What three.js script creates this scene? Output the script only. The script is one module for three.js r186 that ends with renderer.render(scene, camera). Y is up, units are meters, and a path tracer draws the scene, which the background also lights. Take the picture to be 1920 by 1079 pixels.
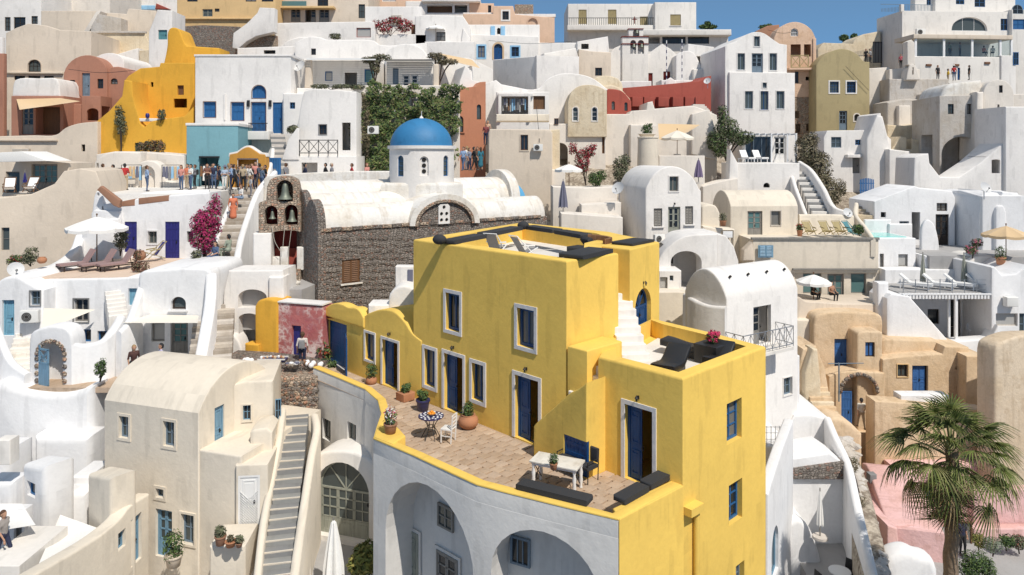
import * as THREE from 'three';
import { mergeGeometries, toCreasedNormals } from 'three/addons/utils/BufferGeometryUtils.js';
import { Brush, Evaluator, SUBTRACTION } from 'three-bvh-csg';

// ---------------------------------------------------------------- camera, sky, sun, exposure
const FPX = 1350, VH = 290;                       // focal length and eye level of the shifted lens, in pixels of a 1920 x 1079 frame
const scene = new THREE.Scene();
const camera = new THREE.PerspectiveCamera(2 * Math.atan(789 / FPX) * 180 / Math.PI, 1920 / 1578, 0.5, 4000);
camera.setViewOffset(1920, 1578, 0, 499, 1920, 1079);
camera.position.set(0, 0, 0);
camera.lookAt(0, 0, -1);
const SUN_AZ = 33 * Math.PI / 180, SUN_EL = 53 * Math.PI / 180;
const sunDir = new THREE.Vector3(Math.sin(SUN_AZ) * Math.cos(SUN_EL), Math.sin(SUN_EL), Math.cos(SUN_AZ) * Math.cos(SUN_EL));
{
  const w = 256, h = 128, data = new Float32Array(w * h * 4), d = new THREE.Vector3();
  for (let j = 0; j < h; j++) for (let i = 0; i < w; i++) {
    const el = ((j + .5) / h - .5) * Math.PI, az = ((i + .5) / w - .5) * 2 * Math.PI;
    d.set(Math.cos(el) * Math.cos(az), Math.sin(el), Math.cos(el) * Math.sin(az));
    const t = Math.pow(Math.max(0, 1 - Math.max(0, d.y)), 5), k = (j * w + i) * 4;
    const glow = Math.pow(Math.max(0, d.dot(sunDir)), 3) * .30;
    data[k] = .13 + .06 * t + glow; data[k + 1] = .22 + .265 * t + glow * .9; data[k + 2] = .36 + .55 * t + glow * .72; data[k + 3] = 1;
  }
  const sky = new THREE.DataTexture(data, w, h, THREE.RGBAFormat, THREE.FloatType);
  sky.mapping = THREE.EquirectangularReflectionMapping; sky.magFilter = THREE.LinearFilter; sky.minFilter = THREE.LinearFilter; sky.needsUpdate = true;
  scene.background = sky; scene.environment = sky;
}
const sun = new THREE.DirectionalLight(new THREE.Color(1, .94, .85), 4.4);
sun.position.copy(sunDir).multiplyScalar(150).add(new THREE.Vector3(0, 0, -50));
sun.target.position.set(0, 0, -50); scene.add(sun, sun.target);
sun.castShadow = true; sun.shadow.mapSize.set(4096, 4096);
Object.assign(sun.shadow.camera, { left: -90, right: 90, top: 90, bottom: -90, near: 1, far: 400 });
const renderer = new THREE.WebGLRenderer({ antialias: true });
renderer.setSize(1024, 575); renderer.shadowMap.enabled = true;
renderer.toneMapping = THREE.LinearToneMapping; renderer.toneMappingExposure = 0.93;

// ---------------------------------------------------------------- random, noise, textures
function rng(a) { return () => { a = (a + 0x6d2b79f5) | 0; let t = Math.imul(a ^ (a >>> 15), 1 | a); t = (t + Math.imul(t ^ (t >>> 7), 61 | t)) ^ t; return ((t ^ (t >>> 14)) >>> 0) / 4294967296; }; }
const hash = (x, y, s) => { let h = Math.imul(x, 374761393) ^ Math.imul(y, 668265263) ^ Math.imul(s, 2246822519); h = Math.imul(h ^ (h >>> 13), 1274126177); return ((h ^ (h >>> 16)) >>> 0) / 4294967296; };
const mod = (a, p) => ((a % p) + p) % p;
function vn(x, y, p, s) {                          // value noise, period p
  const xi = Math.floor(x), yi = Math.floor(y), fx = x - xi, fy = y - yi, ux = fx * fx * (3 - 2 * fx), uy = fy * fy * (3 - 2 * fy);
  const a = hash(mod(xi, p), mod(yi, p), s), b = hash(mod(xi + 1, p), mod(yi, p), s), c = hash(mod(xi, p), mod(yi + 1, p), s), d = hash(mod(xi + 1, p), mod(yi + 1, p), s);
  return a + (b - a) * ux + (c - a) * uy + (a - b - c + d) * ux * uy;
}
function fbm(x, y, p, s, o = 4) { let v = 0, a = .5, n = 0; for (let i = 0; i < o; i++) { v += a * vn(x, y, p, s + i * 17); n += a; x *= 2; y *= 2; p *= 2; a *= .5; } return v / n; }
const smooth = (a, b, x) => { const t = Math.min(1, Math.max(0, (x - a) / (b - a))); return t * t * (3 - 2 * t); };
const toS = (c) => Math.round(255 * Math.min(1, Math.max(0, c <= .0031308 ? c * 12.92 : 1.055 * Math.pow(c, 1 / 2.4) - .055)));
function tex(n, metres, fn, colour = true) {
  const d = new Uint8Array(n * n * 4);
  for (let j = 0; j < n; j++) for (let i = 0; i < n; i++) {
    const c = fn(i / n, j / n), k = (j * n + i) * 4;
    if (colour) { d[k] = toS(c[0]); d[k + 1] = toS(c[1]); d[k + 2] = toS(c[2]); } else { d[k] = d[k + 1] = d[k + 2] = Math.round(255 * Math.min(1, Math.max(0, c))); }
    d[k + 3] = 255;
  }
  const t = new THREE.DataTexture(d, n, n, THREE.RGBAFormat);
  if (colour) t.colorSpace = THREE.SRGBColorSpace;
  t.magFilter = THREE.LinearFilter; t.minFilter = THREE.LinearMipmapLinearFilter; t.generateMipmaps = true;
  t.wrapS = t.wrapT = THREE.RepeatWrapping; t.repeat.set(1 / metres, 1 / metres); t.needsUpdate = true;
  return t;
}
const lerp = (a, b, t) => a + (b - a) * t;
const mix3 = (a, b, t) => [lerp(a[0], b[0], t), lerp(a[1], b[1], t), lerp(a[2], b[2], t)];
const tPlaster = tex(512, 6.3, (x, y) => { const m = fbm(x * 5, y * 5, 5, 3, 5), g = fbm(x * 60, y * 60, 60, 9, 2), st = smooth(.58, .75, fbm(x * 22, y * 4, 1 << 20, 21, 3)) * .05; const k = .92 + .16 * (m - .5) + .07 * (g - .5) - st * 1.7; return [k, k * .995, k * .985]; });
const tPlasterB = tex(512, 5.1, (x, y) => .5 * fbm(x * 6, y * 6, 6, 41, 4) + .35 * fbm(x * 24, y * 24, 24, 45, 3) + .15 * fbm(x * 90, y * 90, 90, 47, 2), false);
const tOld = tex(1024, 7.7, (x, y) => {             // weathered lime render: patches, stains, runs
  const a = fbm(x * 5, y * 5, 5, 103, 5), b = fbm(x * 18, y * 18, 18, 107, 4), run = fbm(x * 40, y * 5, 1 << 20, 109, 3), g = fbm(x * 110, y * 110, 110, 111, 2);
  let c = [.9, .89, .87]; c = mix3(c, [.76, .69, .58], smooth(.42, .72, a) * .5); c = mix3(c, [.62, .54, .44], smooth(.58, .78, b) * .4); c = mix3(c, [.62, .57, .51], smooth(.56, .76, run) * .4);
  const k = .94 + .14 * (g - .5); return [c[0] * k, c[1] * k, c[2] * k];
});
function voronoi(x, y, n, s, sx = 1) {              // periodic cells: nearest, second nearest, id
  const px = x * n, py = y * n * sx, P = Math.round(n * sx), xi = Math.floor(px), yi = Math.floor(py); let d1 = 9, d2 = 9, id = 0;
  for (let j = -1; j < 2; j++) for (let i = -1; i < 2; i++) {
    const cx = mod(xi + i, n), cy = mod(yi + j, P), qx = xi + i + .15 + .7 * hash(cx, cy, s), qy = yi + j + .15 + .7 * hash(cx, cy, s + 1), d = Math.hypot(qx - px, qy - py);
    if (d < d1) { d2 = d1; d1 = d; id = cx * 131 + cy; } else if (d < d2) d2 = d;
  }
  return [d1, d2, id];
}
const stoneCell = (x, y) => { const wx = x + .022 * (fbm(x * 30, y * 30, 30, 7, 3) - .5), wy = y + .022 * (fbm(x * 30, y * 30, 30, 8, 2) - .5); return voronoi(wx, wy, 26, 71, 1.5); };
const tStone = tex(1024, 4.4, (x, y) => {
  const [a, b, id] = stoneCell(x, y), t = hash(id, 1, 5), u = hash(id, 2, 5), g = fbm(x * 70, y * 70, 70, 13, 3);
  const st = mix3(mix3([.16, .135, .12], [.30, .26, .23], t), [.27, .15, .11], u > .8 ? .7 : 0), mo = [.27, .24, .205];
  const c = mix3(mo, st, smooth(.02, .22, b - a)), k = .45 + 1.1 * g; return [c[0] * k, c[1] * k, c[2] * k];
});
const tStoneB = tex(1024, 4.4, (x, y) => { const [a, b, id] = stoneCell(x, y); return smooth(.02, .3, b - a) * (.55 + .3 * hash(id, 3, 5)) + .25 * fbm(x * 60, y * 60, 60, 15, 3); }, false);
const tRose = tex(512, 3.1, (x, y) => { const a = fbm(x * 4, y * 4, 4, 603, 5), b = fbm(x * 22, y * 22, 22, 607, 4); let c = mix3([.40, .125, .12], [.68, .56, .52], smooth(.42, .62, a * .6 + b * .4)); c = mix3(c, [.34, .06, .08], smooth(.56, .7, b) * .7); return c; });
const tEarth = tex(512, 5.3, (x, y) => { const g = fbm(x * 9, y * 9, 9, 301, 6), s = fbm(x * 50, y * 50, 50, 305, 3); const c = mix3([.20, .16, .12], [.46, .40, .32], smooth(.3, .7, g * .5 + s * .5)); return c; });
const tEarthB = tex(512, 5.3, (x, y) => fbm(x * 12, y * 12, 12, 307, 5), false);
const tWood = tex(256, 1.1, (x, y) => { const g = fbm(x * 60, y * 3, 1 << 20, 401, 4), k = .72 + .5 * (g - .5); return [k, k, k]; });
const tCloth = tex(256, .5, (x, y) => { const k = .9 + .1 * Math.sin(x * 200) * Math.sin(y * 200) + .1 * (fbm(x * 8, y * 8, 8, 501, 3) - .5); return [k, k, k]; });

// ---------------------------------------------------------------- materials (linear base colours)
const lin = (r, g, b) => new THREE.Color().setRGB(r, g, b);
const mat = (r, g, b, o = {}) => new THREE.MeshStandardMaterial({ color: lin(r, g, b), roughness: .85, ...o });
const plaster = (r, g, b, o = {}) => mat(r, g, b, { map: tPlaster, bumpMap: tPlasterB, bumpScale: .02, roughness: .92, side: THREE.DoubleSide, ...o });
const old = (r, g, b, o = {}) => mat(r, g, b, { map: tOld, bumpMap: tPlasterB, bumpScale: .05, roughness: .95, side: THREE.DoubleSide, ...o });
const M = {
  white: plaster(.83, .80, .77), cool: plaster(.83, .825, .83), white2: plaster(.80, .765, .72), warm: plaster(.78, .72, .65), cream: plaster(.78, .70, .585), cream2: plaster(.74, .66, .55), beige: plaster(.71, .61, .50), beige2: plaster(.60, .50, .40),
  greige: plaster(.60, .55, .50), grey: plaster(.50, .48, .47), sand: plaster(.64, .47, .30), tan: old(.78, .60, .41), tan2: old(.76, .63, .48), olive: plaster(.42, .345, .19), yellow: plaster(.88, .59, .125, { bumpScale: .015 }),
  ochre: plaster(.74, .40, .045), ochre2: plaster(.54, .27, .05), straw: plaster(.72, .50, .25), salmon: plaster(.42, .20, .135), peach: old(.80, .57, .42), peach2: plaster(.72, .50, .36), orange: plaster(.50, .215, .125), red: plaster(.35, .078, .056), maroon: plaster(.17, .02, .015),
  teal: plaster(.20, .40, .46), pink: old(.84, .545, .535), rosered: plaster(.46, .10, .11), oldwhite: old(.88, .86, .83), oldcream: old(.80, .69, .52), oldgrey: old(.62, .58, .54), roseold: mat(1, 1, 1, { map: tRose, bumpMap: tPlasterB, bumpScale: .05, side: THREE.DoubleSide }), podium: plaster(.70, .68, .65), skyblue: plaster(.30, .55, .78), dome: plaster(.035, .205, .43, { roughness: .6 }),
  domefade: plaster(.10, .36, .62), stone: mat(1, 1, 1, { map: tStone, bumpMap: tStoneB, bumpScale: .12, roughness: .95, side: THREE.DoubleSide }), stonelight: mat(1.7, 1.55, 1.35, { map: tStone, bumpMap: tStoneB, bumpScale: .12, roughness: .95, side: THREE.DoubleSide }),
  grey2: plaster(.29, .29, .28), step: old(.40, .36, .32), stepgrey: plaster(.24, .24, .24), flag: old(.56, .43, .325), flag2: old(.51, .385, .285), flag3: old(.62, .485, .37), earth: mat(1, 1, 1, { map: tEarth, bumpMap: tEarthB, bumpScale: .25, roughness: 1, side: THREE.DoubleSide }), floorw: plaster(.78, .75, .71), floorg: plaster(.40, .39, .385), floorp: plaster(.72, .56, .44),
  blue3: mat(.06, .19, .50, { roughness: .5, map: tWood }), clear: new THREE.MeshPhysicalMaterial({ color: lin(.8, .85, .85), roughness: .02, transmission: 1, thickness: 0 }), blue: mat(.008, .085, .27, { roughness: .45, map: tWood }), blue2: mat(.03, .16, .40, { roughness: .5, map: tWood }), cobalt: mat(.035, .035, .24, { roughness: .5, map: tWood }), pale: mat(.23, .42, .58, { roughness: .55, map: tWood }), sky2: mat(.25, .52, .68, { roughness: .55, map: tWood }), greyblue: mat(.22, .30, .38, { roughness: .55, map: tWood }),
  sage: mat(.42, .43, .36, { roughness: .6, map: tWood }), wood: mat(.20, .095, .04, { roughness: .65, map: tWood }), darkwood: mat(.05, .032, .022, { roughness: .7, map: tWood }), greywood: mat(.32, .30, .27, { roughness: .7, map: tWood }), aqua: mat(.14, .36, .40, { roughness: .4, map: tWood }), whitewood: mat(.78, .77, .75, { roughness: .5 }), straww: mat(.50, .40, .19, { roughness: .7, map: tWood }), green: mat(.02, .07, .05, { roughness: .6 }),
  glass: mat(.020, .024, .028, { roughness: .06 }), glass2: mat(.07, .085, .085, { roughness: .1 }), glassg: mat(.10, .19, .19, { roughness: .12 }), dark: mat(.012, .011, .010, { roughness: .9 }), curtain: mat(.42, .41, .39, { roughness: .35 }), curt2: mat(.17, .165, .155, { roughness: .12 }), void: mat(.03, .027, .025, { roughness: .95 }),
  iron: mat(.03, .03, .032, { roughness: .55, metalness: .4 }), steel: mat(.42, .43, .44, { roughness: .35, metalness: .8 }), rust: mat(.18, .09, .05, { roughness: .9 }), plastic: mat(.74, .73, .70, { roughness: .5 }), whitemetal: mat(.72, .73, .74, { roughness: .5 }),
  canvas: mat(.90, .88, .84, { roughness: .9, map: tCloth, side: THREE.DoubleSide }), canvasT: new THREE.MeshPhysicalMaterial({ color: lin(.86, .80, .69), roughness: 1, transmission: .25, thickness: 0, side: THREE.DoubleSide }), sandcloth: new THREE.MeshPhysicalMaterial({ color: lin(.72, .52, .30), roughness: 1, transmission: .2, thickness: 0, side: THREE.DoubleSide }), mauve: mat(.36, .24, .23, { roughness: .9, map: tCloth }), charcoal: mat(.035, .036, .04, { roughness: .85, map: tCloth }), blackpvc: mat(.018, .018, .019, { roughness: .5 }), greycloth: mat(.26, .26, .27, { roughness: .9, map: tCloth }), bluegrey: mat(.16, .165, .23, { roughness: .9, map: tCloth }), purplecloth: mat(.17, .13, .22, { roughness: .9 }),
  terra: mat(.46, .21, .11, { roughness: .85, map: tPlaster }), terra2: mat(.36, .19, .12, { roughness: .9, map: tPlaster }), navy: mat(.03, .03, .10, { roughness: .4 }), bronze: mat(.19, .21, .17, { roughness: .55, metalness: .5 }), wicker: mat(.30, .15, .07, { roughness: .9, map: tWood }), rope: mat(.6, .56, .48), soil: mat(.05, .035, .025),
  marble: old(.82, .79, .73, { bumpScale: .005 }), water: new THREE.MeshPhysicalMaterial({ color: lin(.22, .66, .60), roughness: .05 }), orangefruit: mat(.80, .30, .02, { roughness: .5 }), white0: mat(.80, .80, .80),
};

// ---------------------------------------------------------------- scene helpers
const counts = {};
function numbered(n) { const c = (counts[n] = (counts[n] ?? -1) + 1); return c ? n + '_' + String(c).padStart(3, '0') : n; }
const labels = new Map();
function tagObj(o, label, category, group, kind) {
  if (kind) o.userData.kind = kind;
  if (label) { o.userData.label = label; if (labels.has(label) && labels.get(label) !== group) console.log('label twice: ' + label); labels.set(label, group ?? null); }
  if (category) o.userData.category = category;
  if (group) o.userData.group = group;
}
function mesh(name, g, m, parent = scene) {
  const o = new THREE.Mesh(g, m); o.name = parent === scene ? numbered(name) : name; o.castShadow = o.receiveShadow = true; parent.add(o); return o;
}
function thing(name, label, category, pos = [0, 0, 0], turn = 0, group) {
  const o = new THREE.Group(); o.name = numbered(name); scene.add(o); o.position.set(...pos); o.rotation.y = turn; tagObj(o, label, category, group); return o;
}
const P = (u, v, d) => new THREE.Vector3((u - 960) / FPX * d, -(v - VH) / FPX * d, -d);
const onY = (u, v, y) => P(u, v, -y * FPX / (v - VH));                    // the point at height y seen at (u, v)
const V2 = (x, y) => new THREE.Vector2(x, y), V3 = (x, y, z) => new THREE.Vector3(x, y, z);
function box(w, h, d, x = 0, y = 0, z = 0) { const g = new THREE.BoxGeometry(w, h, d); g.translate(x, y, z); return g; }
function clean(g) { g = g.index ? g.toNonIndexed() : g; for (const k of Object.keys(g.attributes)) if (k !== 'position' && k !== 'normal') g.deleteAttribute(k); return g; }
function merge(list) { return mergeGeometries(list.map((g) => clean(g)), false); }
let uvSeed = 1;
function boxUV(g, ox, oy) {
  if (g.index) g = g.toNonIndexed();
  if (!g.attributes.normal) g.computeVertexNormals();
  const p = g.attributes.position, uv = new Float32Array(p.count * 2), a = V3(), b = V3(), c = V3(), n = V3();
  if (ox === undefined) { uvSeed++; ox = hash(uvSeed, 1, 3) * 40; oy = hash(uvSeed, 2, 3) * 40; }
  for (let i = 0; i < p.count; i += 3) {
    a.fromBufferAttribute(p, i); b.fromBufferAttribute(p, i + 1); c.fromBufferAttribute(p, i + 2); n.copy(b).sub(a).cross(c.clone().sub(a)).normalize();
    const ax = Math.abs(n.x), ay = Math.abs(n.y), az = Math.abs(n.z);
    [a, b, c].forEach((q, k) => { const j = (i + k) * 2; if (ay > .72) { uv[j] = q.x; uv[j + 1] = q.z; } else if (ax > az) { uv[j] = q.z; uv[j + 1] = q.y; } else { uv[j] = q.x; uv[j + 1] = q.y; } uv[j] += ox; uv[j + 1] += oy; });
  }
  g.setAttribute('uv', new THREE.BufferAttribute(uv, 2)); return g;
}
const crease = (g, a = .7) => toCreasedNormals(clean(g), a);
function beam(a, b, r, r2 = r, seg = 6) {               // a round bar between two points
  const d = V3().subVectors(b, a), g = new THREE.CylinderGeometry(r2, r, d.length(), seg, 1); g.translate(0, d.length() / 2, 0);
  g.applyQuaternion(new THREE.Quaternion().setFromUnitVectors(V3(0, 1, 0), d.normalize())); g.translate(a.x, a.y, a.z); return g;
}
function slatBar(a, b, w, t) {                          // a flat bar between two points
  const d = V3().subVectors(b, a), L = d.length(), g = box(w, L, t, 0, L / 2, 0);
  g.applyQuaternion(new THREE.Quaternion().setFromUnitVectors(V3(0, 1, 0), d.normalize())); g.translate(a.x, a.y, a.z); return g;
}
function tube(pts, r, seg = 6, n) { const c = new THREE.CatmullRomCurve3(pts); return new THREE.TubeGeometry(c, n ?? pts.length * 5, r, seg, false); }

// ground height under the town, by depth; the right flank falls lower
const GL = [[0, -22], [12, -20.5], [24, -18.2], [31, -17.5], [36, -13.5], [41, -9], [46, -6], [54, -4], [62, -1], [72, 2], [82, 6], [92, 10], [106, 14], [125, 16.5], [180, 14], [400, -30]];
const GR = [[0, -26], [12, -25], [30, -23], [42, -19], [47, -16.5], [52, -12], [58, -8.5], [64, -5], [72, -1.5], [80, 2], [90, 7], [106, 13], [125, 16], [180, 13], [400, -30]];
const tab = (T, d) => { for (let i = 1; i < T.length; i++) if (d <= T[i][0]) return lerp(T[i - 1][1], T[i][1], (d - T[i - 1][0]) / (T[i][0] - T[i - 1][0])); return T[T.length - 1][1]; };
const ground = (x, d) => { const u = 960 + x * FPX / Math.max(d, 8); return lerp(tab(GL, d), tab(GR, d), smooth(1180, 1480, u)); };

// ---------------------------------------------------------------- faces: upright planes on which walls and openings are laid out
class Face {
  constructor(ax, az, ex, ez) { this.ax = ax; this.az = az; this.ex = ex; this.ez = ez; this.M = new THREE.Matrix4().makeBasis(V3(ex, 0, ez), V3(0, 1, 0), V3(-ez, 0, ex)).setPosition(ax, 0, az); this.turn = Math.atan2(-ez, ex); }
  at(u, v) { const k = (u - 960) / FPX, s = (-k * this.az - this.ax) / (this.ex + k * this.ez), t = -(this.az + s * this.ez); return [s, -(v - VH) / FPX * t, t]; }
  off(z) { return new Face(this.ax - this.ez * z, this.az + this.ex * z, this.ex, this.ez); }
  pt(s, y, z = 0) { return V3(s, y, z).applyMatrix4(this.M); }
  s(x, z) { return (x - this.ax) * this.ex + (z - this.az) * this.ez; }
}
const F2 = (u0, d0, u1, d1) => { const a = P(u0, VH, d0), b = P(u1, VH, d1), L = Math.hypot(b.x - a.x, b.z - a.z); return new Face(a.x, a.z, (b.x - a.x) / L, (b.z - a.z) / L); };
const FX = (x0, d0, x1, d1) => { const L = Math.hypot(x1 - x0, d1 - d0); return new Face(x0, -d0, (x1 - x0) / L, -(d1 - d0) / L); };
const FR = (d, yaw = 0, u = 960) => { const a = P(u, VH, d), y = yaw * Math.PI / 180; return new Face(a.x, a.z, Math.cos(y), -Math.sin(y)); };
const arc = (u0, v0, u1, v1, rise, n = 12) => { const o = []; for (let i = 0; i <= n; i++) { const t = Math.PI * i / n, k = (1 - Math.cos(t)) / 2; o.push([lerp(u0, u1, k), lerp(v0, v1, k) - rise * Math.sin(t)]); } return o; };
const spline = (pts, n = 4) => { const c = new THREE.CatmullRomCurve3(pts.map(([a, b]) => V3(a, b, 0)), false, 'centripetal'); return c.getPoints((pts.length - 1) * n).map((p) => [p.x, p.y]); };

function outline(w, h, arch = 0, i = 0, ib = i) {       // opening outline, arch = rise / half width
  const o = [V2(-w / 2 + i, ib), V2(w / 2 - i, ib)];
  if (!arch) o.push(V2(w / 2 - i, h - i), V2(-w / 2 + i, h - i));
  else { const r = w / 2 - i, ry = Math.max(.02, w / 2 * arch - i), cy = h - w / 2 * arch; for (let k = 0; k <= 14; k++) { const t = Math.PI * k / 14; o.push(V2(r * Math.cos(t), cy + ry * Math.sin(t))); } }
  return o;
}
function sheet(pts, t, holes = []) { const s = new THREE.Shape(pts); for (const h of holes) s.holes.push(new THREE.Path(h)); return new THREE.ExtrudeGeometry(s, { depth: t, bevelEnabled: false }); }
function prism(pts, depth, b) {                         // outline pushed back from z = 0 with rounded edges
  const s = new THREE.Shape(pts);
  const g = b > 0 ? new THREE.ExtrudeGeometry(s, { depth: depth - 2 * b, bevelEnabled: true, bevelThickness: b, bevelSize: b, bevelOffset: -b, bevelSegments: 3, curveSegments: 4 }) : new THREE.ExtrudeGeometry(s, { depth, bevelEnabled: false });
  g.translate(0, 0, -depth + (b > 0 ? b : 0)); return g;
}
const ev = new Evaluator(); ev.useGroups = false; ev.attributes = ['position', 'normal'];
function carve(g, cutters) {
  if (!cutters.length) return g;
  let a = new Brush(clean(g));
  const plain = cutters.filter((c) => !c.userData.deep), deep = cutters.filter((c) => c.userData.deep);
  const sets = deep.map((c) => [c]); if (plain.length) sets.unshift(plain);
  for (const set of sets) { const b = new Brush(merge(set)); a.updateMatrixWorld(); b.updateMatrixWorld(); const r = ev.evaluate(a, b, SUBTRACTION); const q = clean(r.geometry.clone()); a = new Brush(q); }
  return a.geometry;
}

function planGeo(sh, y0, y1, b) {
  const g = b > 0 ? new THREE.ExtrudeGeometry(new THREE.Shape(sh), { depth: y1 - y0 - 2 * b, bevelEnabled: true, bevelThickness: b, bevelSize: b, bevelOffset: -b, bevelSegments: 3 }) : new THREE.ExtrudeGeometry(new THREE.Shape(sh), { depth: y1 - y0, bevelEnabled: false });
  g.translate(0, 0, b); g.rotateX(-Math.PI / 2); g.translate(0, y0, 0); return g;
}
class House {
  constructor(name, label, category, face, opt = {}) {
    this.f = face; this.bodies = []; this.subs = [];
    const [u, d] = opt.at ?? [null, null];
    this.base = opt.base ?? -999; this.o = new THREE.Group(); this.o.name = numbered(name); tagObj(this.o, label, category, opt.group); this.opt = opt; this.name = name;
  }
  floorAt(f, s0, s1, depth) { let y = 99; for (const s of [s0, s1]) for (const z of [0, -depth]) { const p = f.pt(s, 0, z); y = Math.min(y, ground(p.x, -p.z)); } return y - .6; }
  // b: a mass. spec: [u0, v0, u1, v1?] or { top: [[u, v] ...] } or { poly: [[u, v] ...] }
  b(m, spec, depth = 5, o = {}) {
    const f = (o.face ?? this.f).off(o.z ?? 0), bev = o.bevel ?? .1; let pts;
    if (Array.isArray(spec)) { const [u0, v0, u1, v1] = spec, um = (u0 + u1) / 2, s0 = f.at(u0, v0)[0], s1 = f.at(u1, v0)[0], yt = f.at(um, v0)[1], yb = v1 === undefined ? this.floorAt(f, s0, s1, depth) : f.at(um, v1)[1]; pts = [V2(s0, yb), V2(s1, yb), V2(s1, yt), V2(s0, yt)]; }
    else if (spec.top) { const t = spec.top.map(([u, v]) => f.at(u, v)), s0 = t[0][0], s1 = t[t.length - 1][0], yb = spec.vb !== undefined ? f.at((spec.top[0][0] + spec.top.at(-1)[0]) / 2, spec.vb)[1] : this.floorAt(f, s0, s1, depth); pts = [V2(s0, yb), V2(s1, yb), ...t.reverse().map(([s, y]) => V2(s, y))]; }
    else pts = spec.poly.map(([u, v]) => { const q = f.at(u, v); return V2(q[0], q[1]); });
    if (THREE.ShapeUtils.area(pts) < 0) pts.reverse();
    const g = crease(prism(pts, depth, bev), o.crease ?? .75);
    this.add(o.name ?? 'wall', g, m, f, pts); this.cur.depth = depth; return this;
  }
  // vx: a barrel vault whose axis runs along the face; vs = springing, rise in metres
  vx(m, u0, u1, vs, depth, rise, o = {}) {
    const f = (o.face ?? this.f).off(o.z ?? 0), um = (u0 + u1) / 2, s0 = f.at(u0, vs)[0], s1 = f.at(u1, vs)[0], ys = f.at(um, vs)[1], yb = o.vb !== undefined ? f.at(um, o.vb)[1] : this.floorAt(f, s0, s1, depth);
    const pts = [V2(0, yb), V2(0, ys)]; const n = 16; const sa = .5, ca = Math.cos(sa), s0a = Math.sin(sa); for (let i = 1; i < n; i++) { const t = sa + (Math.PI - 2 * sa) * i / n; pts.push(V2(depth * (1 - Math.cos(t) / ca) / 2, ys + rise * (Math.sin(t) - s0a) / (1 - s0a))); } pts.push(V2(depth, ys), V2(depth, yb));
    const L = s1 - s0, g = prism(pts.reverse(), L, o.bevel ?? .08); g.rotateY(Math.PI / 2);   // x -> -z, z -> x
    g.translate(s1, 0, 0);
    this.add(o.name ?? 'wall', crease(g, .5), m, f, null); this.cur.depth = depth; return this;
  }
  // plan: a mass from a plan outline [[x, depth] ...] between two heights
  plan(m, pts, y0, y1, o = {}) {
    const f = o.face ?? this.f, b = o.bevel ?? .08, sh = pts.map(([x, d]) => V2(x, d)); if (THREE.ShapeUtils.area(sh) < 0) sh.reverse();
    const g = planGeo(sh, y0, y1, b); g.applyMatrix4(new THREE.Matrix4().copy(f.M).invert());
    return this.add(o.name ?? 'wall', crease(g, .75), m, f, null);
  }
  // hollow: cut a plan outline down from the top of the mass last built
  hollow(pts, y0, y1) { const sh = pts.map(([x, d]) => V2(x, d)); if (THREE.ShapeUtils.area(sh) < 0) sh.reverse(); const g = clean(planGeo(sh, y0, y1, 0)); g.applyMatrix4(new THREE.Matrix4().copy(this.cur.f.M).invert()); g.userData.deep = 1; this.cur.cut.push(g); return this; }
  add(name, g, m, f, pts) { const b = { name, g, m, f, pts, cut: [] }; this.bodies.push(b); this.cur = b; if (this.base === -999) { g.computeBoundingBox(); this.base = g.boundingBox.min.y; this.f0 = f; } return this; }
  sel(f) { this.cur = { ...this.cur, f }; return this; }
  loc(f) { return new THREE.Matrix4().makeTranslation(0, -this.base, 0).multiply(new THREE.Matrix4().copy(this.f0.M).invert()).multiply(f.M); }
  put(name, g, m, f, parent, uv = true) { g = clean(g); g.applyMatrix4(this.loc(f)); if (uv) g = boxUV(g); return mesh(name, g, m, parent ?? this.o); }
  // w: an opening in the mass last built, in pixels of its face
  w(u0, v0, u1, v1, st = {}) {
    const B = this.cur, f = st.face ?? B.f, um = (u0 + u1) / 2, vm = (v0 + v1) / 2;
    const xa = f.at(u0, vm)[0], xb = f.at(u1, vm)[0], y1 = f.at(um, v0)[1], y0 = st.y0 ?? f.at(um, v1)[1], w = xb - xa, h = y1 - y0, cx = (xa + xb) / 2;
    return this.open(B, f, cx, y0, w, h, st);
  }
  open(B, f, cx, y0, w, h, st) {
    const rev = st.rev ?? .2, arch = st.arch ?? 0, T = (g, z = 0) => { g.translate(cx, y0, z); return g; };
    if (st.ajar !== undefined) st = { ...st, rev: st.rev ?? .2 }; const cutter = T(sheet(outline(w, h, arch), rev + .3), -rev); if (st.deep) cutter.userData.deep = 1; if (!st.nocut) { const q = clean(cutter); if (f !== B.f) q.applyMatrix4(new THREE.Matrix4().copy(B.f.M).invert().multiply(f.M)); if (st.deep) q.userData.deep = 1; B.cut.push(q); }
    if (st.void && (!st.vm || st.room) || st.ajar !== undefined) { const room = Math.min(2.4, (B.depth ?? 4) - rev - .35); if (room > .3) { const q = clean(box(w + .7, h + .25, room, cx, y0 + h / 2 + .1, -rev - room / 2 + .01)); if (f !== B.f) q.applyMatrix4(new THREE.Matrix4().copy(B.f.M).invert().multiply(f.M)); q.userData.deep = 1; B.cut.push(q); } }
    const name = st.name ?? (st.door || st.plank || st.gdoor ? 'door' : 'window'), z0 = -rev + .015, fw = st.fw ?? Math.min(.07, w * .1), fm = st.fr ?? M.blue; let part = null;
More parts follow.
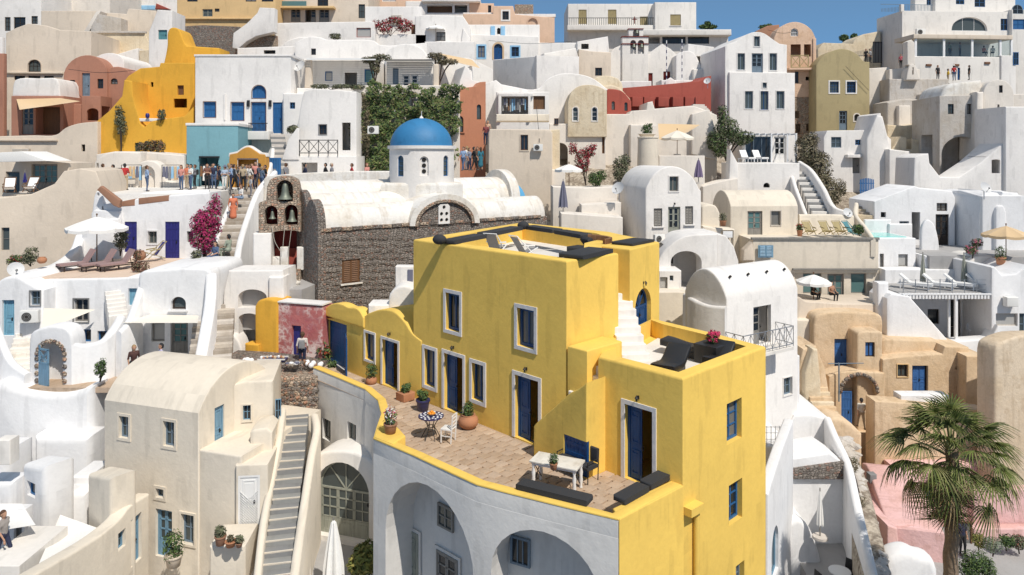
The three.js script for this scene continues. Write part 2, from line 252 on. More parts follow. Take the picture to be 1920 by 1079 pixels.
    if (st.void && (!st.vm || st.room)) part = null; else if (st.void) part = this.put(st.name ?? 'opening', T(sheet(outline(w - .002, h - .002, arch), .01), -rev + .004), st.vm ?? M.void, f);
    else if (!st.niche) {
      const bot = name === 'door' ? 0 : fw, list = [sheet(outline(w - .004, h - .004, arch), .07, [outline(w - .004, h - .004, arch, fw, bot > 0 ? fw : .001)])], iw = w - 2 * fw;
      if (!st.door && !st.plank && !st.gdoor) {
        const nx = st.nx ?? 2, ny = st.ny ?? 2, ih = h - 2 * fw, mb = Math.min(.035, w * .05);
        const topAt = (x) => arch ? h - w / 2 * arch + Math.sqrt(Math.max(0, 1 - (x / (w / 2 - fw)) ** 2)) * (w / 2 * arch - fw) : h - fw;
        for (let i = 1; i < nx; i++) { const x = -iw / 2 + iw * i / nx, t = topAt(x); list.push(box(i * 2 === nx ? mb * 1.7 : mb, t - fw, .05, x, (t + fw) / 2, .03)); }
        for (let j = 1; j < ny; j++) { const y = fw + ih * j / ny; let hw = iw; if (arch && y > h - w / 2 * arch) hw = iw * Math.sqrt(Math.max(0, 1 - ((y - (h - w / 2 * arch)) / (w / 2 * arch)) ** 2)); list.push(box(hw, mb, .05, 0, y, .03)); }
        part = this.put(name, T(merge(list), z0), fm, f);
        this.put('pane', T(sheet(outline(w, h, arch, fw * .5), .012), z0 + .012), st.pane ?? [M.glass, M.glass, M.curt2, M.glass2][Math.floor(hash(Math.round(cx * 97), Math.round(y0 * 53), 4) * 4)], f, part);
        if (st.shut) for (const k of [-1, 1]) {           // closed louvred leaves, each with slats
          const lw = iw / 2 - .01, sl = [box(lw, ih, .02, 0, ih / 2, .02)]; for (const e of [-1, 1]) sl.push(box(.05, ih, .045, e * (lw / 2 - .025), ih / 2, .025));
          const ns = Math.max(4, Math.min(14, Math.round(ih / .1))); for (let j = 0; j < ns; j++) { const s = box(lw - .1, ih / ns * .7, .02, 0, 0, 0); s.rotateX(-.5); s.translate(0, (j + .5) * ih / ns, .04); sl.push(s); }
          const g = merge(sl); g.translate(k * iw / 4, fw, 0); this.put('shutter', T(g, z0 + .05), st.shut, f, part);
        }
        if (st.leaf) for (const k of st.leafs ?? [-1, 1]) {   // shutters folded back in the reveal or open on the wall
          const lw = w / 2, a = st.leafA ?? 1.45, g = merge([box(lw, h - .04, .035, lw / 2, h / 2, 0), ...[.25, .72].map((q) => box(lw * .7, h * .36, .05, lw / 2, h * q, 0))]); g.rotateY(-a); if (k > 0) g.scale(-1, 1, 1); g.translate(k * (w / 2 - .03), 0, rev * .2); const q = clean(g); if (k > 0) flip(q); this.put('shutter', T(q, -rev * .2), st.leaf, f, part);
        }
      } else {
        part = this.put(name, T(merge(list), z0), fm, f);
        const n = st.leaves ?? (w > .95 ? 2 : 1), dm = st.dm ?? fm, ih = h - fw, spring = arch ? h - w / 2 * arch : h - fw, bodyH = arch ? spring : ih;
        if (arch) { this.put('pane', T(sheet(outline(w, h, arch, fw * .5, spring - .02), .012), z0 + .01), st.pane ?? M.glass, f, part); const rad = [box(w - .1, .07, .06, 0, spring, .035)]; for (const a of [-.7, 0, .7]) { const r = box(.04, w / 2 * arch, .05, 0, w / 4 * arch, .03); r.rotateZ(a); r.translate(0, spring, 0); rad.push(r); } this.put('fanlight_bars', T(merge(rad), z0), fm, f, part); }
        for (let i = 0; i < n; i++) {
          const lw = iw / n - .008, x = -iw / 2 + (i + .5) * iw / n; if (st.ajar !== undefined && i === st.ajar) continue;
          const L = [];
          if (st.plank) { const np = Math.max(3, Math.round(lw / .16)); for (let k = 0; k < np; k++) L.push(box(lw / np - .012, bodyH, .04, x - lw / 2 + (k + .5) * lw / np, bodyH / 2, .03)); L.push(box(lw, bodyH, .02, x, bodyH / 2, .016)); for (const q of [.2, .55, .85]) L.push(box(lw, .1, .03, x, bodyH * q, .05)); }
          else if (st.gdoor) { L.push(box(lw, bodyH * .34, .045, x, bodyH * .17, .03), box(lw * .6, bodyH * .22, .03, x, bodyH * .17, .05)); for (const e of [-1, 1]) L.push(box(.06, bodyH, .05, x + e * (lw / 2 - .03), bodyH / 2, .03)); for (const q of [.36, .58, .79, .985]) L.push(box(lw, .045, .05, x, bodyH * q, .03)); if (lw > .6) L.push(box(.035, bodyH * .64, .05, x, bodyH * .67, .03)); this.put('pane', T(box(lw - .06, bodyH * .64, .012, x, bodyH * .67, .02), z0), st.pane ?? M.glass, f, part); }
          else { L.push(box(lw, bodyH, .035, x, bodyH / 2, .025)); for (const [q, hh] of st.three ? [[.17, .22], [.47, .26], [.80, .26]] : [[.24, .34], [.72, .44]]) { L.push(sheet(outline(lw * .72, bodyH * hh), .02, [outline(lw * .72, bodyH * hh, 0, .045)]).translate(x, bodyH * (q - hh / 2), .042)); L.push(box(lw * .5, bodyH * hh * .7, .02, x, bodyH * q, .048)); } }
          const leaf = this.put('leaf', T(merge(L), z0), dm, f, part);
        }
        const hx = n === 2 ? .05 : iw / 2 - .12, k = merge([new THREE.SphereGeometry(.035, 6, 5).translate(hx, h * .45, .09), box(.05, .16, .015, hx, h * .45, .06)]); if (w * FPX / 40 > 14) this.put('handle', T(k, z0), M.iron, f, part);
      }
    }
    const S = st.sur; if (S) { const sw = st.sw ?? .12, sb = name === 'door' ? 0 : sw, o = outline(w + 2 * sw, h + sw + sb, arch).map((p) => V2(p.x, p.y - sb)), inn = outline(w, h, arch, 0, name === 'door' ? -0.001 : 0); const q = name === 'door' ? [V2(-w / 2 - sw, 0), ...outline(w, h, arch).slice(0, 0)] : null;
      let g; if (name === 'door') { const oo = outline(w + 2 * sw, h + sw, arch), ii = outline(w, h, arch); const pts = [oo[1], ...oo.slice(2), oo[0], ii[0], ...ii.slice(2).reverse(), ii[1]]; g = sheet(pts, st.st ?? .04); } else g = sheet(o, st.st ?? .04, [inn]);
      this.put('surround', T(g, .001), S, f, part ?? this.o); }
    if (st.sill) this.put('sill', T(box(w + .2, .07, .14, 0, -.035 - (st.sur ? .001 : 0), .05), 0), st.sill, f, part ?? this.o);
    if (st.lamp) { const g = merge([box(.08, .14, .03, 0, 0, .015), beam(V3(0, 0, .02), V3(0, .1, .16), .014), new THREE.ConeGeometry(.09, .12, 8).translate(0, .05, .18), new THREE.CylinderGeometry(.05, .035, .12, 8).translate(0, -.06, .18)]); g.scale(.65, .75, .6); g.translate(0, h + (S ? .1 : 0) + .2, 0); this.put('wall_lamp', T(g, 0), M.iron, f, this.o); }
    return this;
  }
  // hand-placed part given in face coordinates (u, v pixels -> s, y)
  part(name, m, fn, o = {}) { const f = (o.face ?? this.cur.f).off(o.z ?? 0); const g = fn(f); this.put(name, g, m, f, o.parent); return this; }
  bx(name, m, u0, v0, u1, v1, depth, o = {}) { const f = (o.face ?? this.cur.f).off(o.z ?? 0), um = (u0 + u1) / 2, vm = (v0 + v1) / 2, a = f.at(u0, vm)[0], b = f.at(u1, vm)[0], t = f.at(um, v0)[1], q = f.at(um, v1)[1]; this.put(name, crease(prism([V2(a, q), V2(b, q), V2(b, t), V2(a, t)], depth, o.bevel ?? Math.min(.04, depth * .2, (b - a) * .2, (t - q) * .2))), m, f, o.parent); return this; }
  // stones: separate rubble stones standing proud of a face
  stones(f, u0, v0, u1, v1, nu, nv, r, ms, seed = 1, skip = [0, 0, 0, 0]) {
    const R = rng(seed), gs = [0, 1, 2, 3, 4].map(() => { const g = new THREE.DodecahedronGeometry(r, 0); g.rotateZ(R() * 6); g.rotateX(R() * 6); g.scale(1.1 + R() * .5, .75 + R() * .3, .42); return boxUV(clean(g)); }), L = this.loc(f), q = V3();
    for (let j = 0; j < nv; j++) for (let i = 0; i < nu; i++) { const u = lerp(u0, u1, (i + .5 + (j % 2) * .4 - .2 + (R() - .5) * .4) / nu), v = lerp(v0, v1, (j + .5 + (R() - .5) * .4) / nv); if (u > skip[0] && u < skip[2] && v > skip[1] && v < skip[3]) continue; const p = f.at(u, v), m = mesh('stone', gs[Math.floor(R() * 5)], ms[Math.floor(R() * ms.length)], this.o); m.position.copy(q.set(p[0], p[1], 0).applyMatrix4(L)); m.rotation.set(0, f.turn - this.f0.turn, 0); const k = .75 + R() * .5; m.scale.set(k, k, .6 + R() * .5); }
    return this;
  }
  end() {
    for (const b of this.bodies) { const g = carve(b.g, b.cut); this.put(b.name, g, b.m, b.f); }
    this.o.position.copy(this.f0.pt(0, this.base)); this.o.rotation.y = this.f0.turn; scene.add(this.o); return this;
  }
}
function flip(g) { const p = g.attributes.position; for (let i = 0; i < p.count; i += 3) for (const at of Object.values(g.attributes)) { const n = at.itemSize; for (let k = 0; k < n; k++) { const t = at.array[(i + 1) * n + k]; at.array[(i + 1) * n + k] = at.array[(i + 2) * n + k]; at.array[(i + 2) * n + k] = t; } } return g; }
const house = (label, f, o = {}) => new House(o.name ?? 'house', label, o.cat ?? 'house', f, o);
const wallOf = (label, f, o = {}) => new House(o.name ?? 'wall', label, o.cat ?? 'wall', f, o);

// a free-standing wall along a line of points (top centre line), rounded on top
function ribbonGeo(pts, half, base, r = Math.min(half * .8, .12)) {
  const sec = [], n = pts.length;
  for (let i = 0; i < n; i++) {
    const a = pts[Math.max(0, i - 1)], b = pts[Math.min(n - 1, i + 1)], tx = b.x - a.x, tz = b.z - a.z, L = Math.hypot(tx, tz) || 1, nx = -tz / L, nz = tx / L, p = pts[i], yb = typeof base === 'function' ? base(p) : base;
    sec.push([[-half, yb], [-half, p.y - r], [-half + .3 * r, p.y - .3 * r], [-half + r, p.y], [half - r, p.y], [half - .3 * r, p.y - .3 * r], [half, p.y - r], [half, yb]].map(([o, y]) => V3(p.x + nx * o, y, p.z + nz * o)));
  }
  const v = [], tri = (a, b, c) => v.push(a.x, a.y, a.z, b.x, b.y, b.z, c.x, c.y, c.z);
  for (let i = 0; i < n - 1; i++) for (let k = 0; k < 7; k++) { const a = sec[i][k], b = sec[i][k + 1], c = sec[i + 1][k], d = sec[i + 1][k + 1]; tri(a, c, b); tri(b, c, d); }
  for (const [s, f] of [[sec[0], 1], [sec[n - 1], 0]]) for (let k = 1; k < 7; k++) f ? tri(s[0], s[k], s[k + 1]) : tri(s[0], s[k + 1], s[k]);
  const g = new THREE.BufferGeometry(); g.setAttribute('position', new THREE.Float32BufferAttribute(v, 3)); g.computeVertexNormals(); return crease(flip(g), .9);
}
const smoothPts = (pts, n = 5) => new THREE.CatmullRomCurve3(pts, false, 'centripetal').getPoints((pts.length - 1) * n);
function wallPath(label, m, pts, o = {}) {               // pts: [u, v, d]
  let q = pts.map(([u, v, d]) => P(u, v, d)); if (o.smooth !== false && q.length > 2) q = smoothPts(q, o.n ?? 5);
  const base = o.h ? (p) => p.y - o.h : (p) => ground(p.x, -p.z) - .5, c = q[0].clone(), b0 = Math.min(...q.map(base)); c.y = b0;
  const g = ribbonGeo(q, (o.t ?? .35) / 2, base, o.r); g.translate(-c.x, -c.y, -c.z);
  const w = mesh(o.name ?? 'garden_wall', boxUV(g), m, o.parent ?? scene); w.position.copy(c); if (!o.parent) tagObj(w, label, o.cat ?? 'wall', o.group); return w;
}
// a flight of steps: every step its own mesh. a = foot, b = head (centre line), n steps
function flight(label, m, a, b, n, width, o = {}) {
  const t = o.thing ?? thing(o.name ?? 'stairs', label, 'stairs', [a.x, a.y, a.z]), dx = b.x - a.x, dz = b.z - a.z, L = Math.hypot(dx, dz), run = L / n, rise = (b.y - a.y) / n, ang = Math.atan2(-dz, dx), ms = Array.isArray(m) ? m : [m];
  const gs = [0, 1, 2].map((k) => boxUV(crease(prism([V2(-width / 2, -(o.deep ?? .6)), V2(width / 2, -(o.deep ?? .6)), V2(width / 2, 0), V2(-width / 2, 0)], run + .02, .03)), k * 1.7, k * .9));
  const R = rng(Math.round(width * 1000 + n)), p0 = t.position;
  for (let i = 0; i < n; i++) {
    const s = mesh('step', gs[i % 3], ms[i % ms.length], t), x = a.x + dx * i / n, z = a.z + dz * i / n;
    s.position.set(x - p0.x, a.y + rise * (i + 1) - p0.y, z - p0.z); s.rotation.y = Math.atan2(-dx, -dz) + (R() - .5) * .04; s.position.x += (R() - .5) * .03;
    if (o.nose) { s.position.y += (R() - .5) * .05; s.rotation.z = (R() - .5) * .05; mesh('nosing', o.noseG ?? (o.noseG = box(width, .045, .05, 0, -.018, -.02)), o.nose, s); }
  }
  return t;
}
// ---------------------------------------------------------------- ground
{
  const nu = 90, ds = []; for (let d = 6; d < 60; d += 1.5) ds.push(d); for (let d = 60; d < 130; d += 3) ds.push(d); for (let d = 130; d <= 400; d += 30) ds.push(d);
  const v = [], idx = [], R = rng(5);
  for (const d of ds) for (let i = 0; i <= nu; i++) { const x = (i / nu - .5) * 2.2 * (d * .9 + 14), y = ground(x, d) - .3 + (fbm(x * .6 + 50, d * .6, 1 << 20, 77, 3) - .5) * .7; v.push(x, y, -d); }
  for (let j = 0; j < ds.length - 1; j++) for (let i = 0; i < nu; i++) { const a = j * (nu + 1) + i, b = a + 1, c = a + nu + 1, e = c + 1; idx.push(a, b, c, b, e, c); }
  let g = new THREE.BufferGeometry(); g.setAttribute('position', new THREE.Float32BufferAttribute(v, 3)); g.setIndex(idx); g.computeVertexNormals();
  const uv = new Float32Array(v.length / 3 * 2); for (let i = 0; i < uv.length / 2; i++) { uv[2 * i] = v[3 * i]; uv[2 * i + 1] = v[3 * i + 2] + v[3 * i + 1] * .5; } g.setAttribute('uv', new THREE.BufferAttribute(uv, 2));
  const o = mesh('ground', g, M.earth); o.userData.kind = 'structure';
  // the open sea round the island, far below
  const sea = new THREE.RingGeometry(1, 3500, 64, 1); sea.rotateX(-Math.PI / 2); const w = mesh('sea', sea, mat(.015, .05, .10, { roughness: .15 })); w.position.set(0, -60, -200); w.userData.kind = 'structure';
}
// ---------------------------------------------------------------- the yellow house and its terrace
const YT = -9.56;
const FL = FX(-9.2, 33.95, 1.716, 22.7), FRt = FX(1.716, 22.7, 3.63, 24.56), FA = FX(4.17, 25.5, 5.67, 27.7), FB = FX(2.64, 22.0, 4.71, 19.87), FC = FX(4.71, 19.87, 8.18, 23.2);
const dBlue = { door: 1, fr: M.blue, sur: M.white, sw: .13, rev: .22, lamp: 1, y0: YT, leaves: 2, ajar: 1, st: .03 }, wBlue = { fr: M.blue, sur: M.white, sw: .13, rev: .22, nx: 2, ny: 1, st: .03 };
{
  const H = house('tall yellow flat-roofed house with white-framed blue windows and sunken roof terrace', FL, { name: 'yellow_house' });
  H.plan(M.yellow, [[1.716, 22.7], [3.63, 24.56], [3.15, 25.05], [3.3, 26.45], [4.17, 25.5], [5.67, 27.7], [4.6, 30.3], [4.26, 31.3], [.43, 35.6], [-3.9, 28.5]], -18, -3.36, { face: FL, bevel: .07 })
    .hollow([[1.72, 23.4], [2.95, 24.6], [2.5, 25.1], [2.75, 27.3], [3.9, 29.2], [3.6, 30.7], [.5, 34.7], [-3.1, 28.45]], -4.15, -2)
    .w(836, 551, 862, 621, { ...wBlue, fw: .1 }).w(970, 580, 1002, 652, { ...wBlue, fw: .1 })
    .w(796, 656, 816, 725, wBlue).w(833, 667, 868, 0, dBlue).w(885, 683, 907, 752, wBlue).w(966, 709, 1010, 0, { ...dBlue })
    .w(1191, 541, 1221, 0, { door: 1, fr: M.blue, arch: 1, rev: .25, y0: -6.75, leaves: 2, lamp: 1, face: FA });
  // low wing on the left with its scalloped door gable
  H.b(M.yellow, { top: [[591, 597], [676, 597], ...spline([[690, 588], [712, 581], [737, 584], [755, 600], [773, 626], [790, 640]], 5)] }, 3.2, { face: FL, z: .03, bevel: .06, name: 'low_wing' })
    .w(611, 604, 650, 0, { plank: 1, fr: M.blue, dm: M.blue2, rev: .3, y0: YT - .42, leaves: 1 }).w(685, 626, 702, 676, { ...wBlue, sw: .1 }).w(717, 640, 746, 0, { ...dBlue, sw: .11 });
  H.b(M.yellow, { top: spline([[591, 597], [597, 583], [611, 577], [620, 571], [631, 569], [643, 572], [653, 577], [666, 578], [674, 584], [681, 597]], 4), vb: 601 }, .5, { face: FL, z: .1, bevel: .05, name: 'scalloped_gable' });
  H.part('open_leaf', M.blue, (f) => { const [s] = f.at(652, 640), g = [box(.95, 2.0, .05, .475, 1.0, 0)]; for (let i = 0; i < 6; i++) g.push(box(.13, 1.9, .075, .1 + i * .15, 1, 0)); const m = merge(g); m.rotateY(-.5); m.translate(s, YT - .38, .12); return m; }, { face: FL });
  // the lower block with its own roof terrace
  H.plan(M.yellow, [[2.64, 22.0], [4.71, 19.87], [8.18, 23.2], [6.9, 25.1], [5.75, 26.6], [5.3, 27.2], [3.2, 24.1]], -19, -6.18, { face: FL, name: 'lower_block' })
    .hollow([[3.2, 22.05], [4.73, 20.45], [7.55, 23.2], [6.6, 24.75], [5.5, 26.2], [5.2, 26.9], [3.5, 24.2]], -6.78, -5)
    .w(1172, 765, 1224, 0, { ...dBlue, sur: M.white, face: FB })
    .w(1363, 752, 1391, 828, { fr: M.blue2, rev: .25, nx: 2, ny: 3, face: FC }).w(1367, 904, 1392, 979, { fr: M.blue2, rev: .25, nx: 2, ny: 3, face: FC }).w(1246, 1027, 1269, 1071, { fr: M.greyblue, rev: .2, nx: 2, ny: 3, face: FC.off(.02) }).w(1380, 1057, 1396, 1130, { fr: M.greyblue, rev: .25, nx: 2, ny: 3, face: FC });
  // stair block, ledge and steps between the levels
  const FS = FX(.675, 22.76, 2.2, 21.19);
  H.b(M.yellow, { top: [[1000, 860], [1000, 800], ...spline([[1004, 795], [1025, 776], [1047, 757], [1068, 738], [1085, 729], [1100, 718]], 4)].slice(1), vb: 905 }, 1.3, { face: FS, name: 'stair_wall', bevel: .05 })
    .w(1057, 822, 1100, 0, { plank: 1, fr: M.blue, rev: .12, y0: YT + .02, leaves: 1 });
  H.plan(M.yellow, [[1.75, 22.64], [2.3, 22.07], [3.55, 23.25], [3.0, 23.9]], -11, -6.02, { face: FL, name: 'ledge', bevel: .05 });
  H.plan(M.white2, [[4.3, 21.3], [7.2, 23.6], [5.4, 26.5], [3.4, 23.3]], -6.9, -6.74, { face: FL, name: 'roof_floor', bevel: 0 });
  H.plan(M.white2, [[1.7, 23.2], [3.2, 24.8], [4, 29.3], [3.7, 30.9], [.5, 34.9], [-3.3, 28.4]], -4.3, -4.11, { face: FL, name: 'roof_floor', bevel: 0 });
  // down pipe on the right wall
  H.part('down_pipe', M.yellow, (f) => { const a = f.at(1302, 940), s = a[0]; return merge([beam(V3(s, -19, .08), V3(s, a[1], .08), .09, .09, 8), box(.6, .22, .3, s - .22, a[1] - .1, .12)]); }, { face: FX(2.66, 18.05, 4.71, 19.87) });
  H.end();
  for (const [k, hh] of [[0, 0]]) flight('white steps with grey treads climbing beside the yellow tower to its roof', [M.white], V3(4.05, -6.76, -23.55), V3(3.72, -4.75, -26.35), 9, .95, { deep: 2.1, name: 'roof_stairs' });
  flight('short grey-topped steps between the yellow stair wall and the lower roof terrace', [M.white2], V3(1.9, -8.2, -21.9), V3(2.7, -6.3, -22.75), 7, 1.0, { deep: 1.5, name: 'stairs' });
}
// podium: grey-white wall with arches below the terrace, paved on top
const OUT = [[-8.55, 30.95], [-7.1, 29.5], [-5.75, 28.1], [-5.0, 26.8], [-4.62, 25.4], [-4.55, 24.2], [-4.47, 23.2], [-2.99, 21.9], [-1.65, 20.6], [-.96, 19.95], [-.1, 19.47], [1.26, 18.76], [2.66, 18.05], [4.71, 19.9]];
{
  const FP0 = FX(-8.55, 30.95, -5.75, 28.1), FP1 = FX(-4.47, 23.2, -.96, 19.95), FP2 = FX(-.96, 19.95, 2.66, 18.05), FP3 = FX(2.66, 18.05, 4.71, 19.9);
  const H = house('grey-white podium with two wide arches carrying the yellow house terrace', FP1, { name: 'arched_podium', cat: 'podium' });
  H.plan(M.podium, [...OUT, [4.75, 21], [2.9, 23], [1.9, 24], [-4, 30], [-9.4, 35.5]], -19.5, YT - .06, { face: FP1, bevel: .03 })
    .w(722, 914, 888, 0, { arch: 1, rev: 1.15, niche: 1, deep: 1, y0: -19.6 }).w(921, 998, 1126, 0, { arch: .9, rev: 1, niche: 1, deep: 1, y0: -19.6, face: FP2 })
    .w(604, 787, 619, 826, { fr: M.greywood, face: FP0, nx: 2, ny: 1, pane: M.glass2 }).w(650, 794, 667, 838, { fr: M.greywood, face: FP0, nx: 2, ny: 1, pane: M.glass2 });
  const bk = FP1.off(-1.13), bk2 = FP2.off(-.98);
  H.w(741, 990, 786, 1120, { door: 1, fr: M.sage, face: bk, rev: .02, nocut: 1, sur: M.podium, sw: .1 }).w(822, 948, 851, 992, { fr: M.greywood, face: bk, rev: .02, nocut: 1 }).w(820, 1040, 860, 1140, { gdoor: 1, fr: M.greywood, face: bk, rev: .02, nocut: 1, sur: M.podium, sw: .1 }).w(958, 1007, 995, 1060, { fr: M.greyblue, face: bk2, rev: .02, nocut: 1, nx: 3, ny: 1 });
  // parapet: grey outside, yellow cap and inside
  const up = (k, y) => OUT.map(([x, d], i) => { const a = OUT[Math.max(0, i - 1)], b = OUT[Math.min(OUT.length - 1, i + 1)], tx = b[0] - a[0], td = b[1] - a[1], L = Math.hypot(tx, td); return V3(x - td / L * k, y, -(d + tx / L * k)); });
  const rib = (pts, half, yb, r) => { const g = ribbonGeo(pts, half, yb, r); g.applyMatrix4(new THREE.Matrix4().copy(FP1.M).invert()); return g; };
  H.add('parapet', rib(up(.11, -9.17), .105, YT - .3, .02), M.podium, FP1);
  H.add('parapet_cap', rib(up(.15, -9.13), .155, -9.18, .03), M.yellow, FP1);
  H.add('parapet_lining', rib(up(.235, -9.15), .06, YT - .3, .02), M.yellow, FP1);
  H.plan(M.yellow, [[-4.45, 23.2], [-3.75, 22.62], [-3.45, 23.3], [-3.8, 24.0], [-4.5, 24.2]], YT - .2, -9.09, { face: FP1, name: 'plinth', bevel: .05 });
  H.plan(M.yellow, [[2.69, 18.03], [4.74, 19.87], [4.6, 20.3], [2.6, 18.6]], -19.4, -9.14, { face: FP1, name: 'side_wall', bevel: .04 });
  H.end();
}
// flagstones of the terrace
{
  const R = rng(44), poly = OUT.map(([x, d]) => V2(x, d)).concat([V2(4.75, 20.6), V2(2.8, 22.4), V2(1.75, 22.75), V2(-3.9, 28.55), V2(-9.2, 34)]);
  const inside = (x, y) => { let c = false; for (let i = 0, j = poly.length - 1; i < poly.length; j = i++) if ((poly[i].y > y) !== (poly[j].y > y) && x < (poly[j].x - poly[i].x) * (y - poly[i].y) / (poly[j].y - poly[i].y) + poly[i].x) c = !c; return c; };
  const o = thing('terrace_paving', '', null, [0, YT - .06, -24]); o.userData = { kind: 'structure' };
  const bed = planGeo(poly.map((p) => V2(-1.2 + (p.x + 1.2) * .965, 25 + (p.y - 25) * .95)), 0, .012, 0); bed.translate(0, 0, 24); mesh('mortar_bed', boxUV(clean(bed)), M.flag2, o);
  const gs = []; for (let k = 0; k < 8; k++) { const w = .415, h = .345, j = () => (R() - .5) * .03; gs.push(boxUV(crease(prism([V2(-w / 2 + j(), -h / 2 + j()), V2(w / 2 + j(), -h / 2 + j()), V2(w / 2 + j(), h / 2 + j()), V2(-w / 2 + j(), h / 2 + j())], .05, .012)).rotateX(-Math.PI / 2), R() * 9, R() * 9)); }
  let n = 0; const ex = [.697, -.717], ey = [.717, .697];
  for (let a = -30; a < 32; a++) for (let b = -28; b < 30; b++) {
    const x = -2 + ex[0] * (a * .422 + (b % 2) * .2) + ey[0] * b * .352, d = 24.5 + ex[1] * (a * .422 + (b % 2) * .2) + ey[1] * b * .352; if (![[0, 0], [.42, 0], [-.42, 0], [0, .42], [0, -.42]].every(([p, q]) => inside(x + p, d + q))) continue;
    const s = mesh('flagstone', gs[Math.floor(R() * 8)], [M.flag, M.flag2, M.flag3, M.flag][Math.floor(R() * 4)], o); s.position.set(x, .05 + R() * .008, 24 - d); s.rotation.y = Math.atan2(.717, .697) + (R() > .5 ? Math.PI : 0); s.rotation.x = (R() - .5) * .008; n++;
  }
  console.log('flagstones', n);
}
// ---------------------------------------------------------------- lower left: cream vaulted house, white gate houses, lounger terrace
const pale = { fr: M.pale, nx: 2, ny: 2 }, greyW = { fr: M.greyblue, nx: 2, ny: 2, pane: M.glass2 };
{
  const f = F2(194, 27.4, 370, 26), fs = FR(27.9, 12, 470);
  const H = house('cream barrel-vaulted house with small framed windows beside the grey stone steps', f, { name: 'vaulted_house' }), c0 = f.pt(f.at(372, 763)[0], 0), fe = new Face(c0.x, c0.z, f.ez, -f.ex);
  H.vx(M.cream, 194, 372, 763, 4.2, 1.25, { bevel: .06 }).w(223, 781, 241, 822, { ...greyW, sur: M.cream, sw: .1, st: .03 }).w(306, 791, 327, 838, { ...greyW, sur: M.cream, sw: .1, st: .03 }).w(292, 917, 307, 934, { ...greyW, sur: M.cream, sw: .1, ny: 1, st: .03 }).w(291, 957, 322, 1046, { gdoor: 1, fr: M.pale, leaves: 2, pane: M.glass2 }).w(340, 965, 364, 1021, { ...greyW, sur: M.cream, sw: .08 }).w(402, 762, 420, 848, { door: 1, fr: M.pale, leaves: 1, rev: .14, face: fe });
  H.b(M.cream, [372, 850, 452], 5, { face: f, z: -.05, name: 'terrace_wing', bevel: .08 });
    H.b(M.cream, { top: [[432, 724], [455, 716], [512, 714]] }, 3, { face: fs, name: 'upper_wing', bevel: .09 })  .w(455, 760, 470, 789, { ...pale, sur: M.cream, sw: .06, pane: M.glass }).w(516, 748, 527, 790, { ...pale, nocut: 1, rev: .01 });
  H.b(M.cream, { top: [[468, 812], [476, 806], [500, 803], [510, 812]] , vb: 880 }, 1.4, { face: FR(26.6, 8, 490), name: 'bench_block', bevel: .1 });
  H.b(M.cream, [441, 872, 502], 1.7, { face: FR(25.4, 6, 470), name: 'lattice_porch', bevel: .06 }).w(446, 892, 487, 985, { door: 1, fr: M.whitewood, leaves: 1, rev: .08 });
  H.bx('cistern', M.cream, 392, 1025, 460, 1100, 1.5, { face: FR(23.8, 4, 420), bevel: .08 });
  H.b(M.cream, { top: [[163, 890], [206, 898]] }, .9, { face: F2(163, 25.4, 206, 24.4), name: 'oven', bevel: .14 });
  H.b(M.cream, { top: spline([[30, 1098], [110, 1052], [180, 1010], [222, 976], [245, 948], [280, 926]], 4) }, .5, { face: F2(60, 20.2, 279, 26), name: 'wing_wall', bevel: .08 }).w(245, 968, 265, 1056, { gdoor: 1, fr: M.pale, leaves: 1, pane: M.glass2 }).w(221, 996, 235, 1029, pale);
  // lattice of the porch door, bars of their own
  H.part('lattice', M.whitewood, (q) => { const [a, y1] = q.at(449, 895), [b, y0] = q.at(484, 982), g = []; for (let k = -6; k < 14; k++) { for (const s of [1, -1]) { const x0 = a + k * .09, L = y1 - y0; const pts = []; let xa = s > 0 ? x0 : x0, t0 = 0; const w = b - a; const xs = (t) => x0 + s * t; let lo = 0, hi = L; for (let t = 0; t <= L; t += .02) { if (xs(t) >= a && xs(t) <= b) { if (!pts.length) pts.push(t); pts[1] = t; } } if (pts.length === 2 && pts[1] - pts[0] > .05) g.push(slatBar(V3(xs(pts[0]), y0 + pts[0], .01), V3(xs(pts[1]), y0 + pts[1], .01), .018, .02)); } } return merge(g); }, { face: FR(25.4, 6, 470), z: .0 });
  H.end();
}
{ // white houses at the left edge in the foreground
  const H = house('bright white stepped house with rounded parapets at the lower left corner', FR(29.8), { name: 'white_house' });
  H.b(M.cool, { top: spline([[-30, 726], [0, 717], [50, 733], [120, 738], [172, 726]], 4) }, 1.4, { bevel: .3 });
  H.b(M.cool, [60, 820, 168], 1.4, { z: .9, bevel: .3 }).b(M.cool, [-40, 846, 14], 1.6, { z: 2.2, bevel: .3 }).b(M.cool, [-30, 905, 24], 1, { z: 4.4, bevel: .22 });
  H.bx('meter_cupboard', M.white2, -8, 826, 18, 873, .5, { face: FR(25.6), z: .6 });
  H.b(M.cool, { top: [[40, 872], [80, 877]] }, 1.1, { face: F2(40, 26, 80, 25.2), bevel: .2 }).w(50, 905, 65, 932, { fr: M.blue2, nx: 1, ny: 1 });
  H.b(M.cool, { top: [[104, 935], [128, 922], [163, 925]] }, 1.5, { face: FR(26.3, 10, 130), bevel: .22 }).b(M.cool, [134, 895, 166], 1.5, { face: FR(26.9), bevel: .08 });
  H.b(M.white2, [-40, 1062, 36], 2.4, { face: FR(22), name: 'terrace_floor', bevel: .03 });
  H.b(M.cool, [-40, 958, 44], .5, { face: FR(24.4), bevel: .05 }).w(25, 985, 40, 1016, { fr: M.greywood, nx: 1, ny: 1 });
  H.end();
}
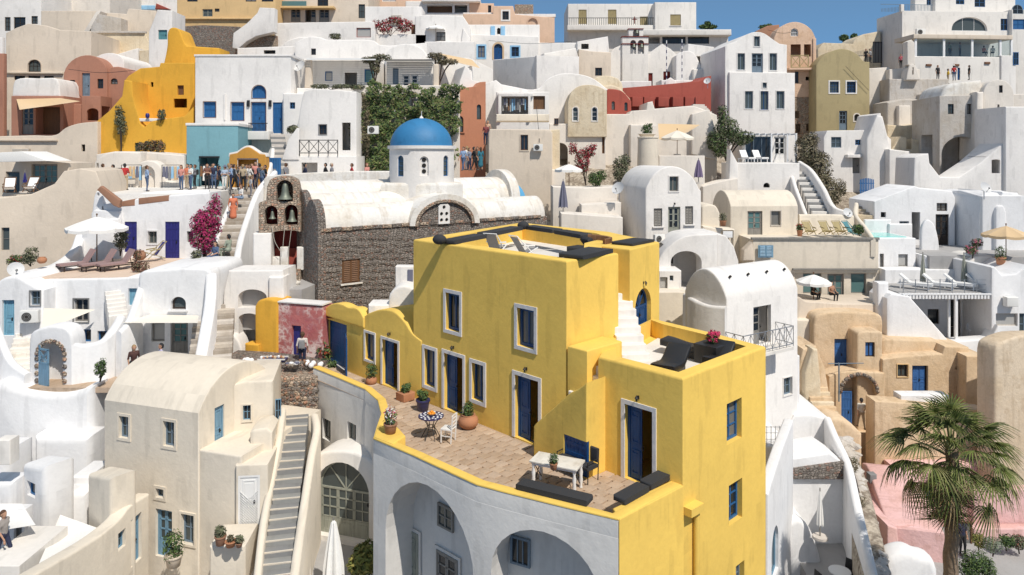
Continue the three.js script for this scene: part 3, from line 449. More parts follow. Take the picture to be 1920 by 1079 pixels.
{ // gate
  const f = FR(30.5, -4, 95);
  const H = wallOf('white gate block with a round stone-framed arch and open pale blue lattice door', f, { name: 'gatehouse', cat: 'gate' });
  H.b(M.cool, { top: spline([[53, 652], [57, 626], [75, 616], [100, 612], [122, 616], [133, 630], [136, 650]], 4) }, .9, { bevel: .1 }).w(72, 643, 118, 722, { arch: 1, rev: .7, void: 1 });
  const [x0] = f.at(72, 680), [x1] = f.at(118, 680), cx = (x0 + x1) / 2, r = (x1 - x0) / 2, yb = f.at(95, 722)[1], yt = f.at(95, 643)[1], cy = yt - r, R = rng(8), sg = [];
  for (let i = 0; i < 19; i++) { let x, y, a; if (i < 4) { x = cx - r - .07; y = yb + .17 + i * (cy - yb) / 4; a = 0; } else if (i < 8) { x = cx + r + .07; y = yb + .17 + (i - 4) * (cy - yb) / 4; a = 0; } else { const t = Math.PI * (i - 7.5) / 11; x = cx + Math.cos(t) * (r + .07); y = cy + Math.sin(t) * (r + .07); a = t; } const g = new THREE.DodecahedronGeometry(.1, 0); g.scale(1.1, 1.15, .7); g.rotateZ(a + R()); g.translate(x, y, .02); H.put('stone', g, i % 3 ? M.stonelight : M.stone, f); }
  H.part('lattice_door', M.pale, (q) => { const w = r * 1.15, h = yt - yb - .08, g = [box(w, .08, .05, w / 2, .04, 0), box(w, .9, .04, w / 2, .5, 0), box(.08, h, .05, .04, h / 2, 0), box(.08, h * .93, .05, w - .04, h * .46, 0), box(w, .07, .05, w / 2, .95, 0), box(w, .07, .05, w / 2, h * .9, 0)]; for (let k = -4; k < 8; k++) for (const s of [1, -1]) { const a = V3(k * .1, .98, 0), b = V3(k * .1 + s * .7, h * .88, 0); if (Math.min(a.x, b.x) > -.3 && Math.max(a.x, b.x) < w + .3) g.push(slatBar(V3(Math.min(w, Math.max(0, a.x)), a.y, 0), V3(Math.min(w, Math.max(0, b.x)), b.y, 0), .022, .02)); } const m = merge(g); m.rotateY(-.35); m.translate(x0 + .05, yb, .05); return m; }, { face: f });
  H.end();
  wallPath('smooth white curved wall joining the stone arch gate to the terrace house', M.cool, [[133, 642, 30.6], [160, 645, 30.9], [192, 636, 31.2], [212, 614, 31.8], [226, 592, 32.6]], { t: .4 });
  wallPath('white curved stair wall left of the stone arch gate', M.cool, [[-14, 590, 31.4], [4, 640, 31], [22, 676, 30.7], [52, 700, 30.4]], { t: .35 });
  flight('whitewashed crooked steps inside the arched gate', [M.white2, M.oldwhite], P(40, 700, 31), P(70, 612, 33.4), 9, 1.5, { deep: 1.2 });
  const pv = mesh('gate_paving', boxUV(clean(planGeo([V2(-23.5, 30.05), V2(-16.8, 30.05), V2(-16.6, 31.5), V2(-24, 32.2)], -9.95, -9.74, 0))), M.flag); pv.userData.kind = 'structure';
}
{ // house under the lounger terrace
  const H = house('white house with crooked small windows carrying the sun lounger terrace', FR(33.6), { name: 'terrace_house' });
  H.b(M.cool, { top: [[60, 528], [90, 524], [210, 522], [262, 520]] }, 6.9, { bevel: .1 }).w(138, 561, 165, 604, { fr: M.greywood, nx: 2, ny: 1, sur: M.stepgrey, sw: .05 }).w(134, 618, 170, 642, { fr: M.blue2, nx: 3, ny: 1 }).w(182, 621, 208, 640, { fr: M.blue2, nx: 2, ny: 1 }).w(240, 541, 257, 573, { door: 1, fr: M.sky2, leaves: 1 });
  H.b(M.cool, { top: spline([[-20, 540], [5, 522], [30, 518], [56, 532], [80, 545]], 4) }, 5, { z: .9, bevel: .14 }).w(3, 563, 26, 630, { door: 1, fr: M.sky2, leaves: 1, dm: M.sky2 }).w(56, 546, 75, 573, { ...greyW, sur: M.stepgrey, sw: .04 });
  H.bx('floor_slab', M.floorp, 66, 520, 258, 526, 6.2, { face: FR(33.75), z: 0, bevel: 0 });
  H.end();
  flight('narrow white corner steps above the awning house', [M.white2], P(222, 598, 32.9), P(213, 545, 33.5), 7, .8, { deep: .8 });
}
{ // house with the arched window and awning
  const f = FR(33.3);
  const H = house('white house with half-moon window and sunken veranda right of the gate', f, { name: 'veranda_house' });
  H.b(M.cool, { top: spline([[258, 540], [262, 512], [300, 506], [360, 503], [392, 508], [396, 540]], 4) }, 4, { bevel: .12 }).w(320, 557, 348, 581, { arch: .9, fr: M.darkwood, nx: 1, ny: 1, rev: .25, sill: M.cool }).w(283, 606, 308, 641, { fr: M.greywood, nx: 1, ny: 1, pane: M.curtain }).w(319, 604, 352, 663, { gdoor: 1, fr: M.greywood, leaves: 1, pane: M.glassg }).w(362, 606, 374, 640, { fr: M.greywood, nx: 1, ny: 1 });
  H.end();
  wallPath('long white wing wall sloping down beside the rough stone stairway', M.cool, [[396, 512, 33.4], [394, 560, 32.4], [386, 612, 31.3], [372, 682, 30.3], [360, 720, 30]], { t: .5 });
  wallPath('white wing wall sloping down left of the shaded veranda', M.cool, [[266, 528, 33.6], [252, 570, 32.6], [236, 606, 31.9], [222, 622, 31.5]], { t: .3 });
  wallPath('low white wall across the front of the veranda', M.cool, [[268, 676, 31], [320, 664, 31.2], [372, 668, 31]], { t: .3 });
  const fl = mesh('veranda_floor', boxUV(clean(planGeo([V2(-16.1, 30.6), V2(-13.4, 30.4), V2(-13.4, 33.5), V2(-16.1, 33.5)], -9.6, -9.3, 0))), M.floorg); fl.userData.kind = 'structure';
}
{ // house with the two cobalt doors
  const H = house('white flat house with two cobalt plank doors facing the lounger terrace', FR(40), { name: 'white_house' });
  H.b(M.cool, { top: [[188, 384], [230, 378], [262, 372], [320, 366], [393, 361]] }, 1.6, { bevel: .09 }).w(233, 416, 256, 473, { plank: 1, fr: M.cobalt, leaves: 1, rev: .12 }).w(309, 416, 336, 486, { plank: 1, fr: M.cobalt, leaves: 1, rev: .12 }).w(277, 434, 294, 457, { fr: M.greywood, nx: 2, ny: 1, sur: M.cool, sw: .08, pane: M.glass2 }).w(350, 434, 362, 455, { fr: M.greywood, nx: 1, ny: 1 });
  H.b(M.terra2, { poly: [[222, 388], [222, 379], [252, 373], [252, 386]] }, .3, { z: .02, name: 'stone_coping', bevel: .03 }).b(M.terra2, { poly: [[259, 384], [259, 372], [316, 366], [316, 377]] }, .3, { z: .02, name: 'stone_coping', bevel: .03 }).b(M.terra2, { poly: [[181, 356], [188, 349], [224, 376], [222, 390], [212, 386]] }, .3, { z: .6, name: 'stone_coping', bevel: .03 });
  H.end();
  const C = house('white stepped chimney with smoke holes behind the big parasol', FR(39.7), { name: 'chimney', cat: 'chimney' });
  C.b(M.cool, { top: [[150, 470], [152, 435], [168, 412], [222, 410], [226, 470]] }, 1.6, { bevel: .12 }).b(M.cool, { top: [[170, 400], [176, 394], [224, 396], [226, 412]] }, 1.1, { z: -.1, bevel: .08 }).b(M.cool, { top: [[172, 398], [176, 368], [180, 359], [188, 359], [192, 368], [196, 398]] }, .6, { z: -.3, bevel: .05 }).w(181, 361, 186, 367, { void: 1, arch: 1, rev: .15 }); C.end();
}
{ // the broad beige wall with a terrace on top
  const H = wallOf('tall beige plaster wall sweeping down from the sunny terrace at far left', F2(-30, 41.4, 190, 42.6), { name: 'beige_wall' });
  H.b(M.beige, { top: [[-30, 372], [0, 371], [58, 364], [101, 345], [119, 321], [150, 316], [179, 321], [188, 345]] }, 5, { bevel: .07 }).w(2, 427, 17, 470, { fr: M.greywood, nx: 1, ny: 2 });
  H.end();
  const T = house('beige terrace room with grey sliding glass doors at far left', FR(46.5), { name: 'terrace_room' });
  T.b(M.beige, { top: [[-30, 305], [30, 298], [128, 306]] }, 3, { bevel: .06 }).w(10, 322, 36, 362, { fr: M.greywood, nx: 1, ny: 1, pane: M.glass2 }).w(58, 308, 107, 360, { gdoor: 1, fr: M.greywood, leaves: 2, pane: M.glassg });
  T.b(M.canvas, { poly: [[-20, 300], [0, 286], [40, 284], [88, 302], [50, 303], [0, 304]] }, 2.4, { z: 2.4, name: 'canopy', bevel: .02 }); T.end();
  wallPath('curved white kerb along the left of the lounger terrace', M.cool, [[52, 508, 34.2], [100, 496, 36], [140, 466, 38.8], [150, 440, 40]], { t: .5 });
}
// ---------------------------------------------------------------- stairway and the crowd's path
flight('long rough brown stone stairway climbing between white walls', [M.step, M.oldgrey], P(392, 690, 30.8), P(405, 560, 35), 12, 1.75, { deep: .7, name: 'stone_stairway' });
{ const t = scene.children.at(-1), go = (a, b, n) => flight('', [M.step, M.oldgrey], a, b, n, 1.7, { deep: .7, thing: t }); go(P(405, 560, 35), P(415, 480, 38.5), 9); go(P(415, 480, 38.5), P(440, 415, 42.5), 9); go(P(440, 415, 42.5), P(470, 354, 48), 10); }
wallPath('white parapet climbing right of the rough stone stairway', M.cool, [[440, 540, 35.4], [446, 470, 38.2], [463, 408, 41.8], [487, 350, 45.4], [515, 320, 47.6]], { t: .35 });
wallPath('white parapet between the bougainvillea and the rough stone stairway', M.cool, [[392, 508, 36.4], [398, 470, 38.6], [414, 420, 41.6], [430, 384, 43.8], [436, 366, 45]], { t: .3 });
{
  const p = mesh('promenade', boxUV(clean(planGeo([V2(-24, 43.5), V2(-23.4, 41.4), V2(-19, 41.4), V2(-18.4, 44), V2(-18.4, 47.9), V2(-14.6, 48.3), V2(-2.5, 49), V2(-2.5, 55), V2(-34, 55)], -4.2, -2.33, 0))), M.floorw); p.userData.kind = 'structure';
  wallPath('low white promenade wall in front of the standing visitors', M.cool, [[192, 390, 42.6], [225, 372, 42.2], [270, 362, 43], [330, 357, 43.5], [392, 356, 44]], { t: .4, h: 2 });
}
// ---------------------------------------------------------------- church, belfry and the coloured walls below
{
  const f = F2(600, 36, 1025, 44.5), yS = f.at(600, 432)[1];
  const H = house('dark stone church with white barrel vaults, blue dome and arched lunette', f, { name: 'church', cat: 'church' });
  const L = f.at(1026, 405)[0];
  const rect = (m, s0, s1, y1, z0, dep, nm, bev = .05) => { const yb = -11, g = crease(prism([V2(s0, yb), V2(s1, yb), V2(s1, y1), V2(s0, y1)], dep, bev)); g.translate(0, 0, z0); return H.add(nm, g, m, f); };
  rect(M.stone, 0, L, yS - .02, 0, 6.6, 'wall').w(641, 487, 675, 531, { fr: M.wood, shut: M.wood, nx: 2, ny: 1, rev: .15, sill: M.oldwhite });
  const vault = (m, s0, s1, z0, z1, ys, rise, nm, yb) => { const pts = [V2(-z0, yb ?? ys - .3), V2(-z0, ys)], n = 16, D = z0 - z1; for (let i = 1; i < n; i++) { const t = Math.PI * i / n; pts.push(V2(-z0 + D * (1 - Math.cos(t)) / 2, ys + rise * Math.sin(t))); } pts.push(V2(-z1, ys), V2(-z1, yb ?? ys - .3)); const g = prism(pts.reverse(), s1 - s0, .03); g.rotateY(Math.PI / 2); g.translate(s1, 0, 0); return H.add(nm, crease(g, .75), m, f); };
  vault(M.oldwhite, .25, L - .1, -.08, -2.1, yS, 1.2, 'vault');
  vault(M.oldwhite, .2, L - 2.2, -1.7, -3.7, yS + .55, 1.15, 'vault');
  vault(M.oldwhite, .4, L - .4, -3.2, -6.4, yS + .8, 1.5, 'nave_vault');
  vault(M.stone, -.12, .3, .04, -1.9, yS, 1.5, 'stone_gable', -11); vault(M.stone, -.1, .25, -1.55, -3.6, yS + .5, 1.42, 'stone_gable', -11); vault(M.stone, -.08, .3, -3.1, -6.5, yS + .7, 1.6, 'stone_gable', -11);
  vault(M.oldwhite, L - .6, L + .1, -2.9, -6.6, yS + .9, 1.9, 'end_arch'); vault(M.domefade, L, L + .7, -3.0, -6.3, yS + .4, 1.5, 'blue_apse');
  H.stones(f, 603, 440, 780, 572, 26, 11, .15, [M.stone], 7, [636, 480, 681, 540]);
  // cornice stones along the eaves
  const gS = boxUV(crease(prism([V2(-.27, -.09), V2(.27, -.09), V2(.27, .09), V2(-.27, .09)], .3, .03))), R = rng(12);
  for (let i = 0; i < Math.floor(L / .56); i++) { const q = gS.clone(); q.rotateZ((R() - .5) * .05); q.translate(.3 + i * .56, yS - .02 + R() * .03, .08); H.put('cornice_stone', q, i % 2 ? M.stone : M.stonelight, f, null); }
  // lunette
  H.b(M.stone, { top: arc(776, 421, 887, 416, 46, 16), vb: 424 }, 1.9, { z: .03, name: 'lunette', bevel: .02 });
  const o = arc(766, 424, 897, 418, 57, 20).map(([u, v]) => { const q = f.at(u, v); return V2(q[0], q[1]); }), inn = arc(776, 424, 887, 418, 47, 20).map(([u, v]) => { const q = f.at(u, v); return V2(q[0], q[1]); });
  H.put('arch_band', crease(sheet([...o, ...inn.reverse()], 2.0).translate(0, 0, -1.85)), M.oldwhite, f);
  const oi = arc(776, 424, 887, 418, 47, 20).map(([u, v]) => { const q = f.at(u, v); return V2(q[0], q[1]); }), o3 = arc(781, 424, 882, 418, 42, 20).map(([u, v]) => { const q = f.at(u, v); return V2(q[0], q[1]); });
  H.put('stone_archivolt', crease(sheet([...oi, ...o3.reverse()], .25).translate(0, 0, -.05)), M.stonelight, f);
  const [pa, py1] = f.at(820, 384), [pb, py0] = f.at(841, 419), pw = pb - pa, ph = py1 - py0, holes = [[.5, .86], [.27, .52], [.73, .52], [.27, .2], [.73, .2]].map(([a, b]) => { const h = []; for (let i = 0; i < 14; i++) h.push(V2(pa + pw * a + Math.cos(i / 14 * 6.2832) * .105, py0 + ph * b + Math.sin(i / 14 * 6.2832) * .105)); return h; });
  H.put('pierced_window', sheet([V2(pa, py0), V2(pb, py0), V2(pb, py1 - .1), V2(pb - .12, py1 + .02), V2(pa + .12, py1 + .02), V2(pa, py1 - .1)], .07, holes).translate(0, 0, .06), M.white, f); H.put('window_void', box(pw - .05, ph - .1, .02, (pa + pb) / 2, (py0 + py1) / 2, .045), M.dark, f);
  // octagonal drum and dome
  const C = P(790, VH, 42.8), loc = (g) => { g.translate(C.x, 0, C.z); g.applyMatrix4(new THREE.Matrix4().copy(f.M).invert()); return g; };
  const oct = (r, y0, y1) => { const g = new THREE.CylinderGeometry(r, r, y1 - y0, 8, 1); g.rotateY(Math.PI / 8 + .21); g.translate(0, (y0 + y1) / 2, 0); return g; };
  H.add('drum', loc(clean(oct(2.0, -3.2, .36))), M.white, f);
  const dw = (ang, fn) => { const a = ang + .21, fx = new Face(C.x + Math.sin(a) * 1.85, C.z + Math.cos(a) * 1.85, Math.cos(a), -Math.sin(a)); fn(fx); };
  const B = H.cur;
  dw(0, (q) => { H.open(B, q, 0, -1.2, .5, 1.1, { arch: 1, rev: .12, niche: 1 }); for (const y of [-.95, -.62, -.3]) H.put('round_hole', new THREE.CylinderGeometry(.12, .12, .03, 14).rotateX(Math.PI / 2).translate(0, y, -.1), M.dark, q); });
  for (const a of [-Math.PI / 4, Math.PI / 4]) dw(a, (q) => H.open(B, q, 0, -1.25, .45, 1.2, { arch: 1, rev: .15, fr: M.blue2, nx: 1, ny: 4 }));
  H.add('cornice', loc(clean(oct(2.12, .34, .52))), M.white, f);
  const dome = new THREE.LatheGeometry(Array.from({ length: 22 }, (_, i) => { const t = i / 21 * Math.PI / 2; return V2(1.84 * Math.cos(t) + .0001, .5 + 1.66 * Math.sin(t)); }), 40); H.add('dome', crease(loc(clean(dome))), M.dome, f);
  H.put('finial', loc(merge([new THREE.ConeGeometry(.16, .22, 10).translate(0, 2.24, 0), beam(V3(0, 2.3, 0), V3(.02, 2.6, 0), .02)])), M.white, f);
  H.plan(M.oldwhite, [[-7.5, 41], [-3.7, 40.8], [-2.9, 42.4], [-3.6, 44.8], [-7.4, 44.9], [-7.7, 43]], -5, -1.62, { face: f, name: 'drum_base', bevel: .2 });
  H.end();
  const W = wallOf('stained white parapet behind the church vaults with visitors walking beyond', FR(45.5), { name: 'parapet_wall' }); W.b(M.oldwhite, { top: [[494, 336], [500, 330], [560, 325], [650, 321], [736, 321]] }, .5, { bevel: .08 }); W.end();
}
{ // belfry
  const f = FR(37.2, 10, 520);
  const H = house('rough stone belfry with three bronze bells over a red porch', f, { name: 'belfry', cat: 'belfry' });
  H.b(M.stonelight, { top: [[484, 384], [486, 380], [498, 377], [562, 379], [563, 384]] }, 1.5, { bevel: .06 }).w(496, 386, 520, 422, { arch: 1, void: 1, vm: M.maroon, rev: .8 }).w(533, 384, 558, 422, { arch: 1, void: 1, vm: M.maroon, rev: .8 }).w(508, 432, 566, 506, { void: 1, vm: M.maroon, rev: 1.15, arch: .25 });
  H.b(M.stonelight, { top: [[498, 378], [500, 350], ...spline([[505, 338], [518, 331], [540, 331], [556, 338], [560, 350]], 3), [561, 378]], vb: 380 }, 1.1, { z: -.06, bevel: .08, name: 'upper_tier' }).w(518, 338, 549, 378, { arch: 1, void: 1, rev: .8 });
  H.b(M.white, [474, 438, 508], 1.2, { z: .25, name: 'porch_pier', bevel: .06 }); H.bx('red_panel', M.red, 508, 466, 566, 506, .06, { face: f, z: -1.02 });
  for (const [a, b] of [[525, 540], [556, 571]]) H.bx('column', M.oldwhite, a, 464, b, 507, .4, { face: f, z: -.2 });
  H.bx('offering_box', M.oldwhite, 510, 482, 524, 506, .3, { face: f, z: -.3 });
  for (const [a, v0, v1, w, z] of [[509, 396, 411, 7, -.25], [546, 394, 416, 10, -.25], [533, 344, 374, 14, -.25]]) {
    const [s, y1] = f.at(a, v0), y0 = f.at(a, v1)[1], h = y1 - y0, r = w / FPX * 38.8;
    H.put('bell', new THREE.LatheGeometry([[0, 1], [.18, 1], [.3, .93], [.4, .75], [.46, .5], [.55, .25], [.8, .08], [1, 0], [.92, 0], [.5, .2]].map(([q, t]) => V2(q * r, y0 + t * h)), 20).translate(s, 0, z), M.bronze, f); H.put('bell_yoke', merge([box(.12, .1, .1, s, y1 + .06, z), beam(V3(s, y1, z), V3(s, y1 + .18, z), .02), beam(V3(s, y0 + .1, z), V3(s, y0 - .1, z), .03)]), M.iron, f);
  }
  for (const [a, b] of [[509, 525], [534, 530], [547, 541]]) { const p = f.at(a, 424), q = f.at(b, 470); H.put('bell_rope', tube([V3(p[0], p[1], .05), V3((p[0] + q[0]) / 2 - .02, (p[1] + q[1]) / 2 - .2, .1), V3(q[0], q[1], .05)], .012, 5), M.rope, f); }
  H.end();
  const ct = mesh('church_court', boxUV(clean(planGeo([V2(-14, 34.9), V2(-10.2, 34.9), V2(-9.9, 36.4), V2(-11.5, 38.5), V2(-14, 38)], -8.5, -6.55, 0))), M.floorg); ct.userData.kind = 'structure';
}
{ // white arch and coloured walls below the belfry
  const f = FR(34.4, -3, 460);
  const H = wallOf('white buttressed wall with two rough arches below the belfry', f, { name: 'arched_wall' });
  H.b(M.white, { top: [[418, 560], [420, 542], [428, 508], [530, 507], [533, 560]] }, 1.8, { bevel: .08 }).w(446, 543, 500, 578, { arch: .55, void: 1, rev: .6 }).w(447, 588, 486, 652, { arch: .5, void: 1, rev: .8 });
  H.b(M.white, { top: spline([[414, 650], [420, 632], [436, 628], [448, 642], [456, 672]], 3) }, 1, { z: .4, bevel: .1 }).b(M.white, [503, 520, 531], 1, { z: .2, bevel: .08 }); H.end();
  const G = wallOf('rough ochre pillar and rose-red plaster wall with a dark blue doorway', F2(478, 34, 602, 32.9), { name: 'rose_wall' });
  G.b(M.ochre, { top: spline([[477, 575], [484, 564], [500, 561], [519, 565]], 3) }, 1.2, { z: .12, bevel: .1, name: 'ochre_pillar' }).b(M.ochre, [458, 646, 484], .7, { z: .3, bevel: .08, name: 'ochre_step' });
  G.b(M.roseold, { top: [[518, 567], [560, 571], [604, 577]] }, 1, { bevel: .05 }).w(547, 611, 564, 676, { void: 1, vm: M.cobalt, rev: .15 }); G.bx('coping', M.white, 517, 568, 604, 571, .8, { face: F2(478, 34, 602, 32.9), z: .06 }); G.end();
  const S = wallOf('dark rubble ledge stacked with souvenirs below the rose-red wall', F2(414, 32.2, 594, 31.6), { name: 'rubble_wall' });
  S.b(M.stone, { top: [[414, 674], [480, 678], [594, 690]] }, 1.6, { bevel: .1 }).stones(S.f, 418, 684, 592, 712, 17, 3, .17, [M.stone, M.stone, M.stonelight, M.step], 5); S.end();
  const Q = wallOf('pale rubble bank under the souvenir ledge beside the grey steps', F2(440, 31.4, 594, 30.6), { name: 'rubble_bank', cat: 'wall' });
  Q.b(M.stonelight, { top: spline([[440, 716], [480, 706], [530, 708], [594, 706]], 3) }, 1, { bevel: .15 }).stones(Q.f, 445, 716, 592, 790, 15, 8, .15, [M.stonelight, M.stone, M.stone], 6); Q.end();
}
{ // arched green doors and the grey steps under the yellow terrace
  const f = F2(572, 28.2, 712, 27.2);
  const H = house('white vaulted entrance with arched sage green doors below the yellow terrace', f, { name: 'arched_entrance' });
  H.b(M.white2, { top: [[574, 880], ...arc(578, 872, 704, 880, 30, 12), [706, 890]] }, 1.5, { bevel: .1 }).w(592, 868, 692, 1012, { gdoor: 1, arch: 1, fr: M.sage, leaves: 3, rev: .35, pane: M.glass2, fw: .09 }); H.end();
  const fl = mesh('courtyard_floor', boxUV(clean(planGeo([V2(-9.5, 22), V2(-3.5, 20.5), V2(-4.2, 25), V2(-6, 28), V2(-8.8, 29.5)], -15.6, -15.0, 0))), M.floorg); fl.userData.kind = 'structure';
  flight('grey painted steps with white-edged treads climbing beside the cream house', [M.stepgrey, M.grey2], P(517, 1090, 22.9), P(556, 778, 29), 17, .95, { deep: .8, nose: M.cream2 });
  wallPath('tall cream stair wall right of the grey painted steps', M.cream, [[590, 776, 28.8], [594, 800, 27.9], [584, 850, 26.6], [572, 930, 25.1], [556, 1040, 23.4], [548, 1100, 22.7]], { t: .3 });
  wallPath('cream stair wall left of the grey painted steps', M.cream, [[530, 765, 28.4], [521, 830, 27.1], [508, 900, 26], [493, 980, 24.3], [480, 1100, 22.3]], { t: .25 });
  const S2 = wallOf('white sloping spur wall beside the podium arch', FR(24.2, -10, 740), { name: 'spur_wall' }); S2.b(M.white2, { top: [[712, 990], [716, 968], [726, 975], [752, 1079]] }, .6, { bevel: .05 }); S2.end();
}
{
  const H = house('small white vaulted shed between the church and the yellow house', FR(31), { name: 'white_shed' }); H.b(M.white, { top: arc(728, 562, 786, 562, 26, 8) }, 1.5, { bevel: .1 }).b(M.white, [741, 500, 780], .6, { z: -1.2, bevel: .05 }).b(M.white, [690, 572, 730], 1.2, { bevel: .08 }); H.bx('picture', M.bluegrey, 764, 506, 774, 530, .04, { face: FR(31), z: -1.15 }); H.end();
  const W = wallOf('low pinkish terrace walls between the church and the white vaulted house', FR(47), { name: 'terrace_wall' }); W.b(M.warm, { top: [[1036, 350], [1100, 352], [1158, 350]] }, 2.5, { bevel: .08 }).b(M.warm, { top: [[1052, 400], [1168, 408]] }, 2, { z: 3.4, bevel: .06 }).b(M.warm, { top: [[1090, 384], [1165, 380]] }, 1.5, { z: 1.6, bevel: .06 }); W.end();
}
// ---------------------------------------------------------------- upper left quarter
const blueW = { fr: M.blue2, nx: 2, ny: 2, rev: .15, pane: M.glass }, darkW = { fr: M.darkwood, nx: 2, ny: 2, rev: .18 }, dW = { fr: M.wood, nx: 2, ny: 1, rev: .15 };
{ // coloured shop fronts on the promenade
  let H = house('low cream shop front with an arched doorway and pictures hung outside', FR(51.5), { name: 'shop_front' });
  H.b(M.warm, { top: spline([[170, 318], [180, 300], [200, 287], [230, 284], [262, 286]], 3) }, 4, { bevel: .12 }).w(180, 306, 201, 350, { void: 1, rev: .3 }).w(206, 315, 229, 368, { void: 1, rev: .5 });
  H.b(M.warm, { top: spline([[252, 330], [258, 308], [275, 301], [295, 306], [305, 322], [312, 340], [345, 341]], 3) }, 1, { z: .5, bevel: .1 }).w(259, 311, 290, 366, { arch: 1, void: 1, rev: .4 });
  H.bx('picture', M.bluegrey, 183, 318, 197, 335, .05, { face: FR(51.5), z: .06 }).bx('picture', M.skyblue, 236, 318, 255, 335, .05, { face: FR(51.5), z: .06 });
  H.b(M.warm, { top: [[262, 285], [345, 292]] }, 4, { z: -1, bevel: .06 }); H.end();
  H = house('light teal plaster building with a shop doorway behind the visitors', F2(348, 52.6, 446, 53), { name: 'teal_building' });
  H.b(M.teal, [349, 235, 446], 6, { bevel: .05 }).w(373, 296, 409, 368, { void: 1, rev: .5 }).bx('coping', M.white, 347, 231, 447, 236, 6.1, { face: F2(348, 52.6, 446, 53), z: .06 }).bx('shop_awning_rail', M.iron, 372, 293, 410, 296, .2, { z: .2 }); H.end();
  H = house('ochre shop gate with a curved white-edged gable and open doorway', FR(51), { name: 'ochre_shop', cat: 'shop' });
  H.b(M.ochre2, { top: [[429, 300], [430, 290], ...spline([[444, 287], [455, 279], [465, 276], [476, 282], [486, 289]], 3), [496, 290], [498, 300]] }, .8, { bevel: .05 }).w(444, 297, 484, 360, { void: 1, rev: .6 });
  H.b(M.white, { top: [[428, 293], [429, 287], ...spline([[444, 284], [455, 276], [465, 273], [476, 279], [486, 286]], 3), [497, 287], [499, 293]], vb: 294 }, .7, { z: -.12, bevel: .04, name: 'gable_edge' });
  H.w(446, 299, 482, 360, { nocut: 1, rev: -.01, fr: M.white, void: 0, niche: 1, sur: M.white, sw: .06 }); H.end();
}
{ // ochre yellow house stepping up the slope
  const f = FR(60);
  const H = house('deep ochre yellow house with stepped wavy walls and pots', f, { name: 'ochre_house' });
  H.b(M.ochre, { top: [[180, 228], [205, 207], [228, 180], [232, 150], [247, 152], [248, 180], [262, 232], [270, 238], [282, 228], [300, 224], [345, 218], [362, 200]] }, 3, { z: 2.5, bevel: .08 }).w(252, 268, 262, 300, { door: 1, fr: M.green, leaves: 1 });
  H.b(M.ochre, { top: [[232, 152], [240, 142], [262, 128], [298, 125], [300, 118], [364, 118]] }, 4, { bevel: .08 }).w(282, 154, 287, 163, { void: 1 }).w(332, 160, 344, 178, { void: 1, vm: M.wood }).w(325, 185, 350, 202, { void: 1 });
  H.b(M.ochre, { top: spline([[304, 128], [308, 112], [313, 85], [314, 60], [320, 52], [333, 54], [345, 80], [350, 86]], 4).concat([[410, 90], [412, 128]]) }, 2.5, { z: -4, bevel: .1 });
  H.b(M.white, [240, 222, 310, 228], .3, { z: 2.4, name: 'shelf', bevel: .05 }); H.end();
  const B = house('beige lower terrace wall with planters under the ochre house', FR(55.5), { name: 'terrace_wall', cat: 'wall' });
  B.b(M.warm, { top: [[180, 290], [215, 284], [255, 288], [305, 288], [348, 296]] }, 3, { bevel: .06 }); B.bx('planter', M.terra, 255, 286, 303, 292, .5, { face: FR(55.5), z: .3 }); B.end();
}
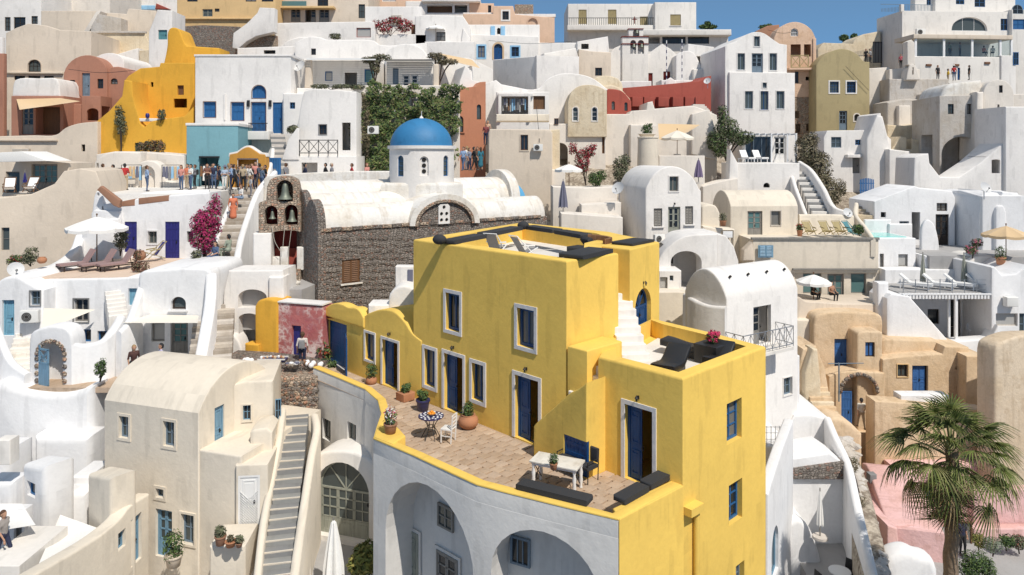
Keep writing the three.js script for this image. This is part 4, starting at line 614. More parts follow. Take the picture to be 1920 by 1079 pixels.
{ // salmon vaulted house
  const f = FR(64, 3, 170);
  const H = house('salmon pink house with two round vault gables and a blue-grey door', f, { name: 'salmon_house' });
  H.b(M.salmon, { top: arc(118, 145, 200, 138, 38, 14) }, 7, { bevel: .06 }).w(153, 137, 168, 180, { door: 1, fr: M.greyblue, leaves: 1 }).w(130, 150, 140, 167, darkW).w(182, 148, 193, 166, darkW);
  H.b(M.salmon, { top: arc(198, 138, 242, 140, 14, 10) }, 7, { z: -.3, bevel: .06 }).w(207, 147, 220, 158, { ...darkW, arch: .9 });
  H.b(M.salmon, [152, 180, 188], 2, { z: 2, bevel: .05, name: 'porch' }).w(162, 203, 184, 226, { arch: .7, void: 1 });
  H.b(M.salmon, [118, 195, 155], 2, { z: 1.5, bevel: .05 }).b(M.white, { top: arc(168, 125, 232, 118, 22, 10), vb: 138 }, 6, { z: -1.5, name: 'white_vault', bevel: .05 }); H.end();
  const T = house('terracotta house with white vault roof and sand-coloured shade sail', FR(61), { name: 'terracotta_house' });
  T.b(M.salmon, [20, 180, 118], 4, { bevel: .06 }).w(66, 200, 112, 252, { void: 1, rev: 1, vm: M.wood }).w(40, 200, 62, 252, { gdoor: 1, fr: M.greywood, leaves: 2 });
  T.b(M.white, { top: spline([[22, 180], [26, 152], [36, 147], [70, 147], [106, 149], [112, 178]], 3), vb: 181 }, 4, { z: -.2, bevel: .1, name: 'vault' }); T.end();
  const B = house('large plain beige house with a half-round window at the upper left', FR(71, 3, 90), { name: 'beige_house' });
  B.b(M.beige, { top: [[10, 62], [30, 52], [52, 44], [86, 48], [110, 56], [170, 59]] }, 8, { bevel: .06 }).w(52, 112, 76, 135, { arch: .95, fr: M.darkwood, nx: 3, ny: 2, sur: M.beige2, sw: .06 }).bx('ledge', M.beige, 10, 135, 116, 138, .3, { z: .25 }).w(26, 142, 46, 150, darkW).w(52, 142, 75, 150, darkW).w(82, 142, 100, 150, darkW); H.o; B.end();
  const P1 = wallOf('beige swooping parapet wall below the terracotta house', FR(57), { name: 'parapet_wall' });
  P1.b(M.beige, { top: spline([[-20, 256], [60, 254], [104, 253], [122, 240], [145, 232], [182, 228]], 4) }, 3, { bevel: .06 }).w(152, 271, 159, 284, { void: 1 }); P1.bx('ledge', M.beige2, -10, 262, 105, 265, .3, { z: .2 }).bx('skylight', M.oldgrey, 22, 279, 52, 286, .5, { z: .3 }); P1.end();
  const E = house('reddish house edge at the far left of the slope', FR(66), { name: 'red_house' }); E.b(M.salmon, [-30, 100, 6], .5).b(M.white, [-30, 70, 3], .5, { z: -2 }); E.end();
}
{ // back rows, left
  let H = house('white two-storey house with dark shuttered windows at the top left corner', FR(86), { name: 'white_house' });
  H.b(M.white, [-40, -30, 76], 8).w(8, 32, 19, 58, { ...darkW, ny: 3 }).w(25, 32, 47, 55, darkW).w(58, 30, 70, 45, darkW); H.end();
  H = house('plain grey-white block above the beige house', FR(92), { name: 'white_house' }); H.b(M.warm, [75, -30, 205], 8); H.end();
  H = house('tan building with sloping white stair parapet', FR(82), { name: 'tan_building' });
  H.b(M.beige, [76, 20, 180], 5).b(M.warm, { poly: [[156, 60], [180, 21], [188, 21], [166, 60]] }, 2, { z: .4, name: 'stair_parapet', bevel: .04 }).b(M.beige, { top: [[180, 22], [236, 26], [240, 16], [292, 20]] }, 4, { z: -1 }).b(M.oldgrey, { top: [[170, 50], [183, 26], [226, 34], [226, 52]] }, 2, { z: .5, name: 'lean_to', bevel: .03 }); H.end();
  H = wallOf('weathered cream wall with rubble patches below the tan building', FR(77), { name: 'old_wall' }); H.b(M.oldcream, { top: [[168, 62], [270, 58], [278, 78], [318, 86]] }, 4).bx('coping', M.oldgrey, 166, 58, 270, 62, .6, { z: .2 }); H.b(M.white, { top: [[210, 104], [240, 95], [258, 90], [260, 130]] }, 2, { z: 1.5 }).b(M.oldcream, { top: [[260, 95], [300, 90], [310, 96]] }, 1.5, { z: 1.7 }); H.end();
  H = house('white chapel terrace trimmed with light blue far back', FR(100), { name: 'far_terrace' }); H.b(M.white, [204, -20, 335], 5).bx('blue_band', M.skyblue, 206, 10, 290, 18, .2, { z: .1 }).b(M.red, { poly: [[290, 17], [292, 6], [318, 17]] }, 1, { z: .3, name: 'tile_roof' }); H.end();
  H = house('white narrow house with turquoise stairs beside the ochre gable', FR(72), { name: 'white_house' }); H.b(M.white, { top: [[278, 60], [290, 30], [294, 18], [322, 20]] }, 3).w(296, 56, 313, 74, { door: 1, fr: M.aqua }); H.end();
  H = house('pale ochre building with green shuttered windows on the ridge', FR(87), { name: 'ridge_house' });
  H.b(M.straw, [331, -30, 516], 8).w(379, 17, 398, 31, { ...greyW, fr: M.sage }).w(402, 16, 411, 22, darkW).w(350, -6, 370, 3, darkW).w(460, -6, 480, 3, darkW).w(490, -6, 512, 3, darkW); H.bx('ledge', M.straw, 329, 33, 470, 36, .4, { z: .3 }); H.end();
  H = wallOf('dark rubble retaining wall under the pale ochre building', FR(83), { name: 'rubble_wall' }); H.b(M.stone, { top: [[330, 50], [380, 47], [448, 50]] }, 3, { bevel: .05 }); H.end();
  H = house('white sweeping outside staircase wall in front of the rubble wall', FR(80), { name: 'stair_wall', cat: 'wall' }); H.b(M.white, { poly: [[435, 90], [437, 62], [462, 44], [482, 24], [486, 14], [514, 15], [514, 60], [480, 68], [462, 78], [446, 92]] }, 1.2, { bevel: .08 }); H.b(M.stonelight, [440, 66, 516], 1, { z: -1 }); H.end();
  H = house('beige apartment building with three dark glass doors on the ridge', FR(90), { name: 'ridge_house' });
  H.b(M.beige, [516, -30, 690], 8).w(545, 15, 563, 41, { gdoor: 1, fr: M.greywood }).w(572, 15, 592, 41, { gdoor: 1, fr: M.greywood, ajar: 0 }).w(598, 17, 617, 41, { gdoor: 1, fr: M.greywood }).w(595, -8, 615, 12, darkW).w(672, 8, 684, 34, darkW); H.bx('glass_balcony', M.glassg, 528, 2, 574, 12, .1, { z: 1 }).bx('balcony_slab', M.straw, 525, 11, 625, 15, 1.2, { z: 1.2 }); H.end();
  H = house('white wall with rounded terrace below the ridge apartments', FR(82), { name: 'white_wall', cat: 'wall' }); H.b(M.white, { top: [[514, 43], [700, 40], [703, 62]] }, 4).w(668, 52, 695, 70, { fr: M.red, nx: 1, ny: 1, pane: M.curtain }); H.b(M.white, { top: spline([[524, 88], [540, 76], [560, 70], [580, 70], [598, 73]], 3) }, 3, { z: 1 }); H.end();
  H = house('white wall with red bougainvillea terrace and brown doors', FR(85), { name: 'white_house' });
  H.b(M.white, [684, 12, 790], 4).w(771, 46, 796, 70, { door: 1, fr: M.wood }).bx('round_niche', M.oldgrey, 733, 28, 752, 46, .3, { z: .2 }); H.b(M.white, [702, 64, 800], 2, { z: 2 }); H.end();
  H = house('pink plastered house on the skyline behind the brown doors', FR(98), { name: 'pink_house' }); H.b(M.peach2, [694, -30, 800], 6).w(716, -8, 742, 3, { fr: M.white, nx: 2, ny: 1, pane: M.curtain }); H.end();
}
{ // white house with blue doors
  const f = FR(57);
  let H = house('white cube house with an arched fanlight over a blue double door', f, { name: 'white_house' });
  const bs = { fr: M.blue2, nx: 2, ny: 2, rev: .2, pane: M.blue2, sur: M.rust, sw: .04, st: .02 };
  H.b(M.white, [365, 106, 545], 6, { bevel: .06 }).w(381, 191, 404, 220, bs).w(433, 192, 457, 226, bs).w(472, 160, 498, 184, { ...bs, arch: 1, ny: 1, nx: 3 }).w(471, 192, 498, 246, { door: 1, fr: M.blue2, rev: .2, leaves: 2, three: 1, sur: M.rust, sw: .04, st: .02 }).w(511, 192, 529, 250, { plank: 1, fr: M.blue2, rev: .15, leaves: 1 });
  H.bx('coping', M.white, 363, 102, 547, 106, 6.1, { z: .06 }).bx('balcony', M.white, 462, 246, 503, 262, 1.2, { z: 1.2 }).bx('lamp', M.iron, 462, 188, 467, 200, .15, { z: .15 }).bx('lamp', M.iron, 503, 188, 508, 200, .15, { z: .15 });
  for (let i = 0; i < 14; i++) H.bx('baluster', M.iron, 466 + i * 2.5, 232, 466.6 + i * 2.5, 247, .03, { z: 1.15, bevel: 0 }); H.bx('balcony_rail', M.iron, 465, 230.5, 501, 232, .05, { z: 1.16, bevel: 0 });
  H.bx('drain_pipe', M.white, 419, 176, 422, 225, .12, { z: .1 }).b(M.white, [530, 175, 572], 5, { z: .6 }).w(543, 192, 553, 204, blueW).b(M.warm, [446, 260, 520], 3, { z: -.5 }); H.end();
  flight('grey stone steps rising between the blue door house and white house', [M.stepgrey, M.greige], P(527, 322, 52.3), P(520, 252, 56), 14, 1.1, { deep: .8 });
  const g = wallOf('bright blue wooden gate beside the ochre shop', FR(52.2), { name: 'blue_gate', cat: 'gate' }); g.b(M.blue2, [503, 296, 526, 345], .08, { bevel: .01, name: 'gate_leaf' }); for (let i = 0; i < 5; i++) g.bx('plank', M.blue2, 504 + i * 4.4, 297, 507.6 + i * 4.4, 343, .05, { z: .05, bevel: .005 }); g.end();
  wallPath('white stair wall curving down beside the grey stone steps', M.white, [[512, 270, 55], [508, 300, 52.4], [500, 330, 51]], { t: .3 });
  H = house('white house with a black cross-braced balcony rail', FR(53.5), { name: 'white_house' });
  H.b(M.white, { top: spline([[552, 262], [560, 220], [566, 185], [572, 170], [620, 168], [668, 172]], 3) }, 5, { z: -1.2, bevel: .08 }).w(598, 234, 612, 252, { ...darkW, sur: M.stepgrey, sw: .05 }).w(641, 230, 657, 282, { void: 1 });
  H.b(M.white, [530, 293, 668], 3, { z: .3, bevel: .06 }).w(565, 305, 595, 345, { void: 1 });
  H.b(M.white, { poly: [[528, 300], [540, 262], [556, 240], [560, 240], [560, 300]] }, .4, { z: .4, bevel: .06, name: 'stair_cheek' });
  const q = FR(53.5).off(.35); H.part('balcony_rail', M.iron, () => { const X = (u) => q.at(u, 280)[0], Y = (v) => q.at(600, v)[1], g = [beam(V3(X(561), Y(263), 0), V3(X(633), Y(263), 0), .035), beam(V3(X(561), Y(287), 0), V3(X(633), Y(287), 0), .035)]; for (let i = 0; i <= 4; i++) { g.push(beam(V3(X(561 + 18 * i), Y(262), 0), V3(X(561 + 18 * i), Y(293), 0), .03)); if (i < 4) g.push(beam(V3(X(561 + 18 * i), Y(264), 0), V3(X(579 + 18 * i), Y(286), 0), .022), beam(V3(X(561 + 18 * i), Y(286), 0), V3(X(579 + 18 * i), Y(264), 0), .022)); } return merge(g); }, { face: q }); H.end();
}
{ // striped pergola house, white vaults behind
  let H = house('white barrel-vault roofs above the striped pergola', FR(65), { name: 'vaulted_house' });
  H.b(M.white, { top: spline([[552, 80], [575, 69], [600, 70], [612, 74], [700, 76], [712, 84], [800, 80]], 4) }, 5, { bevel: .1 }).w(583, 91, 592, 103, darkW).b(M.white, { top: arc(722, 108, 800, 108, 26, 10) }, 2, { z: .8 }).b(M.white, { top: [[444, 90], [556, 86]] }, 4, { z: -1 }).w(494, 94, 516, 101, { void: 1 }); H.end();
  H = house('grey-plastered room under a slatted shade with blue windows', FR(61), { name: 'pergola_house' });
  H.b(M.white2, [568, 110, 706], 4).w(609, 134, 623, 152, { ...blueW, nx: 1, ny: 1, pane: M.curtain }).w(646, 136, 669, 170, { void: 1 }).w(683, 130, 702, 154, { ...blueW, nx: 1, ny: 1, pane: M.glassg }).w(568, 112, 580, 160, { nocut: 1, niche: 1 });
  H.b(M.beige, { poly: [[570, 165], [572, 112], [582, 112], [584, 165]] }, .6, { z: 2.6, name: 'pier' });
  for (let i = 0; i < 26; i++) H.bx('slat', M.whitewood, 574, 109 + i * .1, 704, 110.2 + i * .1, .07, { face: FR(61), z: .2 + i * .11, bevel: 0 });
  H.b(M.white, [556, 165, 668], 3.4, { z: 3, bevel: .06, name: 'terrace' }); H.end();
  H = house('shaded terrace room with louvred pergola and pale doors', FR(60.5), { name: 'pergola_house' });
  H.b(M.white2, [724, 112, 812], 4).w(736, 128, 747, 158, { fr: M.greyblue, shut: M.greyblue, nx: 2, ny: 1 }).w(754, 140, 768, 175, { gdoor: 1, fr: M.whitewood }).w(770, 140, 784, 175, { gdoor: 1, fr: M.whitewood }).b(M.beige, [812, 120, 822], .6, { z: 2.5, name: 'pier' });
  for (let i = 0; i < 24; i++) H.bx('slat', M.greywood, 726, 111 + i * .12, 815, 112.2 + i * .12, .07, { face: FR(60.5), z: .2 + i * .11, bevel: 0 }); H.end();
  H = wallOf('tall garden wall overgrown by the green creeper', FR(57.5), { name: 'garden_wall' }); H.b(M.warm, [664, 160, 862], 4); H.end();
}
// ---------------------------------------------------------------- upper middle
{
  let H = house('orange plastered house with arched window beside the green creeper', F2(846, 57.5, 912, 58.5), { name: 'orange_house' });
  H.b(M.orange, { top: [[846, 172], [866, 165], [893, 162], [900, 154], [911, 153]] }, 5, { bevel: .06 }).w(854, 217, 869, 248, { arch: 1, fr: M.darkwood, nx: 1, ny: 3, sill: M.orange }).w(894, 196, 902, 224, { arch: 1, fr: M.darkwood, nx: 1, ny: 1 });
  H.b(M.white, { top: [[862, 152], [872, 124], [880, 128], [884, 150], [906, 155]] }, 3, { z: -1.2, name: 'white_parapet', bevel: .06 }); H.end();
  H = house('sand beige cube house with window and air conditioner behind the church', FR(52), { name: 'beige_house' });
  H.b(M.beige, { top: [[916, 250], [918, 242], [1032, 243], [1036, 250]] }, 5, { bevel: .08 }).w(976, 253, 990, 282, { ...dW, sur: M.beige, sw: .08 }).b(M.oldcream, [960, 243, 1050], 4, { z: -1 }).b(M.warm, [1030, 318, 1060], 3, { z: -.5 }).w(1010, 328, 1034, 380, { void: 1 }); H.end();
  H = house('open-fronted shop hung with scarves under a white beam', FR(60), { name: 'scarf_shop', cat: 'shop' });
  H.b(M.white, [930, 172, 1030], 4).w(938, 180, 992, 222, { void: 1, rev: 1.2 }).w(1000, 180, 1022, 205, { void: 1, vm: M.wood }).bx('lintel', M.white, 934, 175, 1000, 181, .5, { z: .3 }).bx('post', M.white, 934, 180, 940, 225, .3, { z: .3 }).bx('post', M.white, 990, 180, 995, 225, .3, { z: .3 });
  const R = rng(31), cm = [M.canvas, M.greycloth, M.bluegrey, M.wicker, M.curtain, M.skyblue]; for (let i = 0; i < 14; i++) { const u = 942 + i * 3.5; H.bx('hanging_scarf', cm[Math.floor(R() * 6)], u, 183 + R() * 3, u + 2.6, 196 + R() * 16, .05, { face: FR(60), z: -.2 + R() * .2, bevel: 0 }); }
  H.bx('counter_roof', M.cream, 930, 214, 1030, 228, 1.5, { face: FR(56), bevel: .1 }); H.end();
  H = house('cream arched gable house with two narrow arched windows', FR(62), { name: 'cream_house' });
  H.b(M.oldcream, { top: spline([[1065, 190], [1072, 172], [1085, 162], [1105, 159], [1122, 162], [1138, 170]], 3), vb: 257 }, 5, { bevel: .05 }).w(1074, 201, 1084, 227, { arch: 1, fr: M.whitewood, nx: 1, ny: 3, sur: M.white, sw: .06 }).w(1110, 201, 1120, 227, { arch: 1, fr: M.whitewood, nx: 1, ny: 3, sur: M.white, sw: .06 });
  H.b(M.warm, [1030, 232, 1136], 4, { z: -.3 }).w(1037, 268, 1065, 322, { arch: 1, void: 1, rev: .5 }).w(1136 - 7, 254, 1134, 288, { void: 1, vm: M.wood }).w(1039, 222, 1047, 234, { ...dW, nocut: 1, rev: .01 }); H.end();
  H = house('smooth white vault roofs left of the cream gable', FR(66), { name: 'vaulted_house' }); H.b(M.white, { top: spline([[930, 170], [960, 166], [1010, 166], [1024, 150], [1048, 139], [1078, 138], [1110, 146], [1140, 168]], 4) }, 5, { bevel: .08 }).b(M.oldcream, { top: arc(1100, 165, 1168, 162, 22, 8) }, 4, { z: -1 }); H.end();
  H = house('white box building with a shaded grey side and roof terrace', F2(1006, 75, 1086, 76), { name: 'white_house' }); H.b(M.white, { top: [[1006, 104], [1086, 106]] }, 6, { bevel: .05 }); H.b(M.white, { top: [[924, 112], [1006, 105]] }, 1, { face: F2(924, 82, 1006, 75.4), name: 'side_wall' }); H.b(M.white2, { top: [[1020, 100], [1080, 90], [1084, 104]], vb: 106 }, 2, { z: -2, name: 'roof_slope' }); H.end();
  H = house('beige cube with a dark window and chair on its roof edge', FR(79), { name: 'beige_house' }); H.b(M.beige, { top: [[1085, 92], [1110, 96], [1146, 98]] }, 4).w(1116, 127, 1129, 142, darkW).b(M.white, { top: [[1082, 78], [1140, 68], [1142, 90]] }, 3, { z: -2 }).w(1090, 82, 1104, 92, { void: 1 }); H.end();
  H = house('white house with sky-blue framed windows and ornate blue door', FR(85), { name: 'blue_window_house' });
  const lb = { fr: M.blue, nx: 2, ny: 2, sur: M.skyblue, sw: .18, st: .03, rev: .15 };
  H.b(M.white, { top: [[868, 64], [1010, 68]] }, 5).w(896, 86, 909, 108, lb).w(926, 82, 942, 112, { plank: 1, arch: 1, fr: M.blue, leaves: 2, rev: .2, sur: M.sand, sw: .2 }).w(959, 88, 973, 106, lb);
  H.b(M.white, [868, 46, 1012], 4, { z: -1.5 }).w(932, 52, 938, 64, { arch: 1, void: 1 }).bx('pilaster', M.skyblue, 920, 49, 928, 66, .2, { z: .15 }).bx('pilaster', M.skyblue, 939, 49, 947, 66, .2, { z: .15 }); H.b(M.white, [1005, 80, 1085], 3, { z: -.5 }); H.end();
  H = house('long peach house with a raised block and stone turret on the skyline', FR(93), { name: 'peach_house' });
  H.b(M.peach2, { top: [[868, 26], [924, 26], [924, 11], [962, 11], [966, 27], [1040, 33]] }, 6).w(942, 21, 954, 37, { ...darkW, sur: M.white, sw: .2 }).w(990, 34, 1008, 50, { arch: 1, niche: 1, sur: M.peach2, sw: .2 }).b(M.stonelight, [965, 8, 1000, 28], 3, { z: -.6, name: 'stone_turret' }).bx('coping', M.white, 868, 23.5, 926, 26.5, .5, { z: .2 }).bx('coping', M.white, 964, 26, 1042, 32, .5, { z: .2 }); H.end();
  H = house('white and brown roof terrace with covered seats behind the white wall', FR(96), { name: 'white_house' }); H.b(M.white, [760, 2, 880], 5).w(800, 10, 848, 24, { void: 1, vm: M.wood, rev: .8 }).w(852, 9, 876, 24, { void: 1, rev: .8 }).b(M.white, [790, -6, 900, 3], 4, { z: 1, name: 'roof_slab' }).b(M.peach2, [880, 6, 926], 4).w(915, 10, 921, 24, darkW); H.end();
  H = house('tall white wall with small window and roof parasol', FR(83), { name: 'white_house' }); H.b(M.white, { top: [[778, 30], [800, 28], [868, 30], [880, 48], [882, 80]] }, 4).w(818, 60, 835, 77, darkW).b(M.white, { poly: [[864, 82], [868, 52], [882, 72], [880, 82]] }, .5, { z: .2, name: 'shade_panel' }).b(M.white, [796, 78, 890], 2, { z: 2 }); H.end();
  H = wallOf('dark green and grey sunken passage beside the white wall', F2(822, 64, 925, 72), { name: 'passage_wall' }); H.b(M.white2, { top: [[822, 112], [880, 108], [925, 130]] }, 2); H.end();
  H = house('white stair house between the creeper and the scarf shop', FR(63), { name: 'white_house' }); H.b(M.white, { top: [[905, 158], [930, 150], [940, 158], [990, 168]] }, 3).b(M.white, { top: [[873, 128], [884, 122], [886, 148]] }, 1, { z: .8 }); H.end();
}
{ // ridge, middle right
  let H = house('long white flat-roofed block with beige shutters on the skyline', FR(106), { name: 'ridge_block' });
  const sh = { fr: M.straww, shut: M.straww, nx: 2, ny: 1 };
  H.b(M.white2, [1065, 7, 1230], 8).w(1085, 18, 1100, 45, { ...sh, name: 'shuttered_door' }).w(1140, 18, 1156, 45, { ...sh, name: 'shuttered_door' }).w(1200, 31, 1215, 56, { ...sh, name: 'shuttered_door' }).b(M.white2, [1228, 4, 1306], 8, { z: 2 }).w(1257, 27, 1277, 48, { ...sh, sill: M.white });
  for (let i = 0; i < 40; i++) H.bx('baluster', M.iron, 1068 + i * 4, 34, 1068.7 + i * 4, 47, .05, { face: FR(106), z: 1.4, bevel: 0 }); H.bx('balcony_rail', M.iron, 1066, 33, 1228, 34, .06, { face: FR(106), z: 1.42, bevel: 0 }).bx('balcony_slab', M.white2, 1064, 47, 1230, 56, 1.6, { face: FR(106), z: 1.6 }); H.end();
  H = house('low glazed restaurant under a long white roof slab', FR(97), { name: 'restaurant' }); H.b(M.white2, [1196, 58, 1366], 5, { z: -.5 }).w(1200, 68, 1238, 82, { void: 1, rev: .4 }).w(1242, 67, 1286, 82, { fr: M.iron, nx: 3, ny: 1 }).w(1290, 67, 1330, 82, { fr: M.iron, nx: 3, ny: 1 }).b(M.white2, [1190, 55, 1372, 66], 6, { z: .8, name: 'roof_slab' }); H.end();
  H = house('white chapel with a double bell gable and red cross', FR(82), { name: 'chapel', cat: 'chapel' });
  H.b(M.white2, { top: [[1142, 104], [1152, 90], [1166, 84], [1216, 102], [1222, 96], [1242, 82], [1258, 92], [1270, 104]] }, 5, { bevel: .05 }).w(1171, 116, 1181, 134, { fr: M.maroon, nx: 1, ny: 2, sur: M.warm, sw: .06 }).w(1210, 137, 1224, 172, { door: 1, fr: M.maroon }).w(1244, 134, 1257, 172, { door: 1, fr: M.maroon }).w(1182, 148, 1192, 153, { void: 1 });
  H.b(M.white2, [1167, 69, 1216], .8, { z: .3, name: 'bell_gable', bevel: .03 }).w(1182, 75, 1193, 101, { arch: 1, void: 1, rev: .7 }).w(1196, 75, 1208, 101, { arch: 1, void: 1, rev: .7 }).b(M.white2, [1179, 54, 1206, 70], .8, { z: .3, name: 'bell_gable', bevel: .03 }).w(1187, 49 + 6, 1199, 69, { arch: 1, void: 1, rev: .7 });
  for (const [u0, u1, v] of [[1166, 1217, 82], [1166, 1217, 68.5], [1178, 1207, 54]]) H.bx('red_band', M.maroon, u0, v - .8, u1, v + .8, .9, { face: FR(82), z: .4, bevel: 0 });
  const q = FR(82).off(-.05); const [cs, cy] = q.at(1190, 46); H.part('cross', M.maroon, () => merge([box(.1, .8, .08, cs, cy + .5, 0), box(.55, .1, .08, cs, cy + .6, 0)]), { face: q }); for (const [u, v] of [[1187.5, 88], [1202, 88], [1193, 62]]) { const [s, y] = q.at(u, v); H.part('bell', M.bronze, () => new THREE.LatheGeometry([V2(.001, .3), V2(.12, .26), V2(.15, .05), V2(.24, -.1)], 12).translate(s, y, .45), { face: q }); }
  H.end();
  H = house('white curved house with a dark terrace opening left of the tall white house', FR(80), { name: 'white_house' }); H.b(M.white, { top: spline([[1268, 104], [1280, 96], [1300, 98], [1318, 130]], 3) }, 4).b(M.white, { top: [[1290, 82], [1340, 88]] }, 4, { z: -2 }).w(1302, 105, 1327, 130, { void: 1, rev: .8 }).b(M.white2, { top: [[1300, 130], [1335, 128]] }, 2, { z: .6 }); H.end();
  H = house('white-domed wash house roofs above the red wall', FR(76), { name: 'white_house' }); H.b(M.white, [1158, 152, 1222], 3).b(M.white, [1240, 150, 1300], 3).b(M.white, { top: [[1248, 152], [1258, 145], [1268, 152]] }, 1, { z: .2 }); H.end();
  const f = F2(1168, 71, 1332, 74);
  H = wallOf('long brick-red terrace wall with red wooden seats', f, { name: 'red_wall' }); H.b(M.red, { top: [[1168, 165], [1230, 160], [1300, 153], [1310, 153], [1334, 142]] }, 3, { bevel: .05 }); for (const u of [1186, 1208, 1235, 1262, 1285]) H.bx('red_seat', M.red, u, 182, u + 20, 200, .6, { face: f, z: .7 }); H.end();
  H = house('red rounded house end with two slit windows', FR(66), { name: 'red_house' }); H.b(M.red, { top: spline([[1128, 168], [1150, 167], [1168, 172], [1184, 190]], 3) }, 4).w(1147, 190, 1153, 206, { ...darkW, arch: 1 }).w(1171, 192, 1177, 208, { ...darkW, arch: 1 }); H.b(M.oldcream, { top: spline([[1126, 168], [1140, 160], [1160, 164], [1182, 186]], 3), vb: 190 }, 3.5, { z: -.4 }); H.end();
  H = house('broad pinkish-white retaining walls below the red terrace', FR(63.5), { name: 'white_wall', cat: 'wall' }); H.b(M.warm, { top: [[1128, 214], [1180, 214], [1184, 208], [1212, 206], [1214, 192], [1224, 190], [1228, 204], [1300, 198], [1320, 205], [1345, 216]] }, 4).b(M.warm, [1182, 234, 1232], 2, { z: .8 }).b(M.warm, [1236, 292, 1322], 5, { z: 7, bevel: .06 }).w(1164, 264, 1170, 280, { void: 1 }).b(M.warm, { poly: [[1298, 290], [1298, 214], [1330, 205], [1345, 250], [1345, 300]] }, 1, { z: .6 }); H.end();
  flight('shaded grey steps climbing left of the tall white house', [M.greige], P(1345, 234, 66), P(1308, 196, 69), 11, 1.3, { deep: .7 });
}
// ---------------------------------------------------------------- upper right
{
  let f = FR(73, 6, 1365);
  let H = house('tall three-storey white house with a curved gable and grey-framed windows', f, { name: 'tall_white_house' });
  const gw = { fr: M.greyblue, nx: 2, ny: 1, rev: .22, sur: M.white, sw: .08, pane: M.glass2 };
  H.b(M.white, { top: [[1360, 87], [1366, 82], ...spline([[1380, 78], [1398, 66], [1415, 60], [1432, 62], [1450, 74], [1462, 82]], 3), [1476, 84]] }, 7, { bevel: .05, z: -.3 }).w(1383, 100, 1397, 131, gw).w(1410, 100, 1431, 137, { gdoor: 1, fr: M.greyblue, leaves: 2, rev: .22 }).w(1443, 100, 1457, 132, gw).w(1414, 68, 1425, 87, gw);
  H.b(M.white, [1368, 136, 1491], 7, { bevel: .06 }).w(1430, 155, 1438, 165, gw).w(1397, 171, 1412, 204, gw).w(1426, 171, 1441, 206, { ...gw, fr: M.blue }).w(1456, 171, 1471, 204, gw); H.end();
  H = house('ruined peach house with a round gable, fanlight and yellow balcony', FR(79, -3, 1490), { name: 'peach_house' });
  H.b(M.peach, { top: spline([[1452, 70], [1460, 54], [1476, 44], [1492, 41], [1508, 45], [1522, 56], [1530, 72]], 3), vb: 182 }, 8, { bevel: .05 }).w(1483, 53, 1497, 68, { arch: 1, fr: M.white0, nx: 3, ny: 2 }).w(1483, 83, 1502, 106, { void: 1 }).w(1508, 83, 1521, 106, { void: 1 }).w(1491, 134, 1498, 156, darkW).w(1511, 144, 1518, 151, { void: 1 });
  H.b(M.stonelight, [1490, 181, 1530], 6, { z: -.06 }).w(1491, 208, 1499, 222, { void: 1 }).w(1492, 232, 1502, 252, { void: 1 }).w(1512, 232, 1522, 246, { void: 1 });
  H.bx('pilaster', M.peach2, 1525, 72, 1531, 182, .3, { face: FR(79, -3, 1490), z: .15 }).bx('balcony_slab', M.peach2, 1480, 127, 1528, 131, .9, { face: FR(79, -3, 1490), z: .9 });
  const q = FR(79, -3, 1490).off(.85); H.part('balcony_rail', M.straww, () => { const X = (u) => q.at(u, 110)[0], Y = (v) => q.at(1500, v)[1], g = [beam(V3(X(1483), Y(104), 0), V3(X(1517), Y(104), 0), .05), beam(V3(X(1483), Y(126), 0), V3(X(1517), Y(126), 0), .05)]; for (let i = 0; i <= 2; i++) { g.push(beam(V3(X(1484 + 16 * i), Y(103), 0), V3(X(1484 + 16 * i), Y(127), 0), .05)); if (i < 2) g.push(beam(V3(X(1484 + 16 * i), Y(105), 0), V3(X(1500 + 16 * i), Y(125), 0), .035), beam(V3(X(1484 + 16 * i), Y(125), 0), V3(X(1500 + 16 * i), Y(105), 0), .035)); } return merge(g); }, { face: q });
  H.b(M.terra2, { top: [[1418, 58], [1440, 48], [1462, 46]], vb: 90 }, 6, { z: -2.5, name: 'roof', bevel: .1 }); H.end();
  H = house('olive-tan house with a round gable and white-framed blue windows', FR(77), { name: 'olive_house' });
  H.b(M.olive, { top: spline([[1531, 122], [1540, 110], [1556, 98], [1574, 92], [1590, 93], [1608, 102], [1620, 115], [1631, 116]], 3) }, 2, { bevel: .05 }).w(1556, 153, 1573, 174, { fr: M.blue, nx: 3, ny: 3, sur: M.white, sw: .13 }).w(1588, 153, 1605, 174, { fr: M.blue, nx: 3, ny: 3, sur: M.white, sw: .13 }).w(1574, 208, 1589, 244, { gdoor: 1, fr: M.greyblue, leaves: 1 }).w(1602, 214, 1612, 227, { arch: 1, fr: M.darkwood, nx: 1, ny: 1, sur: M.warm, sw: .12 }); H.end();
  // white hotel on the right ridge
  f = FR(88, 4, 1695);
  H = house('large white hotel with a fan window and glazed restaurant veranda', f, { name: 'white_hotel', cat: 'hotel' });
  H.b(M.white2, { top: [[1692, 20], [1900, 22]] }, 5.4, { bevel: .05 }).w(1785, 32, 1852, 58, { arch: .66, fr: M.white0, nx: 3, ny: 1, rev: .3, pane: M.glass2 }).w(1877, 35, 1890, 57, blueW);
  H.b(M.white2, [1754, -30, 1905], 2, { z: -3 }).w(1793, -6, 1809, 8, blueW).w(1828, -4, 1848, 13, blueW).b(M.white2, [1716, -30, 1756], 1, { z: -3.5 }).w(1738, -4, 1746, 10, blueW).b(M.white2, [1898, 18, 1960], 8, { z: .5 }).w(1900, 36, 1922, 55, { ...blueW, pane: M.blue2 }).w(1900, 8, 1920, 26, { arch: .9, fr: M.greyblue });
